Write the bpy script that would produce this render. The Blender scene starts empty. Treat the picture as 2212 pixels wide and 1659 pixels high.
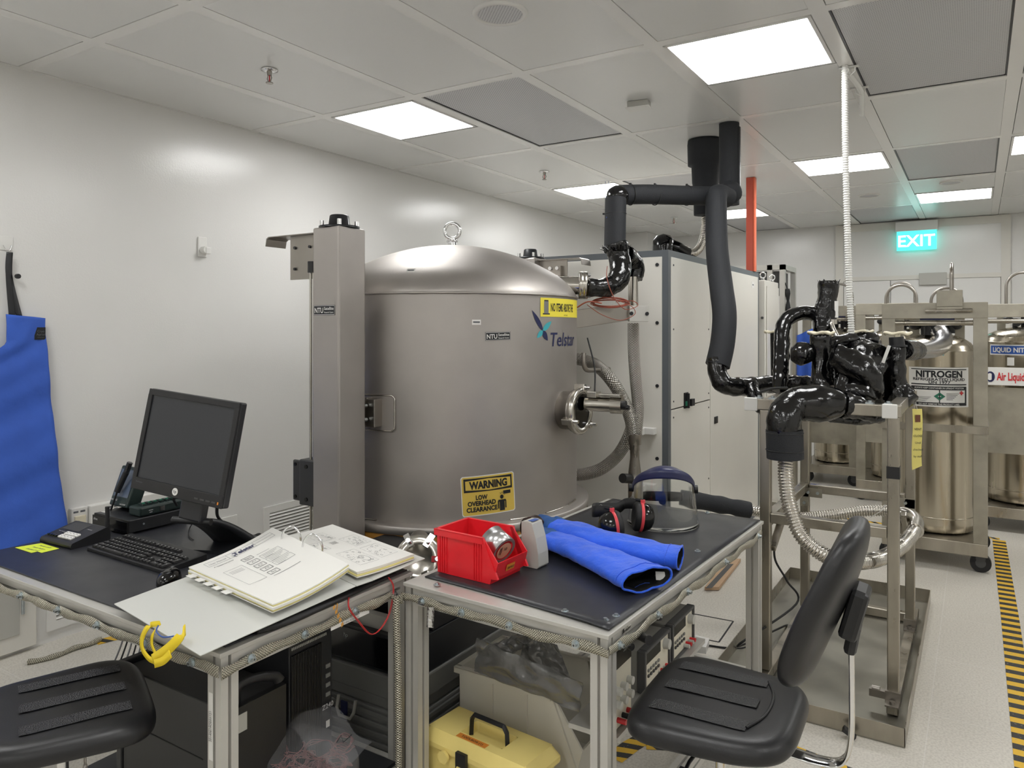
import bpy, bmesh, math, random
from mathutils import Vector, Matrix, noise
R=math.radians; PI=math.pi
random.seed(7)
C=bpy.context.scene.collection
sc=bpy.context.scene
# ---------- camera ----------
cd=bpy.data.cameras.new('camera'); cam=bpy.data.objects.new('camera',cd); C.objects.link(cam)
cam.location=(0,0,1.6); cam.rotation_euler=(R(90),0,R(32.19))
cd.sensor_width=36; cd.lens=36*1599/2212; cd.shift_y=-(829.5-711.4)/2212; cd.clip_start=.05
sc.camera=cam
# ---------- world / exposure ----------
w=bpy.data.worlds.new('world'); sc.world=w; w.use_nodes=True
w.node_tree.nodes['Background'].inputs[0].default_value=(.8,.82,.85,1); w.node_tree.nodes['Background'].inputs[1].default_value=.15
sc.view_settings.view_transform='Standard'; sc.view_settings.look='None'; sc.view_settings.gamma=1
sc.view_settings.exposure=2.15
LAMP=3.6   # radiance of the ceiling light diffusers
# ---------- materials ----------
def lin(c):
    c=c/255; return c/12.92 if c<=.04045 else ((c+.055)/1.055)**2.4
def mat(name,col,rough=.5,metal=0,bump=None,var=0,vs=8,emit=0,trans=0,alpha=1,spec=.5,aniso=0,coat=0,stretch=(1,1,1),rv=0,sheen=0):
    m=bpy.data.materials.new(name); m.use_nodes=True; nt=m.node_tree; b=nt.nodes['Principled BSDF']; L=nt.links.new
    c=(lin(col[0]),lin(col[1]),lin(col[2]),1)
    b.inputs['Base Color'].default_value=c; b.inputs['Roughness'].default_value=rough; b.inputs['Metallic'].default_value=metal
    b.inputs['Specular IOR Level'].default_value=spec; b.inputs['Transmission Weight'].default_value=trans; b.inputs['Alpha'].default_value=alpha
    b.inputs['Coat Weight'].default_value=coat; b.inputs['Sheen Weight'].default_value=sheen
    if aniso: b.inputs['Anisotropic'].default_value=aniso
    if emit: b.inputs['Emission Color'].default_value=c; b.inputs['Emission Strength'].default_value=emit
    tc=nt.nodes.new('ShaderNodeTexCoord'); mp=nt.nodes.new('ShaderNodeMapping'); mp.inputs['Scale'].default_value=stretch; L(tc.outputs['Object'],mp.inputs[0])
    if var or rv:
        n=nt.nodes.new('ShaderNodeTexNoise'); n.inputs['Scale'].default_value=vs; n.inputs['Detail'].default_value=5; L(mp.outputs[0],n.inputs['Vector'])
    if var:
        r=nt.nodes.new('ShaderNodeMix'); r.data_type='RGBA'; mr=nt.nodes.new('ShaderNodeMapRange'); mr.inputs[1].default_value=.3; mr.inputs[2].default_value=.7
        L(n.outputs['Fac'],mr.inputs[0]); L(mr.outputs[0],r.inputs[0])
        r.inputs[6].default_value=tuple(x*(1-var) for x in c[:3])+(1,); r.inputs[7].default_value=tuple(min(1,x*(1+var)) for x in c[:3])+(1,)
        L(r.outputs[2],b.inputs['Base Color'])
    if rv:
        mr=nt.nodes.new('ShaderNodeMapRange'); mr.inputs[1].default_value=.3; mr.inputs[2].default_value=.7; mr.inputs[3].default_value=rough-rv; mr.inputs[4].default_value=rough+rv
        L(n.outputs['Fac'],mr.inputs[0]); L(mr.outputs[0],b.inputs['Roughness'])
    if bump:
        k,s,d=bump; n=nt.nodes.new('ShaderNodeTexVoronoi' if k=='v' else 'ShaderNodeTexNoise'); n.inputs['Scale'].default_value=s
        if k=='n': n.inputs['Detail'].default_value=6
        bp=nt.nodes.new('ShaderNodeBump'); bp.inputs['Strength'].default_value=d; bp.inputs['Distance'].default_value=.01
        L(mp.outputs[0],n.inputs['Vector']); L(n.outputs[0],bp.inputs['Height']); L(bp.outputs[0],b.inputs['Normal'])
    return m
def nodes(m): return m.node_tree, m.node_tree.nodes['Principled BSDF'], m.node_tree.links.new
def MA(nt,op,a,b=None,c=None):
    n=nt.nodes.new('ShaderNodeMath'); n.operation=op
    for i,x in enumerate((a,b,c)):
        if x is None: continue
        if isinstance(x,(int,float)): n.inputs[i].default_value=x
        else: nt.links.new(x,n.inputs[i])
    return n.outputs[0]
def stripe_mat(name,c1,c2,period,slant,rough=.5,wear=0):
    m=mat(name,c1,rough); nt,b,L=nodes(m); uv=nt.nodes.new('ShaderNodeUVMap'); sp=nt.nodes.new('ShaderNodeSeparateXYZ'); L(uv.outputs[0],sp.inputs[0])
    f=MA(nt,'FRACT',MA(nt,'ADD',MA(nt,'DIVIDE',sp.outputs[0],period),MA(nt,'MULTIPLY',sp.outputs[1],slant)))
    g=MA(nt,'GREATER_THAN',f,.5); x=nt.nodes.new('ShaderNodeMix'); x.data_type='RGBA'; L(g,x.inputs[0])
    x.inputs[6].default_value=(lin(c1[0]),lin(c1[1]),lin(c1[2]),1); x.inputs[7].default_value=(lin(c2[0]),lin(c2[1]),lin(c2[2]),1)
    n=nt.nodes.new('ShaderNodeTexNoise'); n.inputs['Scale'].default_value=60; n.inputs['Detail'].default_value=6; tc=nt.nodes.new('ShaderNodeTexCoord'); L(tc.outputs['Object'],n.inputs['Vector'])
    k=MA(nt,'GREATER_THAN',n.outputs['Fac'],.66); y=nt.nodes.new('ShaderNodeMix'); y.data_type='RGBA'; L(MA(nt,'MULTIPLY',k,wear),y.inputs[0]); L(x.outputs[2],y.inputs[6]); y.inputs[7].default_value=(.3,.28,.25,1)
    L(y.outputs[2],b.inputs['Base Color']); return m
def braid_mat(name,c1,c2,su,sv,metal=.8,rough=.35):
    m=mat(name,c1,rough,metal); nt,b,L=nodes(m); uv=nt.nodes.new('ShaderNodeUVMap'); sp=nt.nodes.new('ShaderNodeSeparateXYZ'); L(uv.outputs[0],sp.inputs[0])
    a=MA(nt,'MULTIPLY',sp.outputs[0],su*2*PI); c=MA(nt,'MULTIPLY',sp.outputs[1],sv*2*PI)
    h=MA(nt,'MULTIPLY',MA(nt,'SINE',a),MA(nt,'SINE',c))
    mr=nt.nodes.new('ShaderNodeMapRange'); mr.inputs[1].default_value=-.5; mr.inputs[2].default_value=.5; L(h,mr.inputs[0])
    x=nt.nodes.new('ShaderNodeMix'); x.data_type='RGBA'; L(mr.outputs[0],x.inputs[0])
    x.inputs[6].default_value=(lin(c2[0]),lin(c2[1]),lin(c2[2]),1); x.inputs[7].default_value=(lin(c1[0]),lin(c1[1]),lin(c1[2]),1); L(x.outputs[2],b.inputs['Base Color'])
    bp=nt.nodes.new('ShaderNodeBump'); bp.inputs['Strength'].default_value=.8; bp.inputs['Distance'].default_value=.003; L(h,bp.inputs['Height']); L(bp.outputs[0],b.inputs['Normal'])
    return m
# ---------- mesh builder ----------
_txt={}
def textmesh(s,bold=0.0,cond=1.0):
    k=(s,bold)
    if k not in _txt:
        cu=bpy.data.curves.new('t','FONT'); cu.body=s; cu.size=1; cu.offset=bold; cu.resolution_u=3
        o=bpy.data.objects.new('t',cu); C.objects.link(o); dg=bpy.context.evaluated_depsgraph_get(); dg.update()
        me=bpy.data.meshes.new_from_object(o.evaluated_get(dg))
        _txt[k]=([tuple(v.co) for v in me.vertices],[tuple(p.vertices) for p in me.polygons])
        bpy.data.objects.remove(o); bpy.data.curves.remove(cu); bpy.data.meshes.remove(me)
    return _txt[k]
def frame(axis,up=None):
    z=Vector(axis).normalized(); u=Vector(up) if up else (Vector((0,0,1)) if abs(z.z)<.95 else Vector((1,0,0)))
    x=u.cross(z)
    if x.length<1e-6: x=Vector((0,1,0)).cross(z)
    x.normalize(); y=z.cross(x); return x,y,z
def spline(pts,n=6):
    pts=[Vector(p) for p in pts]; out=[]
    for i in range(len(pts)-1):
        p0=pts[max(i-1,0)]; p1=pts[i]; p2=pts[i+1]; p3=pts[min(i+2,len(pts)-1)]
        for k in range(n):
            t=k/n; out.append(.5*((2*p1)+(p2-p0)*t+(2*p0-5*p1+4*p2-p3)*t*t+(3*p1-p0-3*p2+p3)*t**3))
    out.append(pts[-1]); return out
def resamp(pts,step):
    pts=[Vector(p) for p in pts]; L=[0]
    for a,b in zip(pts,pts[1:]): L.append(L[-1]+(b-a).length)
    n=max(2,int(L[-1]/step)); out=[]; j=0
    for i in range(n+1):
        d=L[-1]*i/n
        while j<len(L)-2 and L[j+1]<d: j+=1
        t=(d-L[j])/max(1e-9,L[j+1]-L[j]); out.append(pts[j].lerp(pts[j+1],min(1,t)))
    return out
class B:
    def __init__(s,t=None,T=None):
        s.v=[];s.f=[];s.m=[];s.s=[];s.uv={};s.mi=0;s.root=t
        s.T=(TG[0] or Matrix()) if T is None else T
    def add(s,vs,fs,sm=False,uv=None):
        o=len(s.v)
        for x in vs: s.v.append(s.T@Vector(x))
        for i,f in enumerate(fs):
            s.f.append(tuple(o+k for k in f)); s.m.append(s.mi); s.s.append(sm)
            if uv: s.uv[len(s.f)-1]=uv[i]
        return s
    def box(s,c,d,rz=0,rot=None,tap=1):
        x,y,z=d[0]/2,d[1]/2,d[2]/2; M=Matrix.Translation(c)@(rot if rot else Matrix.Rotation(rz,4,'Z'))
        vs=[M@Vector((i*x*(tap if k>0 else 1),j*y*(tap if k>0 else 1),k*z)) for i,j,k in ((-1,-1,-1),(1,-1,-1),(1,1,-1),(-1,1,-1),(-1,-1,1),(1,-1,1),(1,1,1),(-1,1,1))]
        return s.add(vs,[(0,3,2,1),(4,5,6,7),(0,1,5,4),(1,2,6,5),(2,3,7,6),(3,0,4,7)])
    def bx(s,x0,x1,y0,y1,z0,z1): return s.box(((x0+x1)/2,(y0+y1)/2,(z0+z1)/2),(abs(x1-x0),abs(y1-y0),abs(z1-z0)))
    def bar(s,p,q,w,h,up=None):
        p=Vector(p);q=Vector(q); x,y,z=frame(q-p,up); M=Matrix.Translation((p+q)/2)@Matrix((x,y,z)).transposed().to_4x4()
        return s.box((0,0,0),(w,h,(q-p).length),rot=M) if 0 else s._b(M,(w,h,(q-p).length))
    def _b(s,M,d):
        x,y,z=d[0]/2,d[1]/2,d[2]/2
        vs=[M@Vector((i*x,j*y,k*z)) for i,j,k in ((-1,-1,-1),(1,-1,-1),(1,1,-1),(-1,1,-1),(-1,-1,1),(1,-1,1),(1,1,1),(-1,1,1))]
        return s.add(vs,[(0,3,2,1),(4,5,6,7),(0,1,5,4),(1,2,6,5),(2,3,7,6),(3,0,4,7)])
    def cyl(s,p,q,r0,r1=None,n=24,caps=True,sm=True):
        r1=r0 if r1 is None else r1; p=Vector(p);q=Vector(q); x,y,z=frame(q-p); vs=[]
        for c,r in ((p,r0),(q,r1)):
            for i in range(n): a=2*PI*i/n; vs.append(c+x*math.cos(a)*r+y*math.sin(a)*r)
        s.add(vs,[(i,(i+1)%n,n+(i+1)%n,n+i) for i in range(n)],sm)
        if caps: s.add(vs[:n],[tuple(range(n-1,-1,-1))]); s.add(vs[n:],[tuple(range(n))])
        return s
    def tube(s,path,r,n=12,step=None,caps=True,sq=None,up=None,sm=True,closed=False):
        P=[Vector(p) for p in path]
        if step: P=resamp(P,step)
        N=len(P); L=[0]
        for a,b in zip(P,P[1:]): L.append(L[-1]+(b-a).length)
        vs=[]; t0=(P[1]-P[0]).normalized(); x,y,z=frame(t0,up)
        for i,p in enumerate(P):
            t=(P[min(i+1,N-1)]-P[max(i-1,0)])
            if closed: t=P[(i+1)%N]-P[(i-1)%N]
            t.normalize(); x=(x-t*x.dot(t)); x.normalize(); y=t.cross(x)
            rr=r(L[i]/L[-1],L[i]) if callable(r) else (r[i] if isinstance(r,(list,tuple)) else r)
            for k in range(n):
                a=2*PI*k/n; ex,ey=(rr if not sq else rr*sq[0]),(rr if not sq else rr*sq[1])
                vs.append(p+x*math.cos(a)*ex+y*math.sin(a)*ey)
        fs=[];uv=[]
        for i in range(N if closed else N-1):
            j=(i+1)%N
            for k in range(n):
                k2=(k+1)%n; fs.append((i*n+k,i*n+k2,j*n+k2,j*n+k)); l1=L[j] if j else L[-1]
                uv.append(((L[i],k/n),(L[i],(k+1)/n),(l1,(k+1)/n),(l1,k/n)))
        s.add(vs,fs,sm,uv)
        if caps and not closed: s.add(vs[:n],[tuple(range(n-1,-1,-1))]); s.add(vs[-n:],[tuple(range(n))])
        return s
    def lathe(s,prof,c=(0,0,0),axis=(0,0,1),n=40,a0=0,a1=2*PI,sm=True):
        x,y,z=frame(axis); c=Vector(c); full=abs(a1-a0-2*PI)<1e-6; k=n if full else n+1; vs=[]
        for r,h in prof:
            for i in range(k): a=a0+(a1-a0)*i/n; vs.append(c+x*math.cos(a)*r+y*math.sin(a)*r+z*h)
        fs=[];uv=[]
        for j in range(len(prof)-1):
            for i in range(n): i2=(i+1)%k; fs.append((j*k+i,j*k+i2,(j+1)*k+i2,(j+1)*k+i)); uv.append(((i/n,j),(( i+1)/n,j),((i+1)/n,j+1),(i/n,j+1)))
        return s.add(vs,fs,sm,uv)
    def sph(s,c,r,n=20,m=12,rot=None):
        if not isinstance(r,(tuple,list)): r=(r,r,r)
        M=Matrix.Translation(c)@(rot if rot else Matrix()); vs=[]
        for j in range(m+1):
            t=PI*j/m
            for i in range(n): a=2*PI*i/n; vs.append(M@Vector((r[0]*math.sin(t)*math.cos(a),r[1]*math.sin(t)*math.sin(a),r[2]*math.cos(t))))
        return s.add(vs,[(j*n+i,(j+1)*n+i,(j+1)*n+(i+1)%n,j*n+(i+1)%n) for j in range(m) for i in range(n)],True)
    def prism(s,poly,h,o=(0,0,0),x=(1,0,0),y=(0,1,0),sm=False):
        o=Vector(o);x=Vector(x);y=Vector(y); z=x.cross(y).normalized(); n=len(poly)
        a=[o+x*p[0]+y*p[1] for p in poly]; b=[p+z*h for p in a]
        s.add(a+b,[tuple(range(n-1,-1,-1)),tuple(range(n,2*n))]); return s.add(a+b,[(i,(i+1)%n,n+(i+1)%n,n+i) for i in range(n)],sm)
    def face(s,pts): return s.add(pts,[tuple(range(len(pts)))])
    def rect(s,o,x,y,w,h,d=0,e=0):   # flat rectangle centred at o
        o=Vector(o);x=Vector(x);y=Vector(y); z=x.cross(y).normalized(); o=o+x*d+y*e
        return s.face([o-x*w/2-y*h/2,o+x*w/2-y*h/2,o+x*w/2+y*h/2,o-x*w/2+y*h/2])
    def grid(s,fn,nu,nv,sm=True,flip=False):
        vs=[fn(i/nu,j/nv) for j in range(nv+1) for i in range(nu+1)]; k=nu+1
        fs=[(j*k+i,j*k+i+1,(j+1)*k+i+1,(j+1)*k+i) for j in range(nv) for i in range(nu)]
        uv=[((i/nu,j/nv),((i+1)/nu,j/nv),((i+1)/nu,(j+1)/nv),(i/nu,(j+1)/nv)) for j in range(nv) for i in range(nu)]
        if flip: fs=[f[::-1] for f in fs]; uv=[u[::-1] for u in uv]
        return s.add(vs,fs,sm,uv)
    def text(s,t,size,o,x=(1,0,0),y=(0,0,1),bold=0,al='c',w=None,mapf=None):
        vs,fs=textmesh(t,bold)
        if not vs: return s
        x0=min(v[0] for v in vs);x1=max(v[0] for v in vs); sx=size if w is None else w/(x1-x0)
        off={'c':-(x0+x1)/2,'l':-x0,'r':-x1}[al]; o=Vector(o);x=Vector(x);y=Vector(y)
        if mapf: return s.add([mapf((v[0]+off)*sx,v[1]*size) for v in vs],fs)
        return s.add([o+x*((v[0]+off)*sx)+y*(v[1]*size) for v in vs],fs)
    def noise(s,amp,sc,i0=0):
        for i in range(i0,len(s.v)):
            v=s.v[i]; s.v[i]=v+Vector(noise.noise_vector(v*sc))*amp
        return s
    def make(s,name,m,parent=None,bevel=0,sub=0,label=None,solid=0,auto=True):
        me=bpy.data.meshes.new(name); M=Matrix()
        r=parent
        if r is not None: M=ROOTM[r.name].inverted()
        me.from_pydata([M@v for v in s.v],[],s.f); ms=m if isinstance(m,(list,tuple)) else [m]
        for x in ms: me.materials.append(x)
        for p,i,sm in zip(me.polygons,s.m,s.s): p.material_index=i; p.use_smooth=sm
        if s.uv:
            ul=me.uv_layers.new(name='UVMap').data
            for fi,u in s.uv.items():
                p=me.polygons[fi]
                for k,li in enumerate(p.loop_indices): ul[li].uv=u[k]
        me.validate(); o=bpy.data.objects.new(name,me); C.objects.link(o)
        if r is not None: o.parent=r; ROOTM[o.name]=ROOTM[r.name]
        else: ROOTM[o.name]=Matrix()
        if solid: q=o.modifiers.new('s','SOLIDIFY'); q.thickness=solid; q.offset=0
        if bevel: q=o.modifiers.new('b','BEVEL'); q.width=bevel; q.segments=2; q.limit_method='ANGLE'; q.angle_limit=R(40)
        if sub: q=o.modifiers.new('u','SUBSURF'); q.levels=sub; q.render_levels=sub
        if label: o['label']=label
        return o
ROOTM={}
TG=[None]
def thing(name,label,cat,loc=(0,0,0),rz=0,group=None):
    o=bpy.data.objects.new(name,None); C.objects.link(o); o.empty_display_size=.05; o.location=loc; o.rotation_euler=(0,0,rz)
    o['label']=label; o['category']=cat
    if group: o['group']=group
    ROOTM[o.name]=Matrix.Translation(loc)@Matrix.Rotation(rz,4,'Z'); return o
def L_(t): return B(T=ROOTM[t.name])      # builder whose coordinates are local to a thing
def tag(o,label,cat,group=None,kind=None):
    o['label']=label; o['category']=cat
    if group: o['group']=group
    if kind: o['kind']=kind
    return o
def struct(o): o['kind']='structure'; return o
def dup(root,loc,rz=None,label=None):
    r=root.copy(); C.objects.link(r); r.location=loc
    if rz is not None: r.rotation_euler=(0,0,rz)
    if label: r['label']=label
    def rec(src,dst):
        for ch in list(src.children):
            c=ch.copy(); C.objects.link(c); c.parent=dst; rec(ch,c)
    rec(root,r); return r
# palette
M={}
def mk(k,*a,**b): M[k]=mat(k,*a,**b); return M[k]
mk('wall_paint',(226,225,222),.2,bump=('n',110,.06),spec=.5)
mk('ceiling_panel',(224,224,222),.3,spec=.4,bump=('n',40,.03)); mk('ceiling_bar',(234,233,230),.25)
mk('seam',(90,90,92),.6); mk('white_plastic',(226,225,221),.4); mk('cream_plastic',(222,214,190),.4)
mk('diffuser',(252,252,251),.5,emit=LAMP)
mk('black_plastic',(26,26,28),.42,bump=('n',300,.05)); mk('black_satin',(34,35,38),.35); mk('black_rubber',(22,22,23),.6,bump=('n',120,.1)); mk('black_gloss',(12,12,13),.12)
mk('dark_grey',(70,70,70),.5); mk('mid_grey',(122,122,119),.5); mk('light_grey',(182,181,174),.45); mk('grey_paint',(219,216,208),.3,spec=.5,var=.03,vs=2)
mk('alu',(196,194,188),.38,.35,rv=.06,vs=20); mk('alu_dark',(70,70,70),.5,.5)
mk('chrome',(225,225,225),.12,1); mk('zinc',(190,198,202),.3,1,var=.1,vs=60)
mk('steel',(158,153,146),.34,1,var=.1,vs=5,rv=.07,stretch=(1,1,.3)); mk('tank_steel',(174,169,164),.5,.9,var=.07,vs=4,rv=.05,bump=('n',180,.035))
mk('steel_bright',(196,192,184),.22,1,var=.05,vs=12,rv=.06)
mk('steel_frame',(168,162,150),.33,.95,var=.22,vs=9,rv=.1,stretch=(1,1,.25)); mk('steel_rough',(165,160,147),.5,.75,var=.2,vs=7,rv=.1)
mk('dewar_steel',(186,178,162),.24,1,var=.16,vs=5,rv=.08,stretch=(4,4,.15)); mk('tray_steel',(150,147,137),.42,.85,var=.16,vs=5,rv=.1)
mk('wrap',(8,8,9),.11,spec=.6,bump=('n',16,.75),rv=.04,vs=20); mk('foam',(34,36,40),.75,bump=('n',260,.25)); mk('wrap_smooth',(9,9,10),.13,spec=.6,bump=('n',14,.35))
mk('red_bin',(226,36,46),.32,var=.05,vs=15); mk('blue_cloth',(30,92,226),.7,bump=('n',26,.7),var=.08,vs=12,sheen=.2); mk('apron_cloth',(54,94,190),.75,bump=('n',14,.5),var=.07,vs=8)
mk('glove_worn',(40,82,140),.8,var=.2,vs=18,bump=('n',30,.3))
mk('ink',(22,24,28),.6); mk('ink_grey',(95,97,102),.6); mk('paper',(232,231,226),.6); mk('paper_yellow',(225,214,140),.6); mk('board_white',(206,207,202),.4)
mk('navy',(28,34,78),.5); mk('teal',(64,170,180),.5); mk('yellow_sign',(214,184,84),.45); mk('yellow_sticker',(238,222,70),.5); mk('yellow_box',(248,226,140),.4,var=.03,vs=10)
mk('note_yellow',(214,230,60),.6); mk('orange_label',(225,140,50),.6); mk('kapton',(196,140,62),.35); mk('orange_post',(192,84,64),.4); mk('red',(200,40,45),.4); mk('muff_red',(222,72,80),.4)
mk('screen',(48,50,54),.22,spec=.5); mk('screen_blue',(86,98,118),.2); mk('key',(20,20,22),.4); mk('legend',(200,200,200),.6)
mk('clear_plastic',(248,250,250),.04,trans=1,spec=.5); mk('bag',(165,165,168),.06,alpha=.2,bump=('n',22,.8),spec=1.0); mk('antistatic',(140,140,140),.2,metal=.45,alpha=.72,bump=('n',20,.6))
mk('translucent',(228,224,212),.35,alpha=.86,bump=('n',8,.1)); mk('visor_navy',(36,40,78),.35); mk('beige_panel',(205,200,182),.5)
mk('red_wire',(190,50,50),.5); mk('orange_wire',(150,76,58),.5); mk('blue_wire',(60,90,160),.5); mk('grey_cable',(120,121,122),.5); mk('pink_wire',(150,95,95),.5)
mk('yellow_strap',(236,208,36),.55,var=.05); mk('green_dark',(28,44,42),.45); mk('green',(30,110,85),.5); mk('exit_green',(60,190,178),.4,emit=.55); mk('exit_white',(235,250,250),.4,emit=.9)
mk('foil',(210,210,208),.18,1,bump=('n',40,.8)); mk('stool_grip',(52,52,55),.5,bump=('v',260,.6)); mk('seat_grip',(31,31,33),.42,bump=('v',300,.25)); mk('seat_black',(27,27,29),.38,bump=('n',420,.05)); mk('rust',(110,70,50),.8)
mk('desk_top',(40,41,46),.36,bump=('n',400,.04),rv=.05,vs=6); mk('cardboard',(190,160,130),.8); mk('baseplate',(44,45,47),.4,.3); mk('white_pipe',(228,228,224),.4); mk('alu_silver',(212,212,214),.25,1)
M['braid']=braid_mat('braid',(232,226,208),(112,107,95),130,4,.55,.3); M['hose_braid']=braid_mat('hose_braid',(200,196,188),(105,101,96),100,12,.85,.28)
M['hazard']=stripe_mat('hazard',(222,178,48),(42,42,42),.075,.5,.55,.6); M['hazard_fine']=stripe_mat('hazard_fine',(222,178,48),(42,42,42),.092,0,.55,.7)
# perforated panel
m=mk('perforated',(186,187,190),.45,.1); nt,b,L=nodes(m); tc=nt.nodes.new('ShaderNodeTexCoord'); sp=nt.nodes.new('ShaderNodeSeparateXYZ'); L(tc.outputs['Object'],sp.inputs[0])
h=MA(nt,'MULTIPLY',MA(nt,'SINE',MA(nt,'MULTIPLY',sp.outputs[0],2*PI*62)),MA(nt,'SINE',MA(nt,'MULTIPLY',sp.outputs[1],2*PI*62)))
g=MA(nt,'GREATER_THAN',h,.35); x=nt.nodes.new('ShaderNodeMix'); x.data_type='RGBA'; L(g,x.inputs[0]); x.inputs[6].default_value=(.62,.62,.63,1); x.inputs[7].default_value=(.33,.33,.35,1); L(x.outputs[2],b.inputs['Base Color'])
# floor
m=mk('floor_vinyl',(206,201,191),.38,spec=.4); nt,b,L=nodes(m); tc=nt.nodes.new('ShaderNodeTexCoord'); sp=nt.nodes.new('ShaderNodeSeparateXYZ'); L(tc.outputs['Object'],sp.inputs[0])
n1=nt.nodes.new('ShaderNodeTexNoise'); n1.inputs['Scale'].default_value=110; n1.inputs['Detail'].default_value=3; L(tc.outputs['Object'],n1.inputs['Vector'])
n2=nt.nodes.new('ShaderNodeTexNoise'); n2.inputs['Scale'].default_value=2.2; n2.inputs['Detail'].default_value=6; L(tc.outputs['Object'],n2.inputs['Vector'])
def seamf(ax,off):
    f=MA(nt,'FRACT',MA(nt,'DIVIDE',MA(nt,'ADD',ax,off),.62)); return MA(nt,'LESS_THAN',MA(nt,'ABSOLUTE',MA(nt,'SUBTRACT',f,.5)),.0035)
sm_=MA(nt,'MAXIMUM',seamf(sp.outputs[0],.31+.17),seamf(sp.outputs[1],.31-3.53))
def cmix(f,a,bb):
    x=nt.nodes.new('ShaderNodeMix'); x.data_type='RGBA'; L(f,x.inputs[0])
    for i,c in ((6,a),(7,bb)):
        if isinstance(c,tuple): x.inputs[i].default_value=c
        else: L(c,x.inputs[i])
    return x.outputs[2]
mr=nt.nodes.new('ShaderNodeMapRange'); mr.inputs[1].default_value=.42; mr.inputs[2].default_value=.62; L(n1.outputs['Fac'],mr.inputs[0])
c1=cmix(mr.outputs[0],(.67,.64,.575,1),(.55,.52,.465,1)); c2=cmix(MA(nt,'MULTIPLY',n2.outputs['Fac'],.25),c1,(.42,.39,.34,1)); c3=cmix(MA(nt,'MULTIPLY',sm_,.35),c2,(.75,.73,.7,1)); L(c3,b.inputs['Base Color'])

# ---------- room shell ----------
XW,YB,ZC,XR,YN=-4.02,9.97,2.89,3.6,-2.6
b=B(); b.bx(XW-.1,XR+.1,YN-.1,YB+.1,-.1,0); struct(b.make('floor',M['floor_vinyl']))
b=B(); b.bx(XW-.1,XW,YN-.1,YB+.1,0,ZC+.1); struct(b.make('wall_left',M['wall_paint']))
b=B(); b.bx(XW-.1,XR+.1,YB,YB+.1,0,ZC+.1); struct(b.make('wall_back',M['wall_paint']))
b=B(); b.bx(XR,XR+.1,YN-.1,YB+.1,0,ZC+.1); struct(b.make('wall_right',M['wall_paint']))
b=B(); b.bx(XW-.1,XR+.1,YN-.1,YN,0,ZC+.1); struct(b.make('wall_near',M['wall_paint']))
b=B(); b.bx(XW+.001,-3.70,9.24,YB-.001,.001,ZC-.001); struct(b.make('wall_boxing',M['wall_paint']))
ex=[-3.33+.704*i for i in range(11)]; cx=[(XW+.03,ex[0]-.065)]+[(ex[i],min(ex[i+1]-.065,XR)) for i in range(10) if ex[i]<XR]
sy=[3.22+1.374*k for k in range(-5,5)]; cy=[(sy[i],min(sy[i+1]-.06,YB-.02)) for i in range(9)]+[(sy[9],YB-.02)]
LP=[(1,5,0),(4,5,0),(4,7,0),(5,8,1),(1,7,0),(2,8,1),(6,7,0),(1,3,0),(4,3,0),(7,3,0),(7,5,0),(9,4,0),(1,1,0),(5,1,0),(8,1,0),(9,7,0)]   # column,row,half
GR=[(2,5),(5,5),(5,7),(4,9),(2,9),(2,7),(8,5),(3,2),(6,2)]
b=B(); b.bx(XW-.1,XR+.1,YN-.1,YB+.1,ZC+.012,ZC+.1)
b.mi=1
for e in ex: b.bx(e-.065,e,YN,YB,ZC,ZC+.0125)
b.bx(XW,XW+.03,YN,YB,ZC,ZC+.0125)
for y in sy:
    for (a,c) in cx: b.bx(a,c,y-.06,y,ZC,ZC+.0125)
b.mi=0
lampcells={(i,j):h for i,j,h in LP}
for i,(a,c) in enumerate(cx):
    for j,(p,q) in enumerate(cy):
        if (i,j) in GR: continue
        mid=(p+q)/2
        if (i,j) in lampcells:
            r=(mid+.004,q) if lampcells[(i,j)]==0 else (p,mid-.004); b.bx(a+.004,c-.001,r[0]+.001,r[1]-.004,ZC+.001,ZC+.013)
        else: b.bx(a+.004,c-.001,p+.001,q-.004,ZC+.001,ZC+.013)
b.mi=2
for i,(a,c) in enumerate(cx):
    for j,(p,q) in enumerate(cy):
        if (i,j) in GR: continue
        b.face([(a,p,ZC+.0115),(a,q,ZC+.0115),(c,q,ZC+.0115),(c,p,ZC+.0115)])
struct(b.make('ceiling',[M['ceiling_panel'],M['ceiling_bar'],M['seam']]))
# perforated extract panels
gl=['perforated ceiling panel above the steel chamber, left of the black pipes','large perforated ceiling panel beside the white conduit','perforated ceiling panel past the conduit, in front of the exit sign light','perforated ceiling panel nearest the exit sign','small far perforated ceiling panel by the orange post top','perforated ceiling panel behind the black pipe elbow','perforated ceiling panel to the right of the camera','perforated ceiling panel behind the camera, left','perforated ceiling panel behind the camera, right']
for n,(i,j) in enumerate(GR):
    a,c=cx[i]; p,q=cy[j]; t=thing('perforated_panel',gl[n],'ceiling panel',((a+c)/2,(p+q)/2,ZC))
    b=L_(t); w=(c-a)/2; d=(q-p)/2
    b.box((0,0,.010),(2*w-.02,2*d-.02,.004)); b.make('perforated_sheet',M['perforated'],t)
    b=L_(t)
    for s in (-1,1): b.box((s*(w-.004),0,.008),(.008,2*d,.006)); b.box((0,s*(d-.004),.008),(2*w,.008,.006))
    b.make('edge_gap',M['black_satin'],t)
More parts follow.
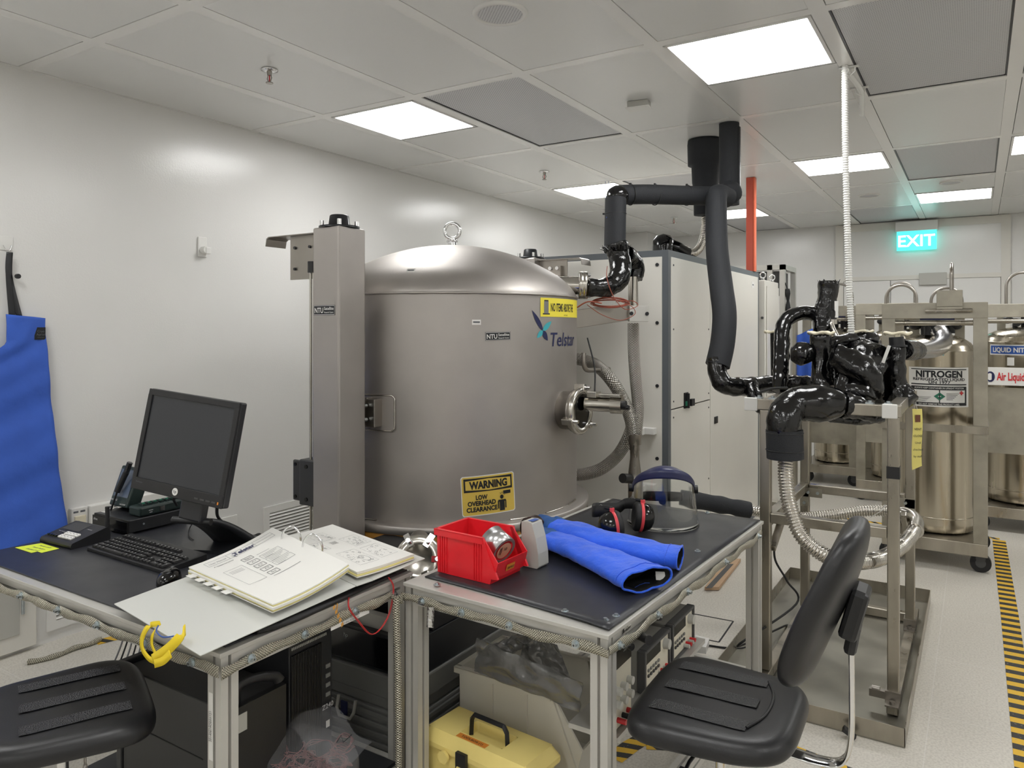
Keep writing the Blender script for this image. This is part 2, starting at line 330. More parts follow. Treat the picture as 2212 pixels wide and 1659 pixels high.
# lights
ll=['square ceiling light over the left wall, nearest the tall steel column','large square ceiling light beside the hanging white conduit','ceiling light crossed by the white conduit in mid room','ceiling light right above the exit sign','ceiling light left of the bent black pipe','ceiling light behind the orange post','ceiling light cut by the right edge of the photo']+['ceiling light over the left desk, above the top edge of the photo','ceiling light over the work chair, above the top edge of the photo','ceiling light right of the hazard tape line, beside the camera','ceiling light right of the hazard tape line, level with the chamber','ceiling light by the right wall, level with the tanks','ceiling light behind the camera by the left wall','ceiling light behind the camera in the room middle','ceiling light behind the camera by the right wall','ceiling light in the far right corner of the room']  # second list: lights added out of view to brighten the room
t0=None
for n,(i,j,h) in enumerate(LP):
    a,c=cx[i]; p,q=cy[j]; mid=(p+q)/2; y=(p+.32) if h==0 else (q-.32); loc=((a+c)/2,y,ZC)
    if n==0:
        t0=thing('ceiling_light',ll[0],'light',loc,group='ceiling lights')
        b=L_(t0)
        for s in (-1,1): b.box((s*.3085,0,.003),(.015,.632,.014)); b.box((0,s*.3085,.003),(.632,.015,.014))
        b.make('light_frame',M['ceiling_bar'],t0)
        b=L_(t0); b.box((0,0,.003),(.602,.602,.006)); b.make('diffuser',M['diffuser'],t0)
    else: dup(t0,loc,label=ll[n])
# ---------- ceiling fittings ----------
def sprinkler(x,y,lab):
    t=thing('sprinkler_head',lab,'sprinkler',(x,y,ZC))
    b=L_(t); b.lathe([(0,0),(.04,0),(.042,-.006),(.02,-.012),(0,-.012)],n=24); b.make('rosette',M['chrome'],t)
    b=L_(t); b.cyl((0,0,-.01),(0,0,-.03),.014,.011,12)
    for s in (-1,1): b.tube([(s*.01,0,-.03),(s*.016,0,-.045),(s*.006,0,-.062),(0,0,-.066)],.003,6)
    b.cyl((0,0,-.066),(0,0,-.07),.018,n=16); b.make('frame',M['steel'],t)
    b=L_(t); b.cyl((0,0,-.03),(0,0,-.062),.003,n=8); b.make('glass_bulb',M['red'],t)
sprinkler(-2.976,2.468,'chrome ceiling sprinkler nearest the left end of the ceiling'); sprinkler(-2.995,5.254,'ceiling sprinkler above the steel chamber dome'); sprinkler(-2.969,8.228,'farthest ceiling sprinkler, past the bent black pipe')
def speaker(x,y,r,lab):
    t=thing('ceiling_speaker',lab,'speaker',(x,y,ZC))
    b=L_(t); b.lathe([(r*.8,.001),(r*.8,-.008),(r*.97,-.009),(r,-.002),(r,.002)],n=40); b.make('rim',M['white_plastic'],t)
    b=L_(t); b.lathe([(0,-.006),(r*.8,-.006)],n=40); b.make('grille',M['perforated'],t)
speaker(-1.65,2.53,.115,'round ceiling speaker at the top edge of the photo'); speaker(-.889,7.863,.1,'round ceiling speaker left of the light above the exit sign'); speaker(-.2,7.55,.09,'round ceiling fitting between the far perforated panel and light')
t=thing('ceiling_sensor','small grey rectangular box on the ceiling left of the large light','sensor',(-1.627,3.936,ZC),R(8))
b=L_(t); b.box((0,0,-.0175),(.12,.075,.035)); b.make('body',M['light_grey'],t,bevel=.004)
b=L_(t); b.box((0,0,-.038),(.135,.09,.006)); b.make('cover',M['white_plastic'],t,bevel=.002)
# conduit on ceiling and hanging flexible conduit
t=thing('ceiling_conduit','white rigid conduit clipped under the ceiling bar','conduit',(-.53,4.3,ZC))
b=B(); b.tube(spline([(-.545,3.93,2.865),(-.53,4.1,2.86),(-.525,4.32,2.86),(-.55,4.55,2.86),(-.575,4.75,2.86),(-.58,4.8,2.88)],6),.013,12); b.make('pipe',M['white_pipe'],t)
for y in (3.95,4.32):
    b=B(); b.box((-.535,y,2.884),(.09,.02,.006)); b.tube([(-.552,y,2.886),(-.552,y,2.86),(-.53,y,2.844),(-.508,y,2.86),(-.508,y,2.886)],.004,6); b.make('clip',M['white_plastic'],t)
b=B(); pts=spline([(-0.551,3.931,2.891),(-0.551,3.943,2.534),(-0.546,3.957,2.195),(-0.540,3.985,1.855),(-0.533,4.013,1.592),(-0.538,4.034,1.522)],8)
b.tube(pts,lambda t,l:.0145+.0022*math.sin(l*2*PI/.012),12,step=.003); tag(b.make('flexible_conduit',M['white_pipe']),'white corrugated conduit hanging from the ceiling to the black wrapped valves','conduit')
b=B(); b.box((.21,5.55,ZC-.001),(.02,.03,.002)) if 0 else b.box((.213,4.30,ZC-.0015),(.03,.045,.003)); tag(b.make('tape_scrap',M['cardboard']),'small tan tape scrap stuck on the ceiling at the right','tape')
# ---------- exit sign ----------
t=thing('exit_sign','green illuminated EXIT sign under a white housing on the back wall','sign',(-.61,9.9,2.62))
b=B(); b.bx(-.83,-.39,9.84,9.965,2.755,2.87); b.make('housing',M['white_plastic'],t,bevel=.006)
b=B(); b.bx(-.815,-.405,9.86,9.88,2.53,2.756); b.make('lit_panel',M['exit_green'],t)
b=B(); b.text('EXIT',.19,(-.61,9.858,2.575),(1,0,0),(0,0,1),.012); b.make('lettering',M['exit_white'],t)
# ---------- back doors ----------
def fr(b,x0,x1,z0,z1,y,w,d):
    b.bx(x0,x0+w,y-d,y,z0,z1); b.bx(x1-w,x1,y-d,y,z0,z1); b.bx(x0+w,x1-w,y-d,y,z1-w,z1)
b=B(); fr(b,-1.5,.31,0.001,2.885,9.969,.09,.03); b.bx(-1.41,.22,9.935,9.969,2.19,2.24); struct(b.make('trim_1',M['grey_paint']))
b=B(); b.bx(-1.41,.22,9.95,9.969,2.24,2.795); struct(b.make('trim_2',M['wall_paint']))
b=B(); b.bx(-1.405,-.893,9.945,9.968,.005,2.188); struct(b.make('door_1',M['wall_paint'],bevel=.003))
b=B(); b.bx(-.885,.215,9.945,9.968,.005,2.188); d2=struct(b.make('door_2',M['wall_paint'],bevel=.003))
b=B(); b.bx(-.585,-.305,9.9,9.944,2.12,2.26); d=b.make('door_closer',M['light_grey'],bevel=.003); tag(d,'flat grey door closer box over the back door','door closer')
# ---------- left wall fittings ----------
b=B(); b.bx(XW,XW+.01,-1.0,1.87,.02,.235); b.bx(XW,XW+.03,-1.0,1.87,.235,.275) if 0 else None
fr_=B(); fr_.bx(XW+.001,XW+.03,.6,1.87,.02,1.05); dd=struct(fr_.make('door_3',M['grey_paint'],bevel=.004))
b=B(); b.bx(XW+.03,XW+.036,.72,1.79,.1,.97); b.make('door_leaf',M['light_grey'],dd,bevel=.004)
b=B(); b.cyl((XW+.045,1.8,.75),(XW+.045,1.8,.86),.008,n=12); b.cyl((XW+.045,1.8,.2),(XW+.045,1.8,.31),.008,n=12); b.make('hinge',M['zinc'],dd)
def vent(y0,y1,z0,z1,lab,grp='wall louvres'):
    t=thing('wall_vent',lab,'vent',(XW,(y0+y1)/2,z0),group=grp)
    b=B(); w=.045; b.bx(XW+.001,XW+.014,y0,y1,z0,z0+w); b.bx(XW+.001,XW+.014,y0,y1,z1-w,z1); b.bx(XW+.001,XW+.014,y0,y0+w,z0+w,z1-w); b.bx(XW+.001,XW+.014,y1-w,y1,z0+w,z1-w); b.make('frame',M['white_plastic'],t)
    b=B(); b.bx(XW+.001,XW+.004,y0+w,y1-w,z0+w,z1-w); b.make('backing',M['dark_grey'],t)
    b=B(); n=int((z1-z0-2*w)/.022)
    for k in range(n): z=z0+w+.011+k*.022; b.add([(XW+.006,y0+w,z+.008),(XW+.006,y1-w,z+.008),(XW+.016,y1-w,z-.006),(XW+.016,y0+w,z-.006),(XW+.004,y0+w,z+.005),(XW+.004,y1-w,z+.005),(XW+.014,y1-w,z-.008),(XW+.014,y0+w,z-.008)],[(0,1,2,3),(7,6,5,4),(3,2,6,7)])
    b.make('slats',M['white_plastic'],t)
vent(1.925,2.33,.06,.415,'wall louvre low beside the access door, under the desk edge'); vent(2.72,3.07,.06,.415,'wall louvre behind the monitor stand'); vent(3.28,3.78,.06,.415,'large wall louvre left of the tall steel column')
# sockets + trunking
for y,z,lab in ((1.97,.585,'white twin data socket partly behind the blue apron'),(2.075,.59,'white twin data socket right of the apron')):
    t=thing('data_socket',lab,'socket',(XW,y,z)); b=B(); b.bx(XW+.001,XW+.035,y-.04,y+.045,z-.07,z+.075); b.make('plate',M['white_plastic'],t,bevel=.004)
    b=B(); b.bx(XW+.035,XW+.05,y-.028,y+.028,z-.02,z+.035); b.make('shutter',M['cream_plastic'],t,bevel=.003)
    b=B(); b.bx(XW+.036,XW+.052,y-.025,y-.008,z-.045,z-.028); b.bx(XW+.036,XW+.052,y+.008,y+.025,z-.045,z-.028); b.make('port',M['ink'],t)
    b=B(); b.bx(XW+.0352,XW+.0356,y-.03,y-.005,z+.05,z+.06); b.bx(XW+.0352,XW+.0356,y+.005,y+.03,z+.05,z+.06); b.make('lettering',M['ink_grey'],t)
t=thing('wall_trunking','long white wall trunking box behind the instruments on the desk','trunking',(XW,2.3,.5))
b=B(); b.bx(XW+.001,XW+.05,2.125,2.62,.49,.665); b.make('body',M['white_plastic'],t,bevel=.004)
b=B(); b.bx(XW+.05,XW+.058,2.16,2.2,.55,.62); b.make('switch',M['cream_plastic'],t)
b=B(); b.cyl((XW+.05,2.3,.57),(XW+.075,2.3,.57),.03,n=20); b.make('outlet',M['cream_plastic'],t)
b=B(); b.bx(XW+.0505,XW+.051,2.2,2.24,.635,.645); b.bx(XW+.0505,XW+.051,2.25,2.29,.635,.645);b.bx(XW+.0505,XW+.051,2.21,2.23,.615,.63);b.bx(XW+.0505,XW+.051,2.25,2.27,.615,.63); b.make('lettering',M['ink_grey'],t)
t=thing('wall_hook','clear adhesive hook on the left wall holding the apron strap','hook',(XW,1.742,2.0))
b=B(); b.bx(XW+.001,XW+.005,1.715,1.775,1.985,2.055); b.make('pad',M['white_plastic'],t,bevel=.002)
b=B(); b.tube(spline([(XW+.006,1.727,2.01),(XW+.012,1.735,1.99),(XW+.016,1.745,1.985),(XW+.012,1.757,1.99),(XW+.006,1.765,2.01)],4),.0025,8); b.tube([(XW+.015,1.745,1.985),(XW+.03,1.745,1.965),(XW+.042,1.745,1.975)],.0025,8); b.make('wire_hook',M['chrome'],t)
t=thing('wall_hook_holder','white plastic clip holder on the left wall above the monitor','holder',(XW,2.826,2.04))
b=B(); b.bx(XW+.001,XW+.012,2.79,2.852,2.04,2.165); b.make('plate',M['white_plastic'],t,bevel=.01)
b=B(); b.cyl((XW+.012,2.822,2.085),(XW+.05,2.822,2.085),.022,n=20); b.bx(XW+.02,XW+.055,2.815,2.85,2.06,2.1); b.make('clip',M['white_plastic'],t,bevel=.004)
# ---------- apron ----------
t=thing('cryogenic_apron','long blue padded apron hanging from the wall hook at the left','apron',(XW,1.75,.5))
def apr(u,v):
    z=1.672-v*1.16; c=1.80+.04*v; hw=.088+.0*v+min(.12,max(0,(v-.12))*.35)+.03*max(0,v-.4)
    yl=1.725-(.0 if v<.12 else min(.4,(v-.12)*1.6)); yr=1.905+.03*v+.06*v*v*0+ .055*v*v
    y=yl+(yr-yl)*u; x=XW+.03+.012+.006*math.sin(u*5+v*3)+.005*math.sin(v*19+u*4)+.055*v+.003*math.sin(v*41+u*9)
    return Vector((x,y,z-.015*u*(1-v)))
b=B(); b.grid(apr,36,80); b.make('body',M['apron_cloth'],t,solid=.012)
b=B()
for dx,y1,y2 in ((.035,1.742,1.758),(.03,1.748,1.79)):
    P=spline([(XW+.035,1.745,1.975),(XW+dx,(y1+1.742)/2+.0,1.86),(XW+.03,y2,1.66)],8)
    vs=[];
    for p in P: vs+= [p+Vector((0,-.014,0)),p+Vector((0,.014,0))]
    b.add(vs,[(2*i,2*i+1,2*i+3,2*i+2) for i in range(len(P)-1)],True)
b.make('strap',M['black_satin'],t,solid=.004)
b=B(); b.cyl((XW+.03,1.78,1.86),(XW+.045,1.78,1.86),.012,n=14); b.make('buckle',M['black_plastic'],t)
b=B(); T0=apr(.84,.07)+Vector((.012,0,0)); b.rect(T0,(0,1,0),(0,0,1),.052,.062); b.mi=1; b.text('Cryo',.016,T0+Vector((.002,.003,.006)),(0,1,0),(0,0,1)); b.text('Apron',.016,T0+Vector((.002,.003,-.01)),(0,1,0),(0,0,1)); b.text('TEMPSHIELD',.006,T0+Vector((.002,.003,-.022)),(0,1,0),(0,0,1)); b.make('label_patch',[M['ink'],M['ink_grey']],t)

# ---------- vacuum chamber ----------
TX,TY,TR=-2.47,3.30,.689
def tp(az,z,r=TR): a=R(az); return Vector((TX+math.cos(a)*r,TY+math.sin(a)*r,z))
def tmap(az0,z0,off=.0015,rot=0,r=TR):
    cr,sr=math.cos(R(rot)),math.sin(R(rot))
    def f(x,y):
        x,y=x*cr-y*sr,x*sr+y*cr
        return tp(az0+math.degrees(x/r),z0+y,r+off)
    return f
def mp(b,f,poly,n=1):   # polygon on curved surface, split into columns when it is a rectangle
    b.add([f(x,y) for x,y in poly],[tuple(range(len(poly)))])
def mrect(b,f,x0,x1,y0,y1,n=16):
    vs=[];
    for i in range(n+1): x=x0+(x1-x0)*i/n; vs+=[f(x,y0),f(x,y1)]
    b.add(vs,[(2*i,2*i+2,2*i+3,2*i+1) for i in range(n)],True)
t=thing('vacuum_chamber','large matte stainless steel cylindrical chamber with domed lid','vacuum chamber',(TX,TY,0))
b=B(); b.lathe([(TR,.69),(TR,1.765)],(TX,TY,0),n=128); b.make('shell',M['tank_steel'],t)
pr=[(0,.285),(.1,.284),(.2,.278),(.32,.264),(.44,.243),(.56,.216),(.69,.177),(.8,.137),(.875,.104),(.93,.07),(.97,.038),(.992,.015),(1,0)]
pp=spline([(x,0,h) for x,h in pr],4)
b=B(); b.lathe([(p.x*TR,p.z) for p in pp],(TX,TY,1.775),n=128); b.make('dome_lid',M['tank_steel'],t)
b=B(); vs=[tp(i*1.5,1.770+.0015*noise.noise(Vector((i*.3,0,0))),TR+.003) for i in range(240)]
b.tube(vs,lambda t,l:.006+.0016*noise.noise(Vector((l*14,0,3))),8,closed=True); b.make('weld_seam',M['tank_steel'],t)
b=B(); b.lathe([(TR-.02,.698),(.745,.698),(.752,.692),(.752,.66),(.74,.656)],(TX,TY,0),n=128); b.make('lid_flange',M['tank_steel'],t)
b=B(); b.lathe([(.742,.656),(.744,.65),(.744,.630),(.742,.626)],(TX,TY,0),n=128); b.make('tape_band',M['kapton'],t,label='amber tape band round the flange joint')
b=B(); b.lathe([(.75,.626),(.752,.62),(.752,.58),(.74,.575),(.6,.575)],(TX,TY,0),n=128); b.make('base_flange',M['tank_steel'],t)
b=B(); b.lathe([(.62,.575),(.62,.30),(0,.30)],(TX,TY,0),n=96); b.make('base_shell',M['baseplate'],t)
for a0,a1,r in ((-97,-84,.71),(-55,-40,.71),(-30,-18,.705),(-12,0,.70),(6,16,.70)):
    b=B(); b.tube([tp(a0+(a1-a0)*k/12,.70,TR+.006) for k in range(13)],.005,8); b.make('flange_weld',M['steel_bright'],t)
for a in (45,135,225,315):
    p=tp(a,0,.5); b=B(); b.bx(p.x-.04,p.x+.04,p.y-.04,p.y+.04,0,.31); b.make('leg',M['baseplate'],t)
# lifting eye
b=B(); b.cyl((TX,TY,2.045),(TX,TY,2.10),.027,.024,24); b.lathe([(.03,2.083),(.034,2.088),(.03,2.093)],(TX,TY,0),n=24)
b.tube([(TX+math.cos(a)*.042*.85,TY+math.cos(a)*.042*.53,2.145+math.sin(a)*.042) for a in [2*PI*k/32 for k in range(32)]],.0105,12,closed=True); b.make('lifting_eye',M['chrome'],t)
# small temperature labels
for az,z,r in ((-64,1.985,.0),(-43.8,1.633,1)):
    if r: f=tmap(az,z)
    b=B()
    if r:
        mrect(b,f,-.021,.021,-.012,.012,4); b.mi=1; mrect(b,tmap(az,z,.0025),-.016,.016,-.003,.004,4)
    else:
        n_=Vector((math.cos(R(-72))*.80,math.sin(R(-72))*.80,.62)).normalized(); o=Vector((TX+.602*math.cos(R(-72)),TY+.602*math.sin(R(-72)),1.877))+n_*.006; x_=Vector((-math.sin(R(-73)),math.cos(R(-73)),0)); y_=n_.cross(x_)
        b.rect(o,x_,y_,.042,.022); b.mi=1; b.rect(o+n_*.0008,x_,y_,.032,.007)
    b.make('temperature_label',[M['white_plastic'],M['ink_grey']],t,label='small white temperature label')
# centre sticker
def ntu(f,b,w=.118,h=.036):
    b.mi=0; mrect(b,f(.0),-w/2,w/2,-h/2,h/2,8); b.mi=1
    g=f(.0006)
    for x0,x1,y0,y1 in ((-w*.48,w*.48,h*.42,h*.46),(-w*.48,w*.48,-h*.46,-h*.42),(-w*.485,-w*.475,-h*.46,h*.46),(w*.475,w*.485,-h*.46,h*.46)): mrect(b,g,x0,x1,y0,y1,4)
    b.text('NTU',h*.74,(0,0,0),bold=.02,w=w*.4,mapf=lambda x,y:g(x-w*.24,y-h*.27))
    b.text('Satellite',h*.42,(0,0,0),bold=.012,w=w*.44,mapf=lambda x,y:g(x+w*.22,y+h*.02))
    b.text('Research Centre',h*.24,(0,0,0),bold=.01,w=w*.42,mapf=lambda x,y:g(x+w*.22,y-h*.3))
b=B(); ntu(lambda o:tmap(-35,1.568,.0015+o,1.5),b,.128,.04); b.make('centre_sticker',[M['ink'],M['white_plastic']],t,label='dark sticker with white lettering')
# maker's logo
b=B(); f=tmap(-13.4,1.594)
def petal(ex,ey,wd,mi):
    L=math.hypot(ex,ey); ux,uy=ex/L,ey/L; P=[]
    for s,k in ((1,range(0,13)),(-1,range(11,0,-1))):
        for i in k: q=i/12; ww=wd*math.sin(PI*q**.8)**.9; P.append((ux*L*q-uy*ww*s,uy*L*q+ux*ww*s))
    b.mi=mi; mp(b,f,P)
petal(-.072,.098,.013,0); petal(.066,.046,.014,1); petal(-.04,-.036,.013,1); petal(.036,-.05,.015,0)
b.mi=0; g=tmap(-13.4,1.594)
b.text('Telstar',.098,(0,0,0),bold=.006,al='l',w=.29,mapf=lambda x,y:g(.048+x+y*.16,-.078+y)); b.make('maker_logo',[M['navy'],M['teal']],t,label='navy and teal winged maker logo with navy lettering')
# yellow notice
b=B(); f=tmap(-14.8,1.71); mrect(b,f,0,.50,-.048,.045,40); b.mi=1
g=tmap(-14.8,1.71,.0024); b.text('NO ITEMS ABOVE THE',.056,(0,0,0),bold=.02,al='l',w=.25,mapf=lambda x,y:g(x+.076,y-.02))
b.mi=2; mrect(b,g,.025,.058,-.032,.028,4); b.mi=1; mrect(b,g,.026,.057,.026,.034,2); mrect(b,g,.016,.068,-.037,-.031,2); b.text('NTU SaRC',.01,(0,0,0),al='l',mapf=lambda x,y:g(x+.2,y-.042))
b.make('notice_sticker',[M['yellow_sticker'],M['ink'],M['mid_grey']],t,label='yellow sticker reading NO ITEMS ABOVE THE')
# warning sign
b=B(); f=lambda o:tmap(-38.8,.829,.0015+o,3.0); W,H=.262,.186
def rr(b,f,w,h,c):
    P=[]
    n=10
    xs=[-w/2+c+(w-2*c)*i/n for i in range(n+1)]; b.add([f(-w/2,-h/2+c),f(-w/2,h/2-c)]+[q for x in xs for q in (f(x,-h/2),f(x,h/2))]+[f(w/2,-h/2+c),f(w/2,h/2-c)],[(0,2,3,1)]+[(2+2*i,4+2*i,5+2*i,3+2*i) for i in range(n)]+[(2+2*n,4+2*n,5+2*n,3+2*n)],False)
b.mi=0; rr(b,f(0),W,H,.008); b.mi=1; rr(b,f(.0006),W-.008,H-.008,.007)
b.mi=2; mrect(b,f(.0012),-.118,.118,.018,.082,12)
b.mi=1; g=f(.0018); n=12
for i in range(n):
    xa=-.110+.22*i/n; xb=-.110+.22*(i+1)/n; hh=lambda x:.027-.006*abs(x)/.110
    mp(b,g,[(xa,.05-hh(xa)),(xb,.05-hh(xb)),(xb,.05+hh(xb)),(xa,.05+hh(xa))])
b.mi=2; h=f(.0024); b.text('WARNING',.047,(0,0,0),bold=.05,w=.185,mapf=lambda x,y:h(x,y+.0335))
for s,yy,ww in (('LOW',-.018,.056),('OVERHEAD',-.045,.135),('CLEARANCE',-.073,.148)): b.text(s,.029,(0,0,0),bold=.045,w=ww,mapf=lambda x,y:h(x-.036,y+yy))
mp(b,h,[(.052,.0),(.096,.004),(.096,.018),(.052,.012)]) if 0 else mrect(b,h,.07,.108,-.006,.010,3)
mp(b,h,[(.062+.009*math.cos(a),-.018+.010*math.sin(a)) for a in [2*PI*k/14 for k in range(14)]])
mrect(b,h,.05,.075,-.082,-.033,3); mrect(b,h,.041,.047,-.072,-.036,1); mrect(b,h,.078,.084,-.072,-.036,1); mrect(b,h,.043,.082,-.04,-.031,3)
for x0,y0,x1,y1 in ((.056,-.004,.053,.003),(.063,-.003,.063,.005),(.07,-.012,.076,-.009),(.07,-.02,.077,-.022)): mp(b,h,[(x0,y0),(x0+.0025,y0),(x1+.0025,y1),(x1,y1)])
b.make('warning_sign',[M['white_plastic'],M['yellow_sign'],M['ink']],t,label='yellow WARNING LOW OVERHEAD CLEARANCE sign')
# hinge pad on the shell
b=B(); mrect(b,tmap(-84,1.207,.006),-.13,.098,-.083,.083,10)
b.make('hinge_pad',M['tank_steel'],t)
b=B(); P=[(-.13,.083),(.085,.083),(.098,.07),(.098,-.07),(.085,-.083),(-.13,-.083)]; f=tmap(-84,1.207,.005); q=[]
for (x0,y0),(x1,y1) in zip(P,P[1:]): q+=[f(x0+(x1-x0)*k/8,y0+(y1-y0)*k/8) for k in range(8)]
b.tube(q,.004,6); b.make('pad_weld',M['steel_bright'],t)
b=B(); b.bx(-2.505,-2.435,2.532,2.61,1.15,1.26); b.bx(-2.42,-2.365,2.56,2.64,1.145,1.275); b.bx(-2.435,-2.42,2.57,2.62,1.14,1.28); b.make('hinge_block',M['steel'],t,bevel=.003)
for z in (1.18,1.245): b=B(); b.cyl((-2.41,2.555,z),(-2.41,2.535,z),.011,n=6); b.make('hinge_bolt',M['zinc'],t)
# viewport
vz=1.19; vc=Vector((TX+.66,TY+.03,vz)); 
b=B(); b.lathe([(.098,0),(.098,.085),(.108,.087),(.108,.098),(.1,.102)],vc,(1,0,.0),48); t2=b.make('viewport',M['steel'],t,label='round clamped glass viewport on the right of the shell')
b=B(); b.lathe([(.094,.10),(.112,.10),(.118,.107),(.118,.128),(.110,.135),(.086,.135),(.086,.127)],vc,(1,0,0),48); b.make('flange_ring',M['steel_bright'],t2)
b=B(); b.lathe([(0,.128),(.086,.128)],vc,(1,0,0),40,sm=False); b.make('glass',M['black_gloss'],t2)
for a in (80,200,320):
    d=Vector((0,math.cos(R(a)),math.sin(R(a)))); q=vc+d*.118
    b=B(); b._b(Matrix.Translation(q+Vector((.108,0,0)))@Matrix.Rotation(R(a),4,'X'),(.058,.035,.03)); b.make('clamp',M['steel_bright'],t2,bevel=.003)
    b=B(); b.cyl(q+Vector((.13,0,0)),q+Vector((.165,0,0)),.009,n=10); b.make('clamp_screw',M['chrome'],t2)
q=vc+Vector((.14,.02,.035)); b=B(); b.cyl(q,q+Vector((.13,.02,0)),.036,n=28); b.cyl(q+Vector((.13,.02,0)),q+Vector((.185,.03,0)),.043,n=28); b.make('camera_tube',M['steel_bright'],t2)
b=B(); e=q+Vector((.185,.03,0)); b.cyl(e,e+Vector((.02,.003,0)),.022,n=20); b.cyl(e+Vector((.02,.003,-.01)),e+Vector((.035,.005,-.01)),.012,n=14); b.make('cable_socket',M['black_plastic'],t2)
b=B(); b.bx(q.x-.0,q.x+.19,q.y-.015,q.y+.03,vz+.075,vz+.09); b.bx(q.x+.02,q.x+.07,q.y-.03,q.y+.03,vz+.07,vz+.1); b.make('mounting_bar',M['steel_bright'],t2,bevel=.002)
b=B(); b.tube(spline([q+Vector((.03,.04,.06)),q+Vector((-.0,.10,.18)),q+Vector((-.06,.14,.33))],6),.004,8); b.make('cable',M['black_rubber'],t2)
# dome side port
az=R(30); d=Vector((math.cos(az),math.sin(az),0)); pc=Vector((TX,TY,1.842))
b=B(); b.cyl(pc+d*.58,pc+d*.70,.05,n=28); b.lathe([(.05,.70),(.074,.70),(.076,.702),(.076,.722),(.074,.724),(.076,.726),(.076,.748),(.03,.75)],pc,d,40); t3=b.make('dome_port',M['steel_bright'],t)
x_,y_,z_=frame(d); b=B()
for k in range(12): a=2*PI*k/12; p=pc+(x_*math.cos(a)+y_*math.sin(a))*.063; b.cyl(p+d*.748,p+d*.765,.006,n=8)
b.make('flange_bolts',M['chrome'],t3)
# ---------- guide columns ----------
def column(y0,lab,side):
    t=thing('guide_column',lab,'column',(-2.4725,y0+.085,0),group='guide columns of the chamber'); x0,x1=-2.555,-2.39; y1=y0+.17
    b=B(); b.bx(x0,x1,y0,y1,0,2.06); b.make('tube',M['tank_steel'],t,bevel=.009)
    cx,cy=(x0+x1)/2,(y0+y1)/2
    b=B(); b.lathe([(.092,2.061),(.092,2.069),(.05,2.071),(.043,2.118),(.038,2.122),(0,2.122)],(cx,cy,0),n=32); b.make('top_cap',M['black_satin'],t)
    for dx,dy in ((-.055,-.055),(.055,-.055),(.055,.055),(-.055,.055),(0,0)): 
        if (dx,dy)!=(0,0): b=B(); b.cyl((cx+dx,cy+dy,2.069),(cx+dx,cy+dy,2.095),.010,n=12); b.make('cap_bolt',M['chrome'],t)
    s=side
    # bracket arm and plate
    b=B()
    if s<0:
        P=[(0,0),(0,-.035),(-.004,-.035),(-.004,-.004),(-.33,-.004),(-.345,-.012),(-.352,-.045),(-.357,-.045),(-.35,-.008),(-.335,0)]
        b.prism([(x0+p[0],2.045+p[1]) for p in P][::-1],-.12,(0,y0+.03,0),(1,0,0),(0,0,1)); b.bx(x0-.215,x0,y0+.06,y0+.068,1.835,2.04)
    else:
        P=[(0,0),(.30,0),(.315,-.008),(.322,-.045),(.317,-.045),(.31,-.012),(.295,-.005),(0,-.005)]
        b.prism([(x1+p[0],2.045+p[1]) for p in P],-.12,(0,y0+.15-.12,0),(1,0,0),(0,0,1)) ; b.bx(x1,x1+.2,y0+.06,y0+.068,1.88,2.04); b.bx(x1+.08,x1+.17,y0+.03,y0+.06,1.92,2.0)
    b.make('top_bracket',M['steel'],t)
    b=B(); xx=(x0-.2) if s<0 else x1+.1
    for dx in (.02,.12) if s<0 else (0,.05):
        for z in (1.885,1.985) if s<0 else (1.93,1.985): b.cyl((xx+dx,y0+.06,z),(xx+dx,y0+(.052 if s<0 else .015),z),.007 if s<0 else .012,n=10)
    b.make('bracket_bolts',M['black_satin'] if s<0 else M['chrome'],t)
    if s<0:
        b=B(); b.bx(x0-.045,x0-.002,y0+.05,y0+.12,.25,1.87); b.make('actuator_rail',M['alu_dark'],t)
        b=B(); b.cyl((x0-.022,y0+.035,.25),(x0-.022,y0+.035,1.86),.011,n=16); b.cyl((x0-.045,y0+.03,.25),(x0-.045,y0+.03,1.86),.006,n=10); b.make('guide_rod',M['steel_bright'],t)
        b=B(); b.cyl((x0-.025,y0+.02,1.86),(x0-.025,y0+.02,1.91),.02,n=14); b.make('rod_end',M['black_plastic'],t)
        b=B(); b.bx(x0-.10,x0-.002,y0+.01,y0+.13,.79,1.0); b.bx(x0-.165,x0-.1,y0+.03,y0+.045,.80,.99); b.make('gearbox',M['alu_dark'],t,bevel=.006)
        b=B(); 
        for z in (.82,.97): b.cyl((x0-.05,y0+.01,z),(x0-.05,y0+.004,z),.009,n=12); b.cyl((x0-.145,y0+.03,z),(x0-.145,y0+.024,z),.008,n=12)
        b.make('gearbox_bolt',M['black_gloss'],t)
        b=B(); b.bx(x0-.05,x0-.005,y0+.0,y0+.045,.42,.5); b.cyl((x0-.03,y0,.45),(x0-.09,y0,.47),.01,n=10); b.make('valve_fitting',M['steel_bright'],t)
        b=B(); g=lambda o:(lambda x,y: Vector((x0+.075+x,y0-.0012-o,1.686+y))); ntu(g,b,.135,.045); b.make('centre_sticker',[M['ink'],M['white_plastic']],t,label='dark sticker with white lettering')
    return t
column(2.36,'tall square steel column left of the chamber with a small dark sticker',-1); column(4.07,'square steel column behind the chamber, only its black capped top showing',1)
# support beam from chamber to the hose plate
p=(-1.884,3.635,1.655); q=(-1.676,3.931,1.704)
b=B(); b.bar(p,q,.03,.10,(0,0,1)); t4=b.make('support_beam',M['steel'],t,bevel=.003)
b=B(); a=Vector((-1.673,3.898,1.690)); c=Vector((-1.601,4.002,1.689)); dv=(c-a); b.bar(a,c,.02,.09,(0,0,1)); b.make('end_plate',M['alu'],t4,bevel=.002)
nn=Vector((-dv.y,dv.x,0)).normalized(); nn=nn if nn.y<0 else -nn
for s in (.08,.9): b=B(); m_=a+dv*s; b.cyl(m_+nn*.008,m_+nn*.016,.011,n=12); b.make('plate_bolt',M['black_satin'],t4)
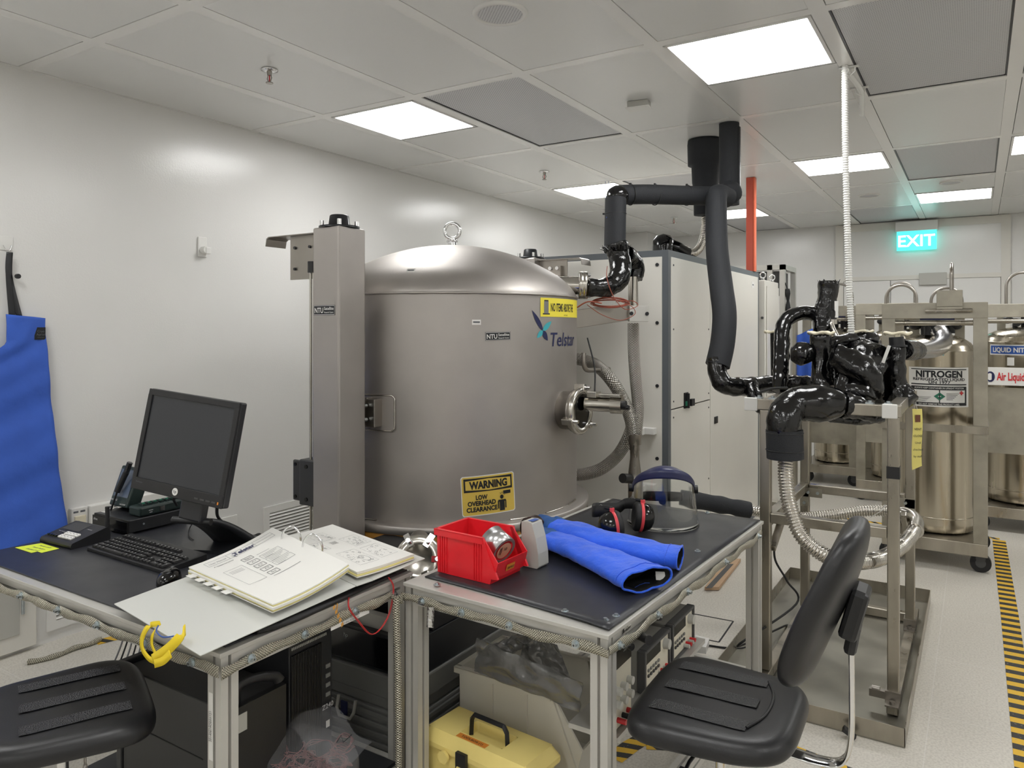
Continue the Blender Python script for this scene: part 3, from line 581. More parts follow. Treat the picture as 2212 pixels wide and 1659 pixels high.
# orange wire bundle on the beam
b=B(); o=Vector((-1.724,3.759,1.732))
for k in range(9):
    P=[]
    for i in range(28):
        a=2*PI*i/27+k; P.append(o+Vector((math.cos(a)*(.085+.012*math.sin(k*2.3)),math.cos(a)*.05+.01*k*0,math.sin(a)*(.022+.006*math.cos(k*1.7))+.004*math.sin(k*5)+.015)))
    b.tube(P,.0022,5)
b.tube(spline([(-1.763,3.676,1.781),(-1.695,3.719,1.768),(-1.614,3.710,1.741),(-1.576,3.734,1.716),(-1.572,3.737,1.679),(-1.636,3.697,1.649),(-1.720,3.644,1.679),(-1.810,3.646,1.735)],6),.0022,6); b.tube(spline([(-1.780,3.843,1.958),(-1.697,3.658,1.879),(-1.667,3.677,1.779),(-1.614,3.710,1.709),(-1.575,3.794,1.730),(-1.602,3.777,1.756),(-1.698,3.776,1.752)],6),.0022,6)
b.tube(spline([(-1.842,3.591,1.719),(-1.784,3.604,1.749),(-1.720,3.644,1.741)],6),.004,6)
tag(b.make('wire_bundle',M['orange_wire']),'loose coil of thin orange wire lying on the steel beam beside the chamber','wire')
# ---------- braided hoses ----------
b=B(); b.cyl((-1.692,4.016,1.905),(-1.690,4.017,1.725),.024,n=20); b.cyl((-1.715,4.037,1.907),(-1.715,4.037,1.726),.02,n=16); tag(b.make('steel_pipe',M['steel_bright']),'short bright steel pipes between the wrapped elbow and the beam plate','pipe')
def hose(name,pts,r,lab):
    b=B(); b.tube(spline([Vector(p) for p in pts],10),r,20,step=.02); return tag(b.make(name,M['hose_braid']),lab,'hose')
hose('braided_hose',[(-1.694,4.014,1.636),(-1.692,4.016,1.469),(-1.675,4.003,1.309),(-1.656,3.991,1.151),(-1.661,3.976,1.000)],.034,'vertical braided steel hose hanging from the aluminium plate')
hose('braided_hose',[(-2.145,4.026,1.428),(-2.031,3.979,1.420),(-1.905,3.941,1.394),(-1.745,3.805,1.323),(-1.706,3.889,1.204),(-1.676,3.931,1.089),(-1.673,3.957,0.999)],.036,'upper braided steel hose arching from the chamber past the J hook')
hose('braided_hose',[(-2.090,4.002,0.715),(-1.996,4.002,0.730),(-1.892,4.008,0.773),(-1.807,4.038,0.851),(-1.732,4.014,0.955),(-1.727,4.065,1.018)],.036,'lower braided steel hose curving up from the chamber base')
t=thing('pipe_reducer_stack','polished steel reducer fitting standing behind the face shield','pipe fitting',(-1.63,3.98,0))
a=Vector((-1.660,3.953,1.003)); b=B(); zz=lambda y:1.6-(y-711.4)/1599*4.23
b.lathe([(.036,zz(937)),(.036,zz(960)),(.03,zz(961)),(.03,zz(972)),(.026,zz(973)),(.026,zz(990)),(.036,zz(1020)),(.036,zz(1035)),(.038,zz(1036)),(.038,zz(1110)),(.034,zz(1111)),(.034,.04)],(a.x,a.y,0),n=32); b.make('body',M['steel'],t)
b=B(); b.cyl((a.x,a.y,.04),(a.x,a.y,.0),.07,n=24); b.make('floor_foot',M['steel'],t)
b=B(); b.cyl((-1.686,3.843,0.765),(-1.673,3.910,0.753),.027,n=20); b.make('knob',M['black_plastic'],t)
b=B(); b.tube(spline([(-1.803,3.592,1.473),(-1.803,3.592,1.416),(-1.801,3.616,1.382),(-1.807,3.707,1.373),(-1.836,3.984,1.367)],6),.013,12); tag(b.make('hose_hook',M['steel']),'steel J shaped hook holding the upper braided hose','hook')
# ---------- big grey cabinet ----------
CX0,CX1,CY0,CY1,CZ=-3.1,-1.61,4.36,6.58,2.09
t=thing('equipment_cabinet','tall light grey panelled cabinet with dark grey frame behind the chamber','cabinet',((CX0+CX1)/2,(CY0+CY1)/2,0))
b=B(); g=.045
for x in (CX0,CX1-g):
    for y in (CY0,CY1-g): b.bx(x,x+g,y,y+g,0,CZ)
for z in (0,CZ-g):
    for y in (CY0,CY1-g): b.bx(CX0+g,CX1-g,y,y+g,z,z+g)
    for x in (CX0,CX1-g): b.bx(x,x+g,CY0+g,CY1-g,z,z+g)
b.make('frame',mk('cab_frame',(92,97,101),.45),t)
b=B(); b.bx(CX0+g-.01,CX1-g+.005,CY0-.003,CY0+.01,.05,CZ-g+.004); FP=b.make('front_panel',M['grey_paint'],t,bevel=.002)
b=B(); b.bx(CX0+.01,CX0+.02,CY0+g,CY1-g,.05,CZ-g); b.bx(CX0+g,CX1-g,CY1-.02,CY1-.01,.05,CZ-g); b.bx(CX0+g,CX1-g,CY0+g,CY1-g,CZ-.03,CZ-.02); b.make('rear_panels',M['grey_paint'],t)
SP=[]
for n,(y0,y1,z0,z1) in enumerate(((CY0+g,5.185,1.105,CZ-g+.004),(CY0+g,5.185,.05,1.098),(5.195,CY1-g,.05,CZ-g+.004))):
    b=B(); b.bx(CX1-.01,CX1+.004,y0,y1,z0,z1); SP.append(b.make('side_panel',M['grey_paint'],t,bevel=.002))
for z in (.1,.43,.8,1.25,1.64,2.0): b=B(); b.cyl((-1.68,CY0-.003,z),(-1.68,CY0-.008,z),.011,n=14); b.make('panel_screw',M['black_satin'],FP)
for y in (4.44,5.15):
    for z in (.15,.55,1.05,1.15,1.6,2.0): b=B(); b.cyl((CX1+.004,y,z),(CX1+.007,y,z),.006,n=10); b.make('panel_screw',M['black_satin'],SP[0] if z>1.1 else SP[1])
b=B(); b.bx(CX1+.004,CX1+.012,4.63,4.70,1.09,1.19); b.bx(CX1+.012,CX1+.035,4.70,4.76,1.10,1.145); b.bx(CX1+.012,CX1+.03,4.66,4.675,1.09,1.185); b.make('isolator_switch',M['black_plastic'],t)
b=B(); b.bx(CX1+.012,CX1+.02,4.64,4.665,1.105,1.135); b.make('indicator',M['green'],t)
b=B(); b.bx(CX1+.004,CX1+.012,5.28,5.35,.92,.97); b.make('latch',M['black_plastic'],SP[2],bevel=.002)
b=B(); b.bx(CX1+.004,CX1+.006,4.8,4.88,.51,.56); b.mi=1; b.bx(CX1+.006,CX1+.007,4.81,4.87,.52,.55); b.make('nameplate',[M['white_plastic'],M['ink']],t)
b=B(); b.bx(CX1+.004,CX1+.006,6.32,6.40,1.95,2.0); b.mi=1; b.bx(CX1+.006,CX1+.0065,6.34,6.38,1.97,1.98); b.make('label_plate',[M['white_plastic'],M['ink_grey']],t)
b=B(); b.bx(CX1+.004,CX1+.006,5.5,5.53,1.32,1.5); b.make('edge_label',M['yellow_sticker'],t)
for p,lab in (((-1.738,4.360,0.969),'upper white plastic block screwed to the grey cabinet front'),((-1.738,4.360,0.623),'lower white plastic block on the grey cabinet front, behind the face shield')):
    t=thing('plastic_block',lab,'block',(p[0],CY0-.06,p[2])); b=B(); b.bx(p[0]-.06,p[0]+.055,CY0-.055,CY0-.004,p[2]-.018,p[2]+.022); b.bx(p[0]-.06,p[0]-.0,CY0-.10,CY0-.055,p[2]-.018,p[2]+.022); b.make('block',M['white_plastic'],t,bevel=.003)
t=thing('electrical_cabinet','narrow light grey electrical cabinet with two lifting eyes past the big cabinet','cabinet',(-1.98,6.87,0))
b=B(); b.bx(-2.4,-1.566,6.62,7.12,0,2.03); b.make('body',M['grey_paint'],t,bevel=.006)
b=B(); b.bx(-1.564,-1.556,6.66,7.1,.06,1.98); b.make('door',M['grey_paint'],t,bevel=.003)
for z in (.3,1.0,1.7): b=B(); b.cyl((-1.59,6.618,z),(-1.59,6.612,z),.012,n=10); b.make('door_screw',M['dark_grey'],t)
for y in (6.68,7.03):
    b=B(); b.cyl((-1.6,y,2.03),(-1.6,y,2.05),.016,n=14); b.tube([(-1.6+math.cos(a)*.02,y+math.cos(a)*.012,2.075+math.sin(a)*.026) for a in [2*PI*k/20 for k in range(20)]],.006,8,closed=True); b.make('lifting_eye',M['chrome'],t)
b=B(); b.bx(-1.67,-1.61,6.39,6.45,CZ+.001,ZC-.001); b.mi=1; b.bx(-1.609,-1.598,6.388,6.452,CZ+.001,ZC-.001)
tag(b.make('orange_post',[M['orange_post'],mk('orange_edge',(225,105,70),.35)],bevel=.003),'tall orange rectangular post from the grey cabinet up to the ceiling','post')
t=thing('profile_rack','grey aluminium profile rack standing in the far corner behind the electrical cabinet','rack',(-2.1,8.0,0))
for x in (-2.6,-1.78,-1.66):
    b=B(); b.bx(x,x+.05,7.6,7.65,0,2.24); b.make('post',M['alu'],t)
b=B(); b.bx(-2.6,-1.61,7.6,7.65,2.19,2.24) ; b.bx(-2.6,-1.61,8.1,8.15,2.19,2.24); b.bx(-1.66,-1.61,7.65,8.1,2.19,2.24); b.bx(-2.6,-2.55,7.65,8.1,2.19,2.24); b.make('top_rail',M['alu'],t)
for x in (-2.6,-1.66): b=B(); b.bx(x,x+.05,8.1,8.15,0,2.19); b.make('post',M['alu'],t)
b=B(); b.bx(-2.54,-1.68,7.66,8.08,1.95,2.18); b.make('panel',M['dark_grey'],t)
b=B(); b.tube(spline([(-1.588,7.62,2.0),(-1.585,7.63,1.8),(-1.588,7.62,1.5),(-1.59,7.62,1.3)],6),lambda t,l:.02+.006*math.sin(l*40),8); b.tube([(-1.612,7.62,2.06),(-1.588,7.62,2.0)],.006,8); tag(b.make('cable_coil',M['black_rubber']),'black cable coil hung on the side of the far aluminium rack','cable')
b=B(); b.grid(lambda u,v:Vector((-1.50+.26*u,7.62+.02*math.sin(u*9),1.66-.62*v-(.12*(1-u) if v<.3 else 0))),12,12); tag(b.make('blue_cover',M['apron_cloth'],solid=.015),'blue cloth cover partly seen behind the black wrapped pipe loop','cloth cover')
b=B(); b.bx(-1.53,-1.5,7.56,7.66,0,1.7); tag(b.make('cover_stand',M['steel_rough']),'thin steel upright carrying the blue cloth cover','upright')
# ---------- insulated pipework ----------
t=thing('insulated_pipework','black insulated pipe run from the ceiling over the chamber to the valve stand','pipe',(-1.32,4.67,2.43))
def wrap(name,pts,r,m='wrap',n=18,step=.012,am=.005,sc=22,lab=None,par=None,caps=True,wr=.004):
    b=B(); b.tube(spline([Vector(p) for p in pts],8),lambda q,l:(r(q) if callable(r) else r)*(1+.03*math.sin(l*60))+wr*noise.noise(Vector((l*38,1,0))),n,step=step,caps=caps); b.noise(am,sc); b.noise(am*.5,sc*3); return b.make(name,M[m],par or t,label=lab)
def smooth_pipe(name,pts,r,m='foam',par=None,k=8,lab=None):
    b=B(); b.tube(spline([Vector(p) for p in pts],k),r,28,step=.03); return b.make(name,M[m],par or t,label=lab)
P=Vector((-1.320,4.652,2.388)); smooth_pipe('ceiling_riser',[(P.x,P.y,ZC-.002),(P.x,P.y,2.7),(P.x,P.y,2.38)],.0615)
b=B(); b.bar((P.x+.064,P.y,2.86),(P.x+.064,P.y,2.42),.02,.01); b.make('riser_seam',M['black_plastic'],t)
P=Vector((-1.573,4.977,2.805)); b=B(); b.lathe([(0,ZC-.002),(.118,ZC-.002),(.121,2.86),(.118,2.72),(.094,2.715),(.09,2.60),(.08,2.56),(.078,2.38),(0,2.38)],(P.x,P.y,0),n=40); b.make('ceiling_reducer',M['foam'],t)
smooth_pipe('connector',[(P.x,P.y,2.50),(-1.457,4.814,2.469),(-1.351,4.609,2.430)],.06)
smooth_pipe('horizontal_run',[(-1.763,3.971,2.381),(-1.644,4.117,2.395),(-1.490,4.320,2.405),(-1.303,4.592,2.423)],.0575)
b=B(); b.sph((-1.304,4.615,2.450),.073); b.noise(.004,20); b.make('elbow',M['foam'],t)
smooth_pipe('left_drop',[(-1.756,3.905,2.346),(-1.750,3.885,2.211),(-1.744,3.865,2.037)],.0605)
b=B(); b.sph((-1.764,3.947,2.369),.064); b.noise(.006,22); b.make('corner_wrap',M['wrap_smooth'],t)
smooth_pipe('front_drop',[(-1.287,4.507,2.398),(-1.316,4.394,2.405),(-1.302,4.320,2.311),(-1.268,4.224,2.056),(-1.218,4.137,1.837),(-1.174,4.047,1.680),(-1.168,3.992,1.528),(-1.182,3.947,1.405)],lambda q,l:.060+.005*min(1,q*1.5))
wrap('wrapped_bend',[(-1.186,3.944,1.442),(-1.176,3.927,1.369),(-1.145,3.923,1.313),(-1.090,3.970,1.293),(-1.000,4.097,1.298),(-0.884,4.229,1.310)],lambda q:.052-.006*q)
wrap('wrapped_elbow',[(-1.740,3.868,2.090),(-1.722,3.879,1.998),(-1.697,3.836,1.910),(-1.717,3.787,1.851),(-1.750,3.707,1.828),(-1.801,3.628,1.830)],lambda q:.066-.016*q,am=.006)
wrap('wrapped_branch',[(-1.720,3.939,2.024),(-1.708,4.006,2.007),(-1.695,4.050,1.961),(-1.698,4.036,1.896)],lambda q:.062-.014*q,am=.007)
b=B(); q0=Vector((-1.740,3.868,2.050))
for k in range(18):
    a=2*PI*k/18; r0=.064; e=q0+Vector((math.cos(a)*r0,math.sin(a)*r0,-.01)); f=q0+Vector((math.cos(a)*(.085+.012*math.sin(k*3)),math.sin(a)*.085,.018+.012*math.sin(k*2.1))); a2=a+.42; g_=q0+Vector((math.cos(a2)*r0,math.sin(a2)*r0,-.012)); b.add([e,g_,f],[(0,1,2)],False)
b.make('torn_wrap_edge',M['wrap'],t,solid=.002)
wrap('hanging_wrap',[(-1.026,4.022,1.295),(-0.996,3.981,1.250),(-0.975,3.994,1.194),(-0.956,4.031,1.150)],lambda q:.045-.022*q,am=.008)
for c,dv in (((-1.716,4.024,2.385),None),((-1.617,4.158,2.395),None),((-1.484,4.336,2.407),None)):
    c=Vector(c); ax=(Vector((-1.303,4.592,2.423))-Vector((-1.763,3.971,2.381))).normalized(); x_,y_,z_=frame(ax)
    b=B(); b.tube([c+x_*math.cos(a)*.0595+y_*math.sin(a)*.0595 for a in [2*PI*k/28 for k in range(28)]],.003,6,closed=True,sq=None); b.box((c.x,c.y,c.z+.064),(.012,.012,.01)); b.make('cable_tie',M['black_plastic'],t)
for c in ((-1.754,3.894,2.260),(-1.742,3.866,2.063)):
    b=B(); c=Vector(c); b.tube([c+Vector((math.cos(a)*.062,math.sin(a)*.062,0)) for a in [2*PI*k/28 for k in range(28)]],.003,6,closed=True); b.box((c.x-.055,c.y-.03,c.z),(.016,.012,.01)); b.make('cable_tie',M['black_plastic'],t)
b=B(); b.tube([(-2.747,5.893,2.888),(-1.775,3.822,2.231)],.0025,6); b.tube([(-2.723,5.908,2.888),(-1.792,3.894,2.348)],.0025,6); tag(b.make('blue_wire',M['blue_wire']),'pair of thin blue wires from the ceiling to the black pipe corner','wire')
# pipe stub on the cabinet top
p=Vector((-1.780,4.728,2.115)); b=B(); b.lathe([(.072,2.092-p.z),(.074,.06+2.092-p.z),(.07,.10+2.092-p.z),(.045,.135+2.092-p.z),(0,.15+2.092-p.z)],p,n=28); b.noise(.004,25); b.make('wrapped_end',M['wrap_smooth'],t)
wrap('wrapped_side',[(-1.749,4.748,2.162),(-1.704,4.776,2.143),(-1.657,4.842,2.106)],.045,'wrap_smooth',par=t,am=.003)
b=B(); b.tube(spline([(-1.667,4.835,2.115),(-1.621,4.888,2.117),(-1.597,4.962,2.179),(-1.591,5.025,2.306),(-1.598,5.044,2.421),(-1.598,5.044,2.469)],10),lambda q,l:.026+.003*math.sin(l*2*PI/.014),16,step=.0035); b.make('steel_hose',M['steel_bright'],t)

# ---------- desks ----------
def prof(b,p,q,w=.052):   # T-slot aluminium profile
    p=Vector(p);q=Vector(q); h=w/2; s=.0045; dpt=.012; c=.0015
    e=[(-h,-h),(-s,-h),(-s,-h+dpt),(s,-h+dpt),(s,-h),(h,-h),(h,-s),(h-dpt,-s),(h-dpt,s),(h,s),(h,h),(s,h),(s,h-dpt),(-s,h-dpt),(-s,h),(-h,h),(-h,s),(-h+dpt,s),(-h+dpt,-s),(-h,-s)]
    z=(q-p); L=z.length; z.normalize(); x=Vector((1,0,0)) if abs(z.x)<.9 else Vector((0,1,0)); y=z.cross(x)
    b.prism(e,L,p,x,y)
def bolt(par,p,n,r=.012):
    p=Vector(p);n=Vector(n); b=B(); p=p+n*.006; b.cyl(p-n*.006,p+n*.002,r,n=24); b.cyl(p+n*.002,p+n*.004,r*.78,n=20); b.cyl(p+n*.004,p+n*.012,r*.5,n=16); b.mi=1; b.cyl(p+n*.0121,p+n*.0124,r*.26,n=6); return b.make('bolt',[M['zinc'],M['dark_grey']],par)
def braid(par,pts,n,name='grounding_braid',w=.026,seed=0,anchors=None):
    P=resamp(pts,.012); L=0; vs=[];us=[]; n=Vector(n); up=Vector((0,0,1))
    for i,p in enumerate(P):
        if i: L+=(P[i]-P[i-1]).length
        nn=n(i/len(P)) if callable(n) else n
        dn=min([1]+[(p-q).length for q in (anchors or [])]); o=.002+.0055*min(1,dn/.09)*(1+.5*math.sin(L*23+seed)); dz=.004*math.sin(L*22.4+seed*2)*min(1,dn/.05)
        ww=w/2*(1+.18*math.sin(L*45+seed))
        vs+=[p+nn*o+Vector((0,0,dz-ww)),p+nn*(o+.002)+Vector((0,0,dz)),p+nn*o+Vector((0,0,dz+ww))]; us.append(L)
    fs=[];uv=[]
    for i in range(len(P)-1):
        for k in (0,1): a=3*i+k; fs.append((a,a+3,a+4,a+1)); uv.append(((us[i],k/2),(us[i+1],k/2),(us[i+1],(k+1)/2),(us[i],(k+1)/2)))
    b=B(); b.add(vs,fs,True,uv); return b.make(name,M['braid'],par,solid=.002)
def desk(name,label,x0,x1,y0,y1,rails,rz):
    t=thing(name,label,'desk',((x0+x1)/2,(y0+y1)/2,0),rz); w=.052; H=.782; k=w/2+.006
    for x in (x0+k,x1-k):
        for y in (y0+k,y1-k): b=B(); prof(b,(x,y,0.012),(x,y,H)); b.make('leg',M['alu'],t)
    for y in (y0+k,y1-k): b=B(); prof(b,(x0+k+w/2,y,H-w/2),(x1-k-w/2,y,H-w/2)); b.make('apron_rail',M['alu'],t)
    for x in (x0+k,x1-k): b=B(); prof(b,(x,y0+k+w/2,H-w/2),(x,y1-k-w/2,H-w/2)); b.make('apron_rail',M['alu'],t)
    for x in (x0+k,x1-k):
        for y in (y0+k,y1-k): b=B(); b.cyl((x,y,0),(x,y,.012),.03,.025,20); b.make('foot',M['black_plastic'],t)
    for a,c in rails: b=B(); prof(b,a,c); b.make('low_rail',M['alu'],t)
    b=B(); b.bx(x0,x1,y0,y1,H,.794); b.make('top_sheet',M['alu_silver'] if 0 else M['alu'],t,bevel=.0015)
    return t
D1=(-3.02,-1.59,1.168,1.908); D2=(-1.5215,-.7915,1.796,3.214)
D2C=Vector((-1.1565,2.505,0)); D2T=Matrix.Translation(D2C)@Matrix.Rotation(R(-2.4),4,'Z')@Matrix.Translation(-D2C)
d1=desk('work_desk','aluminium profile desk with black top carrying the monitor and open binder',*D1,[((D1[0]+.032,1.226,.14),(D1[0]+.032,1.85,.14)),((D1[1]-.032,1.226,.14),(D1[1]-.032,1.85,.14)),((-2.96,1.87,.14),(-1.65,1.87,.14))],0)
TG[0]=D2T
d2=desk('work_desk','aluminium profile desk with black top carrying the red bin and blue gloves',*D2,[((D2[0]+.032,1.855,.14),(D2[0]+.032,3.155,.14)),((D2[1]-.032,1.855,.14),(D2[1]-.032,3.155,.14)),((-1.46,3.182,.14),(-.85,3.182,.14))],R(-2.4))
TG[0]=None
b=B(); b.bx(D1[0]+.012,D1[1]-.02,D1[2]+.03,D1[3]-.006,.7945,.7995); b.make('top_mat',M['desk_top'],d1,bevel=.001)
# second desk mat is a sheet with a slightly lifted corner
x0,x1,y0,y1=D2[0]+.03,D2[1]-.012,D2[2]+.07,D2[3]-.01
TG[0]=D2T
def mf(u,v):
    x=x0+(x1-x0)*u; y=y0+(y1-y0)*v - .05*max(0,1-abs(u-.93)/.35)*(1-v)**12*0; e=math.exp(-((u-.88)**2/.02+v*v/.004)); return Vector((x,y-.045*u*u*(1-v)**10,.7975+.004*e))
b=B(); b.grid(mf,24,40); b.make('top_mat',M['desk_top'],d2,solid=.004); TG[0]=None
# grounding braid with bolts
z=.752
g1=braid(d1,[(D1[0],D1[2],z),(D1[1]+.005,D1[2],z)],(0,-1,0),seed=1,anchors=[Vector((u,D1[2],z)) for u in (-2.579,-2.352,-2.135,-1.900,-1.694)]); g1b=braid(d1,[(D1[1],D1[2]-.004,z),(D1[1],1.80,z)],(1,0,0),seed=2,anchors=[Vector((D1[1],u,z)) for u in (1.256,1.435,1.633,1.806)])
TG[0]=D2T
g2=braid(d2,[(D2[0],D2[2],z),(D2[1]+.005,D2[2],z)],(0,-1,0),seed=3,anchors=[Vector((u,D2[2],z)) for u in (-1.437,-1.279,-1.105,-0.887)]); g2b=braid(d2,[(D2[1],D2[2]-.004,z),(D2[1],3.17,z)],(1,0,0),seed=4,anchors=[Vector((D2[1],u,z)) for u in (1.851,2.105,2.344,2.715,3.122)])
for u in (-1.437,-1.279,-1.105,-0.887): bolt(g2,(u,D2[2],z),(0,-1,0))
for u in (1.851,2.105,2.344,2.715,3.122): bolt(g2b,(D2[1],u,z),(1,0,0))
TG[0]=None
for u in (-2.579,-2.352,-2.135,-1.900,-1.694): bolt(g1,(u,D1[2],z),(0,-1,0))
for u in (1.256,1.435,1.633,1.806): bolt(g1b,(D1[1],u,z),(1,0,0))
braid(d2,[(-1.588,1.80,z),(-1.57,1.80,z-.01),(-1.54,1.805,z)],(.2,-1,0),name='braid_bridge',seed=5)
b=B(); b.tube(spline([(-1.558,1.79,z),(-1.556,1.785,.70),(-1.553,1.79,.5),(-1.555,1.795,.2),(-1.553,1.785,.03)],6),.011,10); b.make('braid_drop',M['braid'],d2)
for p in ((-0.991,1.856,0.800),(-0.867,1.859,0.800),(-0.854,1.902,0.800),(-0.855,2.614,0.800),(-0.998,3.183,0.800),(-1.434,1.837,0.800)): b=B(); b.cyl((p[0],p[1],.799),(p[0],p[1],.802),.011,n=20); b.cyl((p[0],p[1],.802),(p[0],p[1],.807),.006,n=6); b.make('top_bolt',M['zinc'],d2)
for p in ((-2.33,1.885),(-2.27,1.885)): b=B(); b.cyl((p[0],p[1],.799),(p[0],p[1],.803),.013,n=20); b.cyl((p[0],p[1],.803),(p[0],p[1],.808),.007,n=6); b.make('top_bolt',M['zinc'],d1)
b=B(); b.grid(lambda u,v:Vector((-1.44+.028*u,1.795-.003*math.sin(u*6)-.004*v,.745-.062*v)),5,8); b.noise(.002,60); b.make('foil_tag',M['foil'],d2)
b=B(); b.grid(lambda u,v:Vector((-.822+.006*math.sin(v*9),1.872+.05*u,.79-.07*v)),6,8); b.noise(.003,50); b.make('foil_tag',M['foil'],d2)
for par,o,xd in ((d1,(-1.5545,1.58,.765),(0,1,0)),):
    b=B(); b.rect((-1.5865,1.615,.735),(0,1,0),(0,0,1),.16,.018); b.mi=1; b.text('SaRC Satellite Research Centre',.006,(-1.5860,1.615,.737),(0,1,0),(0,0,1)); b.text('20140619OE05121',.009,(-1.5860,1.615,.728),(0,1,0),(0,0,1)); b.make('asset_label',[M['white_plastic'],M['ink']],par)
b=B(); lx=D1[1]-.006-.026; b.rect((lx-.012,D1[2]+.005,.60),(1,0,0),(0,0,1),.016,.17); b.mi=1
b.text('20140619OE05121',.010,(lx-.009,D1[2]+.0042,.60),(0,0,1),(-1,0,0)); b.text('SaRC Satellite Research Centre',.006,(lx-.017,D1[2]+.0042,.60),(0,0,1),(-1,0,0)); b.make('asset_label',[M['white_plastic'],M['ink']],d1)
# ---------- monitor ----------
def rotm(loc,yaw,tilt=0,roll=0): return Matrix.Translation(loc)@Matrix.Rotation(yaw,4,'Z')@Matrix.Rotation(-tilt,4,'X')@Matrix.Rotation(roll,4,'Y')
t=thing('monitor','black square-ish desktop monitor tilted on a folding stand, screen off','monitor',(-2.4,1.72,.80))
MM=rotm((-2.351,1.588,1.19),.169,.158,.087); W,H=.43,.36
b=B(T=MM); b.box((0,.012,0),(W,.03,H)); b.box((0,.038,0),(W*.86,.03,H*.8)); bz=b.make('housing',M['black_satin'],t,bevel=.006)
b=B(T=MM)
for c,d in (((0,-.006,H/2-.012),(W-.004,.008,.022)),((0,-.006,-H/2+.021),(W-.004,.008,.042)),((-W/2+.011,-.006,.01),(.02,.008,H-.06)),((W/2-.011,-.006,.01),(.02,.008,H-.06))): b.box(c,d)
bz2=b.make('bezel',M['black_plastic'],t,bevel=.002)
b=B(T=MM); b.rect((0,-.0045,.009),(1,0,0),(0,0,1),W-.042,H-.064); b.make('screen',M['screen'],t)
b=B(T=MM); b.add([( .013*math.cos(a),-.0108,-H/2+.022+.013*math.sin(a)) for a in [2*PI*k/28 for k in range(28)]],[tuple(range(28))]); b.mi=1; b.text('hp',.015,(0,-.0112,-H/2+.018),(1,0,0),(0,0,1),.01); b.make('badge',[M['white_plastic'],M['ink']],bz2)
b=B(T=MM); b.text('EliteDisplay',.007,(-W/2+.04,-.0108,-H/2+.026),(1,0,0),(0,0,1)); b.make('model_lettering',M['ink_grey'],t)
b=B(T=MM); 
for k in range(4): b.box((.10+.026*k,-.0105,-H/2+.016),(.018,.002,.005))
b.make('button_strip',M['dark_grey'],bz2)
b=B(T=MM); b.box((W/2-.018,-.0105,-H/2+.016),(.005,.002,.009)); b.make('power_light',M['orange_label'],bz2)
b=B(T=MM); b.box((.06,.03,-H/2-.03),(.10,.035,.075)); b.box((.06,.06,-.08),(.12,.04,.16)); b.make('stand_neck',M['black_satin'],t,bevel=.006)
hp=MM@Vector((.06,.03,-H/2-.07)); ax=Vector((math.cos(.35),math.sin(.35),0))
b=B(); b.cyl(hp-ax*.075,hp+ax*.075,.012,n=20); b.make('hinge',M['black_plastic'],t)
nb=Vector((-ax.y,ax.x,0)); f0=Vector((hp.x,hp.y,hp.z)); 
base=Vector((-2.385,1.70,.80)); nb2=Vector((.80,.60,0))
def st(u,v):   # curved wedge stand
    a=u*2-1; s=v; p=f0.lerp(Vector((-2.33,1.79,.805)),s); p.z=f0.z+(.805-f0.z)*(s**1.5)+.004*math.sin(PI*s); wd=.045+.045*s
    return p+ax*a*wd
b=B(); b.grid(st,4,14); b.make('stand_arm',M['black_satin'],t,solid=.02)
b=B(); P=[(-.115,-.10),(.105,-.09),(.13,.10),(-.10,.11)]; b.prism(P,.012,(-2.375,1.735,.8),(math.cos(.35),math.sin(.35),0),(-math.sin(.35),math.cos(.35),0)); b.make('stand_base',M['black_satin'],t,bevel=.004)
b=B(); b.tube(spline([MM@Vector((.14,.05,-.17)),(-2.478,1.808,0.881),(-2.490,1.859,0.832),(-2.461,1.901,0.808),(-2.423,1.925,0.784),(-2.48,2.02,.74),(-2.5,2.05,.5)],6),.006,8); b.make('power_cable',M['black_rubber'],t)
b=B(); b.tube(spline([MM@Vector((-.02,.05,-.17)),(-2.575,1.688,0.963),(-2.610,1.724,0.922)],6),.005,8); b.make('video_cable',M['black_rubber'],t)
b=B(); b.tube(spline([(-2.553,1.769,0.870),(-2.669,1.820,0.806),(-2.571,1.749,0.804),(-2.470,1.711,0.804),(-2.450,1.667,0.804)],6),.0022,6); b.tube(spline([(-2.522,1.803,0.804),(-2.496,1.745,0.804),(-2.433,1.678,0.804)],6),.0022,6); tag(b.make('thin_cable',M['black_rubber']),'thin black cable curling on the desk between keyboard and monitor stand','cable')
# ---------- keyboard ----------
t=thing('keyboard','black full size computer keyboard lying in front of the monitor','keyboard',(-2.49,1.525,.8),R(-1))
b=L_(t); w=.47; dd=.165
b.add([(-w/2,-dd/2,0),(w/2,-dd/2,0),(w/2,dd/2,0),(-w/2,dd/2,0),(-w/2,-dd/2,.012),(w/2,-dd/2,.012),(w/2,dd/2,.026),(-w/2,dd/2,.026)],[(3,2,1,0),(4,5,6,7),(0,1,5,4),(1,2,6,5),(2,3,7,6),(3,0,4,7)]); b.make('case',M['black_plastic'],t,bevel=.002)
b=L_(t); rows=[]
u=.0197; zf=lambda y:.0125+(y+dd/2)/dd*.0135
def key(x,y,kw,kd=.0158,h=.006):
    z=zf(y); a=kw/2-.0012; c=kd/2; 
    b.mi=0; b.add([(x-a,y-c,z),(x+a,y-c,z),(x+a,y+c,z+.001),(x-a,y+c,z+.001),(x-a+.0015,y-c+.001,z+h),(x+a-.0015,y-c+.001,z+h),(x+a-.0015,y+c-.003,z+h+.001),(x-a+.0015,y+c-.003,z+h+.001)],[(4,5,6,7),(0,1,5,4),(1,2,6,5),(2,3,7,6),(3,0,4,7)])
    b.mi=1; b.add([(x-.002,y,z+h+.0008),(x+.002,y,z+h+.0008),(x+.002,y+.003,z+h+.0010),(x-.002,y+.003,z+h+.0010)],[(0,1,2,3)])
X0=-w/2+.014; Y0=-dd/2+.018
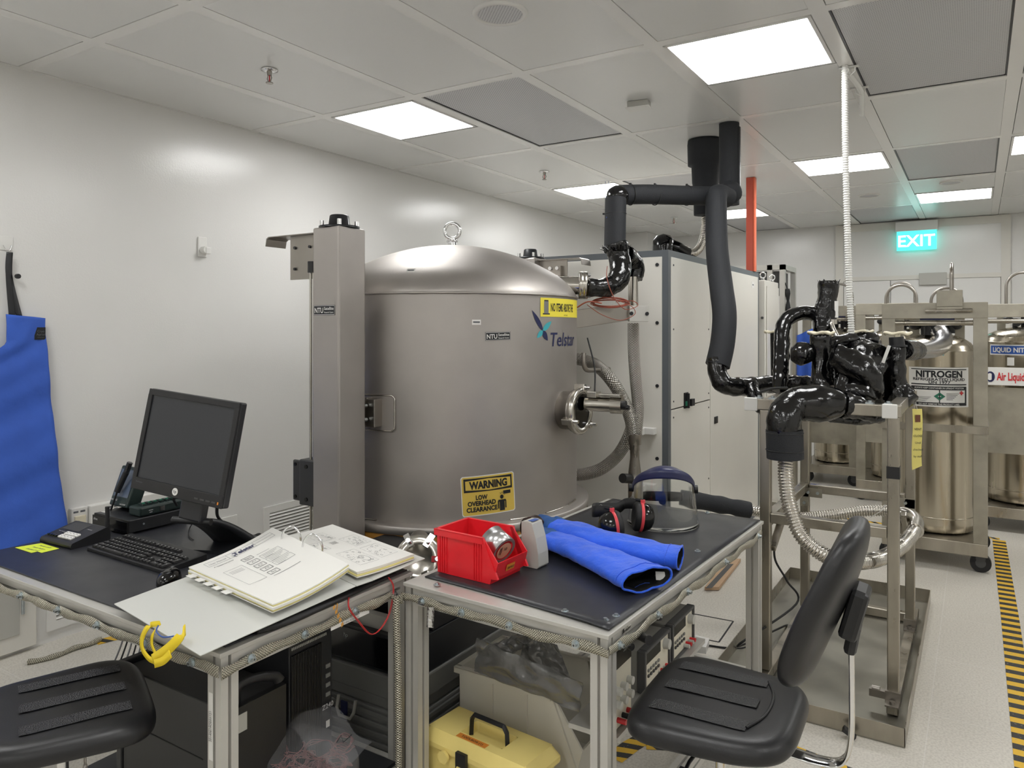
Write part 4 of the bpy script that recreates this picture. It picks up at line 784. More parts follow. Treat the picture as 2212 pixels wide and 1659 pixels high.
lay=[[1.25,1.25,1.25,6.25,1.25,1.25,1.25,1.25],[2.25]+[1]*10+[2.75],[1.75]+[1]*11+[2.25],[1.5]+[1]*12+[1.5],[1]*13+[2]]
for r,row in enumerate(lay):
    x=X0
    for k in row: key(x+k*u/2,Y0+r*u,k*u); x+=k*u
for k in range(12): key(X0+u*1.6+k*u*1.08+(k//4)*u*.5,Y0+5*u+.012,u)
key(X0+u/2,Y0+5*u+.012,u)
xn=X0+15.25*u
for (cx_,ry) in ((0,0),(1,0),(2,0),(1,1),(0,3),(1,3),(2,3),(0,4),(1,4),(2,4)): key(xn+(cx_+.5)*u,Y0+ry*u,u)
for k in range(3): key(xn+(k+.5)*u,Y0+5*u+.012,u)
xm=X0+18.5*u
for r in range(5):
    for c in range(4):
        if r==0 and c==1: continue
        if r==0 and c==0: key(xm+u,Y0,2*u); continue
        if c==3 and r in (0,2): key(xm+3.5*u,Y0+(r+.5)*u,u,.034); continue
        if c==3 and r in (1,3): continue
        key(xm+(c+.5)*u,Y0+r*u,u)
b.make('keys',[M['key'],M['legend']],t)['kind']='stuff'
# mouse
t=thing('mouse','glossy black computer mouse partly under the binder cover','mouse',(-2.168,1.405,.80),R(35))
b=L_(t); b.grid(lambda u,v:(math.cos(2*PI*u)*.033*math.sin(v*PI/2)**.7,math.sin(2*PI*u)*.057*math.sin(v*PI/2)**.7,.001+.038*math.cos(v*PI/2)**.8),40,16); b.make('shell',M['black_gloss'],t)
b=L_(t); b.cyl((-.004,.030,.032),(.004,.030,.032),.009,n=16); b.make('scroll_wheel',M['dark_grey'],t)
# ---------- intercom ----------
t=thing('intercom','black desk intercom with white keys and a stub antenna','intercom',(-2.89,1.49,.80),R(3))
b=L_(t); P=[(-.075,0),(.075,0),(.075,.046),(.06,.05),(-.07,.02),(-.075,.012)]; b.prism(P,.2,(-.1,0,0),(0,1,0),(0,0,1)); b.make('case',M['black_plastic'],t,bevel=.006)
sl=lambda y:.02+(y+.07)/.13*.03+.0012
b=L_(t); 
for k in range(11): y=.0+k*.005; b.add([(-.085,y,sl(y)),(.02,y,sl(y)),(.02,y+.0025,sl(y)+.0015),(-.085,y+.0025,sl(y)+.0015)],[(0,1,2,3)])
b.make('speaker_grille',M['dark_grey'],t)
for i in range(4):
    for j in range(2):
        x=.0+.021*i; y=-.045+.022*j+.006*0; bb=L_(t); bb._b(Matrix.Translation((x-.012,y,sl(y)+.001))@Matrix.Rotation(R(13),4,'X'),(.018,.018,.005)); bb.mi=1; bb._b(Matrix.Translation((x-.012,y,sl(y)+.0038))@Matrix.Rotation(R(13),4,'X'),(.007,.002,.0006)); bb.make('key',[M['white_plastic'],M['ink']],t,bevel=.003)
for i in range(4): bb=L_(t); bb.cyl((-.085+.016*i,-.05,sl(-.05)-.002),(-.085+.016*i,-.05,sl(-.05)+.004),.006,n=14); bb.make('round_button',M['black_gloss'],t)
b=L_(t); b.text('CHANNEL',.007,(.055,.02,sl(.02)+.001),(1,0,0),(0,.97,.22)); b.text('Wuloo Intercom',.006,(-.055,-.02,sl(-.02)+.001),(1,0,0),(0,.97,.22)); b.make('lettering',M['legend'],t)
b=L_(t); b.cyl((.088,.07,.03),(.088,.07,.125),.0085,.0075,16); b.cyl((.088,.07,.0),(.088,.07,.04),.011,n=16); b.make('antenna',M['black_plastic'],t)
# ---------- recorder box ----------
t=thing('video_recorder','flat black recorder box under the data logger','recorder',(-2.92,1.77,.8))
b=B(); b.bx(-3.035,-2.79,1.64,1.89,.806,.856); b.make('case',M['black_satin'],t,bevel=.003)
b=B(); b.add([(-3.035,1.63,.806),(-2.79,1.63,.806),(-2.79,1.64,.856),(-3.035,1.64,.856)],[(0,1,2,3)]); b.bx(-3.035,-2.79,1.632,1.64,.807,.85); b.make('front_fascia',M['black_gloss'],t)
b=B(); b.text('alhua',.014,(-3.01,1.6305,.833),(1,0,0),(0,0,1)); b.make('lettering',M['legend'],t)
b=B(); b.bx(-3.025,-2.995,1.66,1.675,.8565,.857); b.bx(-3.0,-2.97,1.84,1.87,.8565,.857) if 0 else None; b.make('label_sticker',M['white_plastic'],t)
b=B(); b.cyl((-2.79,1.70,.832),(-2.788,1.70,.832),.004,n=12); b.make('side_screw',M['zinc'],t)
b=B(); 
for x in (-3.0,-2.82): 
    for y in (1.67,1.86): b.cyl((x,y,.8),(x,y,.806),.012,n=12)
b.make('rubber_feet',M['black_rubber'],t)
# ---------- data logger ----------
t=thing('data_logger','dark green data logger with a tilted screen and terminal strip on the recorder','data logger',(-2.9,1.77,.857))
SM=rotm((-2.988,1.735,.952),.0,.36)
b=B(T=SM); b.box((0,.03,0),(.128,.058,.165)); b.make('screen_housing',M['green_dark'],t,bevel=.006)
b=B(T=SM); b.rect((0,-.0005,.012),(1,0,0),(0,0,1),.104,.112); b.make('screen',M['screen_blue'],t)
b=B(T=SM); b.text('GRAPHTEC',.010,(-.036,-.001,-.062),(1,0,0),(0,0,1),.02); b.text('midi LOGGER',.007,(.035,-.001,-.074),(1,0,0),(0,0,1),.02); b.make('lettering',M['legend'],t)
b=B(); b.bx(-2.88,-2.80,1.69,1.885,.857,.895); lb=b.make('terminal_base',M['green_dark'],t,bevel=.008)
for k in range(7): b=B(); y=1.72+k*.025; b.box((-2.833,y,.899),(.036,.014,.008)); b.mi=1; b.box((-2.825,y,.905),(.01,.008,.004)); b.make('terminal',[M['green_dark'],M['green']],lb)
b=B(); b.bx(-2.80,-2.797,1.775,1.795,.866,.884); b.make('usb_port',M['chrome'],lb); 
b=B(); b.rect((-2.7968,1.735,.878),(0,1,0),(0,0,1),.018,.003); b.rect((-2.7968,1.735,.87),(0,1,0),(0,0,1),.012,.003); b.make('port_marks',M['legend'],lb)
t=thing('humidity_probe','small black slotted sensor probe sticking up behind the data logger','probe',(-2.952,1.722,0.996))
b=B(); b.tube([(-2.992,1.709,0.933),(-2.968,1.724,0.994),(-2.960,1.729,1.013)],.012,12); b.make('handle',M['black_plastic'],t)
b=B(); b.tube([(-2.960,1.729,1.013),(-2.947,1.737,1.053)],.0115,6); b.mi=1; b.bar((-2.945,1.722,1.024),(-2.937,1.727,1.048),.006,.003); b.make('slotted_tip',[M['black_satin'],M['black_gloss']],t)
b=B(); b.tube([(-2.992,1.709,0.933),(-3.013,1.696,0.861),(-3.06,1.7,.80)],.004,6); b.make('cable',M['black_rubber'],t)
# sticky note
t_=[(-2.982,1.329,0.801),(-2.956,1.386,0.801),(-2.895,1.377,0.801),(-2.861,1.392,0.801),(-2.828,1.379,0.802),(-2.863,1.330,0.801)]
b=B(); b.prism([(p[0],p[1]) for p in ((-2.985,1.325),(-2.865,1.325),(-2.865,1.345),(-2.835,1.345),(-2.835,1.405),(-2.965,1.405))],.0006,(0,0,.8002)); b.mi=1
for k,s in enumerate(('Power cycle','Reset before','channel 2 off')): b.text(s,.014,(-2.90,1.385-.022*k,.8012),(1,.1,0),(-.1,1,0),.01)
tag(b.make('sticky_note',[M['note_yellow'],M['ink_grey']]),'lime yellow sticky note with handwriting on the black desk top','note')
# ---------- binder ----------
t=thing('ring_binder','large white ring binder lying open across the desk corner','binder',(-1.83,1.58,.82))
def slab(b,P,z0,z1): b.prism([(p[0],p[1]) for p in P],z1-z0,(0,0,z0))
b=B(); b.add([(-2.055,1.165,.826),(-1.565,1.095,.822),(-1.575,1.625,.83),(-2.10,1.745,.838),(-2.055,1.165,.829),(-1.565,1.095,.825),(-1.575,1.625,.833),(-2.10,1.745,.841)],[(3,2,1,0),(4,5,6,7),(0,1,5,4),(1,2,6,5),(2,3,7,6),(3,0,4,7)]); b.make('front_cover',M['board_white'],t,bevel=.001)
b=B(); b.add([(-1.575,1.627,.83),(-2.10,1.747,.838),(-2.115,1.81,.838),(-1.575,1.70,.826),(-1.575,1.627,.833),(-2.10,1.747,.841),(-2.115,1.81,.841),(-1.575,1.70,.829)],[(0,1,2,3),(4,7,6,5),(0,4,5,1),(2,6,7,3),(0,3,7,4),(1,5,6,2)]); b.make('spine',M['board_white'],t)
b=B(); b.add([(-1.575,1.702,.826),(-2.115,1.812,.835),(-2.125,2.075,.83),(-1.585,1.965,.822),(-1.575,1.702,.829),(-2.115,1.812,.838),(-2.125,2.075,.833),(-1.585,1.965,.825)],[(0,1,2,3),(4,7,6,5),(0,4,5,1),(2,6,7,3),(0,3,7,4),(1,5,6,2)]); b.make('back_cover',M['board_white'],t,bevel=.001)
b=B(); b.bx(-2.12,-2.02,1.93,2.0,.8,.832); b.bx(-1.72,-1.62,1.15,1.25,.8,.825) if 0 else None
# page stacks
def stack(nm,A,Bp,Cp,Dp,zf,th,nl,cols):   # A,B,C,D corners (u along AB, v along AD)
    A,Bp,Cp,Dp=[Vector(p+(0,)) for p in (A,Bp,Cp,Dp)]
    def top(u,v,k=0): p=(A*(1-u)+Bp*u)*(1-v)+(Dp*(1-u)+Cp*u)*v; return Vector((p.x,p.y,zf(u,v)-k*th/nl))
    mains=[]
    for k in range(nl):
        rnd=random.Random(k*7+len(nm)); ox,oy=rnd.uniform(-.004,.004),rnd.uniform(-.004,.004)
        b=B(); vs=[]
        N=14
        g0=[[top(u/N,v/N,k)+Vector((ox,oy,0)) for u in range(N+1)] for v in range(N+1)]; g1=[[p-Vector((0,0,th/nl*.92)) for p in r] for r in g0]
        fl=[p for r in g0 for p in r]+[p for r in g1 for p in r]; n1=N+1; o=n1*n1
        fs=[(j*n1+i,j*n1+i+1,(j+1)*n1+i+1,(j+1)*n1+i) for j in range(N) for i in range(N)]
        for i in range(N):
            fs+=[(i+1,i,o+i,o+i+1),(N*n1+i,N*n1+i+1,o+N*n1+i+1,o+N*n1+i),(i*n1,(i+1)*n1,o+(i+1)*n1,o+i*n1),((i+1)*n1+N,i*n1+N,o+i*n1+N,o+(i+1)*n1+N)]
        b.add(fl,fs,False); mains.append((b,cols[k%len(cols)]))
    return top,mains
zl=lambda u,v:.868+.022*math.sin(PI*v*.9)*0+.030*v**2-.012*u*0
top1,ms=stack('l',(-2.06,1.40),(-1.59,1.33),(-1.60,1.62),(-2.125,1.775),lambda u,v:.860+.012*math.sin(PI*u)*0+.034*v*v+.006*(1-v)**2,.024,7,('paper','paper_yellow','paper','paper','paper_yellow','paper_yellow','paper'))
b=B()
for (q,mn) in ms: q.mi={'paper':0,'paper_yellow':1}[mn]; b.add(q.v,q.f); [b.m.__setitem__(-i-1,q.mi) for i in range(len(q.f))]
b.make('page_stack',[M['paper'],M['paper_yellow']],t,label='thick left hand stack of pages')
top2,ms=stack('r',(-2.10,1.80),(-1.60,1.655),(-1.60,1.925),(-2.11,2.05),lambda u,v:.852-.006*v+.008*(1-v)**3,.016,4,('paper','paper','paper_yellow','paper'))
b=B()
for (q,mn) in ms: mi={'paper':0,'paper_yellow':1}[mn]; b.mi=mi; b.add(q.v,q.f)
b.make('page_stack',[M['paper'],M['paper_yellow']],t,label='right hand stack of pages with circuit drawings')
for k in range(5):
    p=top1(.1+.11*k,0,3); b=B(); b.box((p.x,p.y-.012,p.z-.002),(.03,.026,.0015),rz=-.15); b.make('index_tab',M['paper'],t)
# printing: x runs along the page (0..1), y across
def pr_line(b,top,u0,v0,u1,v1,w=.004):
    a=Vector((u0,v0));c=Vector((u1,v1)); d=(c-a); n=Vector((-d.y,d.x)); n=n/ max(1e-6,n.length)*w/2; e=Vector((0,0,.0012)); N=6
    vs=[]
    for i in range(N+1):
        p=a.lerp(c,i/N); vs+=[top(p.x-n.x,p.y-n.y)+e,top(p.x+n.x,p.y+n.y)+e]
    b.add(vs,[(2*i,2*i+2,2*i+3,2*i+1) for i in range(N)])
def pr_box(b,top,u0,v0,u1,v1,w=.004):
    for q in ((u0,v0,u1,v0),(u1,v0,u1,v1),(u1,v1,u0,v1),(u0,v1,u0,v0)): pr_line(b,top,*q,w)
def pr_text(b,top,s,size,u,v,al='c',bold=0):   # reads along +v, its top towards -u
    vs,fs=textmesh(s,bold); x0=min(q[0] for q in vs); x1=max(q[0] for q in vs); off={'c':-(x0+x1)/2,'l':-x0}[al]
    b.add([top(u-q[1]*size,v+(q[0]+off)*size*1.25)+Vector((0,0,.0014)) for q in vs],fs)
b=B(); b.mi=0
pr_box(b,top1,.05,.12,.13,.92,.003); pr_line(b,top1,.05,.36,.13,.36,.003); pr_line(b,top1,.05,.68,.13,.68,.003); pr_line(b,top1,.09,.68,.09,.92,.003)
pr_text(b,top1,'User Manual',.03,.105,.24); pr_text(b,top1,'A. System functions',.022,.175,.14,'l',.01)
b.mi=1; pr_text(b,top1,'Telstar',.07,.115,.55,'c',.03)
b.add([top1(.115-.05*q[1],.42+.05*q[0])+Vector((0,0,.0014)) for q in ((-.6,.6),(0,.1),(.6,.5),(.1,-.1),(.2,-.7),(-.1,-.1))],[(0,1,2,3,4,5)])
b.mi=0
for k,s_ in enumerate(('Start','A.1','A.2','A.3','End')): u=.22+.085*k; pr_box(b,top1,u,.40,u+.05,.52,.005); pr_text(b,top1,s_,.03,u+.035,.46); 
for k in range(3): u=.22+.085*(k+1); pr_box(b,top1,u-.01,.56,u+.055,.80,.003); [pr_line(b,top1,u+.01+.02*j,.58,u+.01+.02*j,.76-.04*j,.003) for j in range(3)]
pr_line(b,top1,.22+.04,.56,.26,.72,.003); pr_box(b,top1,.30,.13,.62,.34,.0025)
for j in range(3): pr_line(b,top1,.34+.02*j,.16,.34+.02*j,.31,.003)
pr_line(b,top1,.645,.4,.645,.75,.004)
b.make('left_printing',[M['ink_grey'],M['navy']],t)
b=B(); rnd=random.Random(5)
for (u0,v0,u1,v1,n) in ((.12,.30,.30,.62,26),(.34,.62,.56,.92,34),(.60,.20,.90,.52,40),(.62,.60,.88,.90,30),(.30,.10,.48,.28,14)):
    pr_box(b,top2,u0,v0,u1,v1,.002)
    for k in range(n):
        u=rnd.uniform(u0+.01,u1-.03); v=rnd.uniform(v0+.01,v1-.03)
        if k%3==0: pr_box(b,top2,u,v,u+rnd.uniform(.01,.025),v+rnd.uniform(.015,.035),.0028)
        elif k%3==1: pr_line(b,top2,u,v,u+rnd.uniform(.01,.03),v,.0028)
        else: pr_line(b,top2,u,v,u,v+rnd.uniform(.01,.03),.0028)
for a in range(16): pr_line(b,top2,.80+.06*math.cos(a*PI/8),.42+.06*math.sin(a*PI/8),.80+.06*math.cos((a+1)*PI/8),.42+.06*math.sin((a+1)*PI/8),.004)
for j in range(6): pr_line(b,top2,.36+.01*j,.40,.36+.01*j,.52,.0025)
b.make('right_printing',M['ink_grey'],t)
for c in ((-1.97,1.725),(-1.835,1.695)):
    b=B(); c=Vector((c[0],c[1],.87)); d=Vector((.065,.028,0)); P=[]
    for k in range(15): a=PI*k/14; P.append(c-d*.5*math.cos(a)*1.0+Vector((0,0,.062*math.sin(a)**.8)))
    P=[P[0]-Vector((0,0,.035))]+P+[P[-1]-Vector((0,0,.035))]
    b.tube(P,.0032,10); b.make('ring',M['chrome'],t)
# pouch, wires under the binder edge
t=thing('cable_sleeve','black rounded sleeve lying along the desk edge under the binder','sleeve',(-1.56,1.55,.80))
P=[(-1.645,1.30,.812),(-1.615,1.38,.813),(-1.615,1.5,.812),(-1.625,1.66,.808),(-1.63,1.84,.806)]
b=B(); b.tube(spline([Vector(p)+Vector((.02,0,-.002)) for p in P],6),lambda q,l:.036*(1-.75*q),20,sq=(1,.42)); b.make('body',M['black_rubber'],t)
b=B(); b.tube(spline([(-1.5900,1.61,.80),(-1.5800,1.60,.775),(-1.5780,1.63,.73),(-1.5800,1.70,.66),(-1.5800,1.77,.69),(-1.5820,1.80,.77),(-1.5850,1.78,.812)],8),.0014,6); b.tube(spline([(-1.5900,1.613,.80),(-1.5800,1.603,.775),(-1.5760,1.633,.73),(-1.5780,1.703,.66),(-1.5780,1.773,.69),(-1.5810,1.803,.77),(-1.5850,1.783,.812)],8),.0013,6); tag(b.make('twisted_wire',M['red_wire']),'thin red twisted wire looping off the desk edge below the binder','wire')
b=B(); rnd=random.Random(3)
for k in range(5): 
    o=Vector((-1.5730,1.53+.008*k,.80-.015*k)); b.add([o,o+Vector((.002,.006,.006)),o+Vector((.003,.008,-.004)),o+Vector((.001,.001,-.010))],[(0,1,2,3)])
b.tube([(-1.5900,1.555,.815),(-1.5750,1.55,.80),(-1.5730,1.545,.785)],.0015,5); tag(b.make('tape_flags',M['kapton'],solid=.0006),'small amber tape flags hanging at the desk edge under the binder','tape')
# yellow strap hanging at the desk front
b=B(); 
def ribbon(b,P,w,n=(0,0,1)):
    P=spline([Vector(p) for p in P],8); vs=[]
    for i,p in enumerate(P):
        d=(P[min(i+1,len(P)-1)]-P[max(0,i-1)]).normalized(); s=d.cross(Vector(n)).normalized()*w/2; vs+=[p-s,p+s]
    b.add(vs,[(2*i,2*i+2,2*i+3,2*i+1) for i in range(len(P)-1)],True)
Y=1.10
ribbon(b,[(-1.813,1.150,0.830),(-1.798,1.110,0.840),(-1.812,1.100,0.809),(-1.810,1.100,0.781),(-1.782,1.100,0.764),(-1.750,1.100,0.763)],.014,(0,-1,0)); ribbon(b,[(-1.809,1.140,0.827),(-1.798,1.120,0.815),(-1.794,1.115,0.792),(-1.770,1.110,0.775)],.010,(0,-1,0)); ribbon(b,[(-1.762,1.098,0.767),(-1.714,1.092,0.795),(-1.672,1.092,0.825),(-1.654,1.105,0.850),(-1.676,1.130,0.850)],.026,(0,-1,0)); ribbon(b,[(-1.742,1.090,0.764),(-1.700,1.086,0.783),(-1.673,1.088,0.806)],.020,(0,-1,.1))
tag(b.make('lanyard',M['yellow_strap'],solid=.0025),'yellow fabric strap hanging over the front edge of the desk','strap')
b=B(); b.tube(spline([(-1.774,1.120,0.842),(-1.750,1.100,0.840),(-1.715,1.095,0.835),(-1.692,1.110,0.837)],6),.002,6); tag(b.make('blue_wire',M['blue_wire']),'short blue wire loop by the yellow strap','wire')

# ---------- red bin ----------
def bin_(t,O,L,W,H,mt,rib=True,lab=None,holes=False):
    th=.004*L/.23; m=M[mt]
    lipx,lipz0,lipz1,rx=L*1.06,H*.17,H*.50,L*.82
    side=[(.012*L,0),(L*.93,0),(L*.95,H*.14),(L*1.0,H*.14),(lipx,lipz1),(rx,H),(0,H)]
    b=B(T=O if isinstance(O,Matrix) else Matrix.Translation(O))
    for s in (0,1): b.prism(side,th,(0,(W if s else th),0),(1,0,0),(0,0,1))   # side walls
    b.bx(0,th,th,W-th,0,H); b.bx(0,L*.93,th,W-th,0,th); b.add([(L*.93,th,0),(L*.93,W-th,0),(L*.95,W-th,H*.14),(L*.95,th,H*.14),(L*.93-th,th,0),(L*.93-th,W-th,0),(L*.95-th,W-th,H*.14),(L*.95-th,th,H*.14)],[(0,1,2,3),(7,6,5,4),(3,2,6,7)])
    b.add([(L*1.0,0,H*.13),(L*1.0,W,H*.13),(lipx,W,lipz1),(lipx,0,lipz1),(L*1.0-th,0,H*.13),(L*1.0-th,W,H*.13),(lipx-th,W,lipz1),(lipx-th,0,lipz1)],[(0,1,2,3),(7,6,5,4),(3,2,6,7),(0,4,5,1)]); b.bx(L*.94,L*1.0,0,W,H*.13,H*.13+th)
    e=.007*L/.23; b.make('body',m,t)
    T=O if isinstance(O,Matrix) else Matrix.Translation(O)
    b=B(T=T); b.bx(-e,rx,-e,0,H-.018,H+.002); b.bx(-e,rx,W,W+e,H-.018,H+.002); b.bx(-e,0,0,W,H-.018,H+.002); b.bx(-e,rx,-e,th,H,H+.003); b.bx(-e,rx,W-th,W+e,H,H+.003); b.bx(-e,th,0,W,H,H+.003)
    for y0 in (-e*.6,W-th): b.add([(rx,y0,H+.002),(rx,y0+th+e*.6,H+.002),(lipx+.002,y0+th+e*.6,lipz1*.3),(lipx+.002,y0,lipz1*.3),(rx-.012,y0,H),(rx-.012,y0+th+e*.6,H),(L*1.0-.008,y0+th+e*.6,H*.13),(L*1.0-.008,y0,H*.13)],[(0,1,2,3),(7,6,5,4),(0,3,7,4),(2,1,5,6),(3,2,6,7)])
    b.make('rim',m,t)
    b=B(T=T)
    for x0 in ((.045,.085,.125,.165,.65,.69,.73,.77) if rib else (.3,.6)): b=B(T=T); b.bx(L*x0,L*(x0+.018),-e*.5,0,0.004,H-.018); b.make('rib',m,t)
    return T
t=thing('storage_bin','red plastic open fronted bin on the black desk holding a foil tape roll','bin',(-1.4,2.0,.80))
T=Matrix.Translation((-1.512,1.937,.8005))@Matrix.Rotation(R(-3),4,'Z'); L,W,H=.235,.165,.140
bin_(t,T,L,W,H,'red_bin')
b=B(T=T); n=Vector((.37,0,-.06)); sl=math.atan2(L*.06,H*.37); xd=Vector((0,1,0)); yd=Vector((math.sin(sl),0,math.cos(sl))); o=Vector((L*1.03+.0015,W*.46,H*.30)); b.rect(o,xd,yd,.045,.022); b.mi=1; b.text('SIXDWAY',.012,o+Vector((.001,0,-.005)),xd,yd,.02,w=.036); b.make('label_sticker',[M['orange_label'],M['ink']],t)
t=thing('foil_tape_roll','silver foil tape roll leaning inside the red bin','tape roll',(-1.31,2.03,.88))
c=Vector((-1.335,2.03,.895)); ax=Vector((.80,-.18,-.38)).normalized(); b=B(); b.lathe([(.030,-.035),(.047,-.035),(.047,.035),(.030,.035),(.030,-.035)],c,ax,44); b.make('foil_winding',M['alu_silver'],t)
b=B(); b.lathe([(.026,.032),(.0305,.0345),(.0465,.0358)],c,ax,40); b.mi=1; b.lathe([(.0,.034),(.030,.0345)],c,ax,40,sm=False); x_,y_,z_=frame(ax); b.mi=2; b.text('10',.016,c+ax*.0352+x_*.005,x_,y_,.02); b.rect(c+ax*.0352-x_*.012,x_,y_,.003,.03); b.rect(c+ax*.0352-x_*.018,x_,y_,.003,.026); b.make('core_label',[M['mid_grey'],M['cardboard'],M['ink']],t)
t=thing('wall_plate_box','white grey curved plastic box standing behind the red bin','plastic box',(-1.27,2.18,.80))
b=B(T=Matrix.Translation((-1.285,2.165,.8))@Matrix.Rotation(R(-4),4,'Z')); P=[(0,0),(.034,0),(.040,.008),(.038,.05),(.028,.10),(.012,.148),(-.004,.152),(-.03,.15),(-.03,0)]; b.prism(P,-.06,(0.01,-.03,.001),(1,0,0),(0,0,1),sm=False); b.make('body',M['light_grey'],t,bevel=.003)
b=B(T=Matrix.Translation((-1.285,2.165,.8))@Matrix.Rotation(R(-4),4,'Z')); b.bx(-.0,.02,-.02,.02,.1535,.154); b.make('blue_mark',M['blue_wire'],t)
b=B(); c=Vector((-1.43,2.42,.845)); b.lathe([(.028,-.024),(.045,-.024),(.045,.024),(.028,.024),(.028,-.024)],c,(.2,.97,0),40); tag(b.make('brown_tape_roll',mk('brown_tape',(52,32,28),.25)),'dark brown tape roll standing behind the red bin','tape roll')
# ---------- gloves ----------
def glove(lab,P,W,th,cuff,extra=None):
    t=thing('cryogenic_glove',lab,'glove',P[len(P)//2],group='blue cryogenic gloves on the desk')
    S=spline([Vector(p) for p in P],8); n=len(S); Wf=lambda q:W(q)
    b=B(); 
    def r(q,l): return Wf(q)
    N=28; Q=resamp(S,.012); vs=[]; m=len(Q)
    for i,p in enumerate(Q):
        d=(Q[min(i+1,m-1)]-Q[max(0,i-1)]); d.z=0; d.normalize(); s=Vector((-d.y,d.x,0)); q=i/(m-1); w=W(q); h=th(q)
        for k in range(N):
            a=2*PI*k/N; wr=.0035*noise.noise(Vector((q*16,k*.45,w*9)))+.008*noise.noise(Vector((q*7,math.cos(a)*2.2,3+w*30)))+.003*abs(math.sin(q*17+math.cos(a)*3))*(q<.5)
            ca=math.cos(a); sa=math.sin(a); vs.append(p+s*(w*ca)+Vector((0,0,h*(abs(sa)**.8)*(1 if sa>0 else -1)+wr)))
    for i in range(len(vs)):
        if vs[i].z<.8025: vs[i].z=.8025+.0005*(i%3)
    fs=[(i*N+k,i*N+(k+1)%N,(i+1)*N+(k+1)%N,(i+1)*N+k) for i in range(m-1) for k in range(N)]
    b.mi=1; cut=int(.22*m)
    for i,f in enumerate(fs): pass
    b.add(vs,fs,True); b.m=[1 if (i//N)<cut else 0 for i in range(len(fs))]
    b.add(vs[:N],[tuple(range(N-1,-1,-1))]); b.m[-1]=1; b.s[-1]=True
    if cuff: 
        # hem roll and dark lining
        b2=B(); inner=[]
        for i in range(m-9,m): 
            c=Q[i]; inner+= [c+(v-c)*.93 for v in vs[i*N:(i+1)*N]]
        k_=9; b2.add(inner,[(i*N+(k+1)%N,i*N+k,(i+1)*N+k,(i+1)*N+(k+1)%N) for i in range(k_-1) for k in range(N)],True); b2.add(inner[:N],[tuple(range(N))])
        b3=B(); ring=vs[(m-1)*N:]; b3.tube(ring,.0035,8,closed=True); seam=[v+Vector((0,0,.0012)) for v in vs[(m-4)*N:(m-3)*N]]; b3.tube(seam,.0012,5,closed=True)
        b.make('shell',[M['blue_cloth'],M['glove_worn']],t); b2.make('lining',M['black_rubber'],t); b3.make('hem',M['blue_cloth'],t)
    if extra:
        b=B(); b.tube(spline([Vector(p) for p in extra],6),lambda q,l:.026*(1-.55*(1-q)**2) if 1 else .02,16,sq=(1,.75)); b.noise(.003,25); b.make('thumb',M['glove_worn'],t)
    return t
g1=glove('front blue cryogenic glove with its open cuff and care tag facing the desk corner',[(-1.421,2.401,0.835),(-1.332,2.350,0.838),(-1.215,2.308,0.838),(-1.079,2.249,0.838),(-0.960,2.188,0.838),(-0.852,2.127,0.838)],lambda q:.035+.028*min(1,q*4)+.032*q*q,lambda q:.026+.007*q,True)
g2=glove('rear blue cryogenic glove with thumb raised, lying behind the front glove',[(-1.464,2.516,0.842),(-1.380,2.471,0.846),(-1.273,2.438,0.848),(-1.154,2.405,0.845),(-1.042,2.395,0.840),(-0.932,2.376,0.840),(-0.842,2.387,0.838)],lambda q:.03+.04*min(1,q*3.2)*(1-.12*q),lambda q:.026+.008*math.sin(q*PI)+.006*q,True,[(-1.376,2.500,0.872),(-1.340,2.486,0.866),(-1.286,2.462,0.858),(-1.231,2.456,0.850)])
p=Vector((-0.838,2.204,0.830)); b=B(); b.rect(p,(.9,.42,0),(-.2,.35,.9),.032,.026); b.mi=1; b.text('CE 0516',.011,p+Vector((0,-.0008,-.003)),(.9,.42,0),(-.2,.35,.9),.02); b.make('care_tag',[M['paper'],M['ink']],g1)
# ---------- ear muffs ----------
t=thing('ear_muffs','black folding ear muffs with red rings lying on the desk beside the face shield','ear muffs',(-1.18,2.62,.80))
A=Vector((-1.163,2.553,0.870)); Bc=Vector((-1.146,2.705,0.844)); 
def cup(c,ax,s=1):
    prm=[(0,-.044),(.024,-.042),(.04,-.034),(.050,-.020),(.055,-.004),(.056,.004)]
    b=B(); b.lathe(prm,c,ax,40); b.make('shell',M['black_gloss'],t)
    b=B(); b.lathe([(.0562,.003),(.058,.005),(.058,.013),(.0562,.015)],c,ax,40); b.make('red_ring',M['muff_red'],t)
    b=B(); b.lathe([(.055,.014),(.0565,.018),(.057,.028),(.051,.036),(.042,.038),(.035,.032),(0,.03)],c,ax,36); b.make('cushion',M['black_rubber'],t)
a1=Vector((.70,.70,.06)).normalized(); a2=Vector((-.80,-.52,.10)).normalized()
c1=Vector((A.x,A.y,.861)); c2=Vector((Bc.x+.03,Bc.y+.035,.861)); cup(c1-a1*.006,a1); cup(c2,a2)
h0=c1+a1*.0+Vector((0,0,.058)); h1=c2+a2*.0+Vector((0,0,.058))
ce=(c1+c2)/2; back=Vector((-.80,.30,0)).normalized()
arc=[h0+Vector((0,0,-.006)),h0+back*.05+Vector((0,0,-.01)),h0+back*.10+Vector((.0,.0,-.022)),ce+back*.155+Vector((-.02,.01,.018)),ce+back*.15+Vector((.05,.05,.02)),h1+back*.09+Vector((0,0,-.02)),h1+Vector((0,0,-.008))]
b=B(); S=spline(arc,8); vs=[]
for p in S: vs+=[p+Vector((0,0,-.022)),p+Vector((0,0,.020))]
b.add(vs,[(2*i,2*i+2,2*i+3,2*i+1) for i in range(len(S)-1)],True); b.make('headband',M['black_rubber'],t,solid=.008)
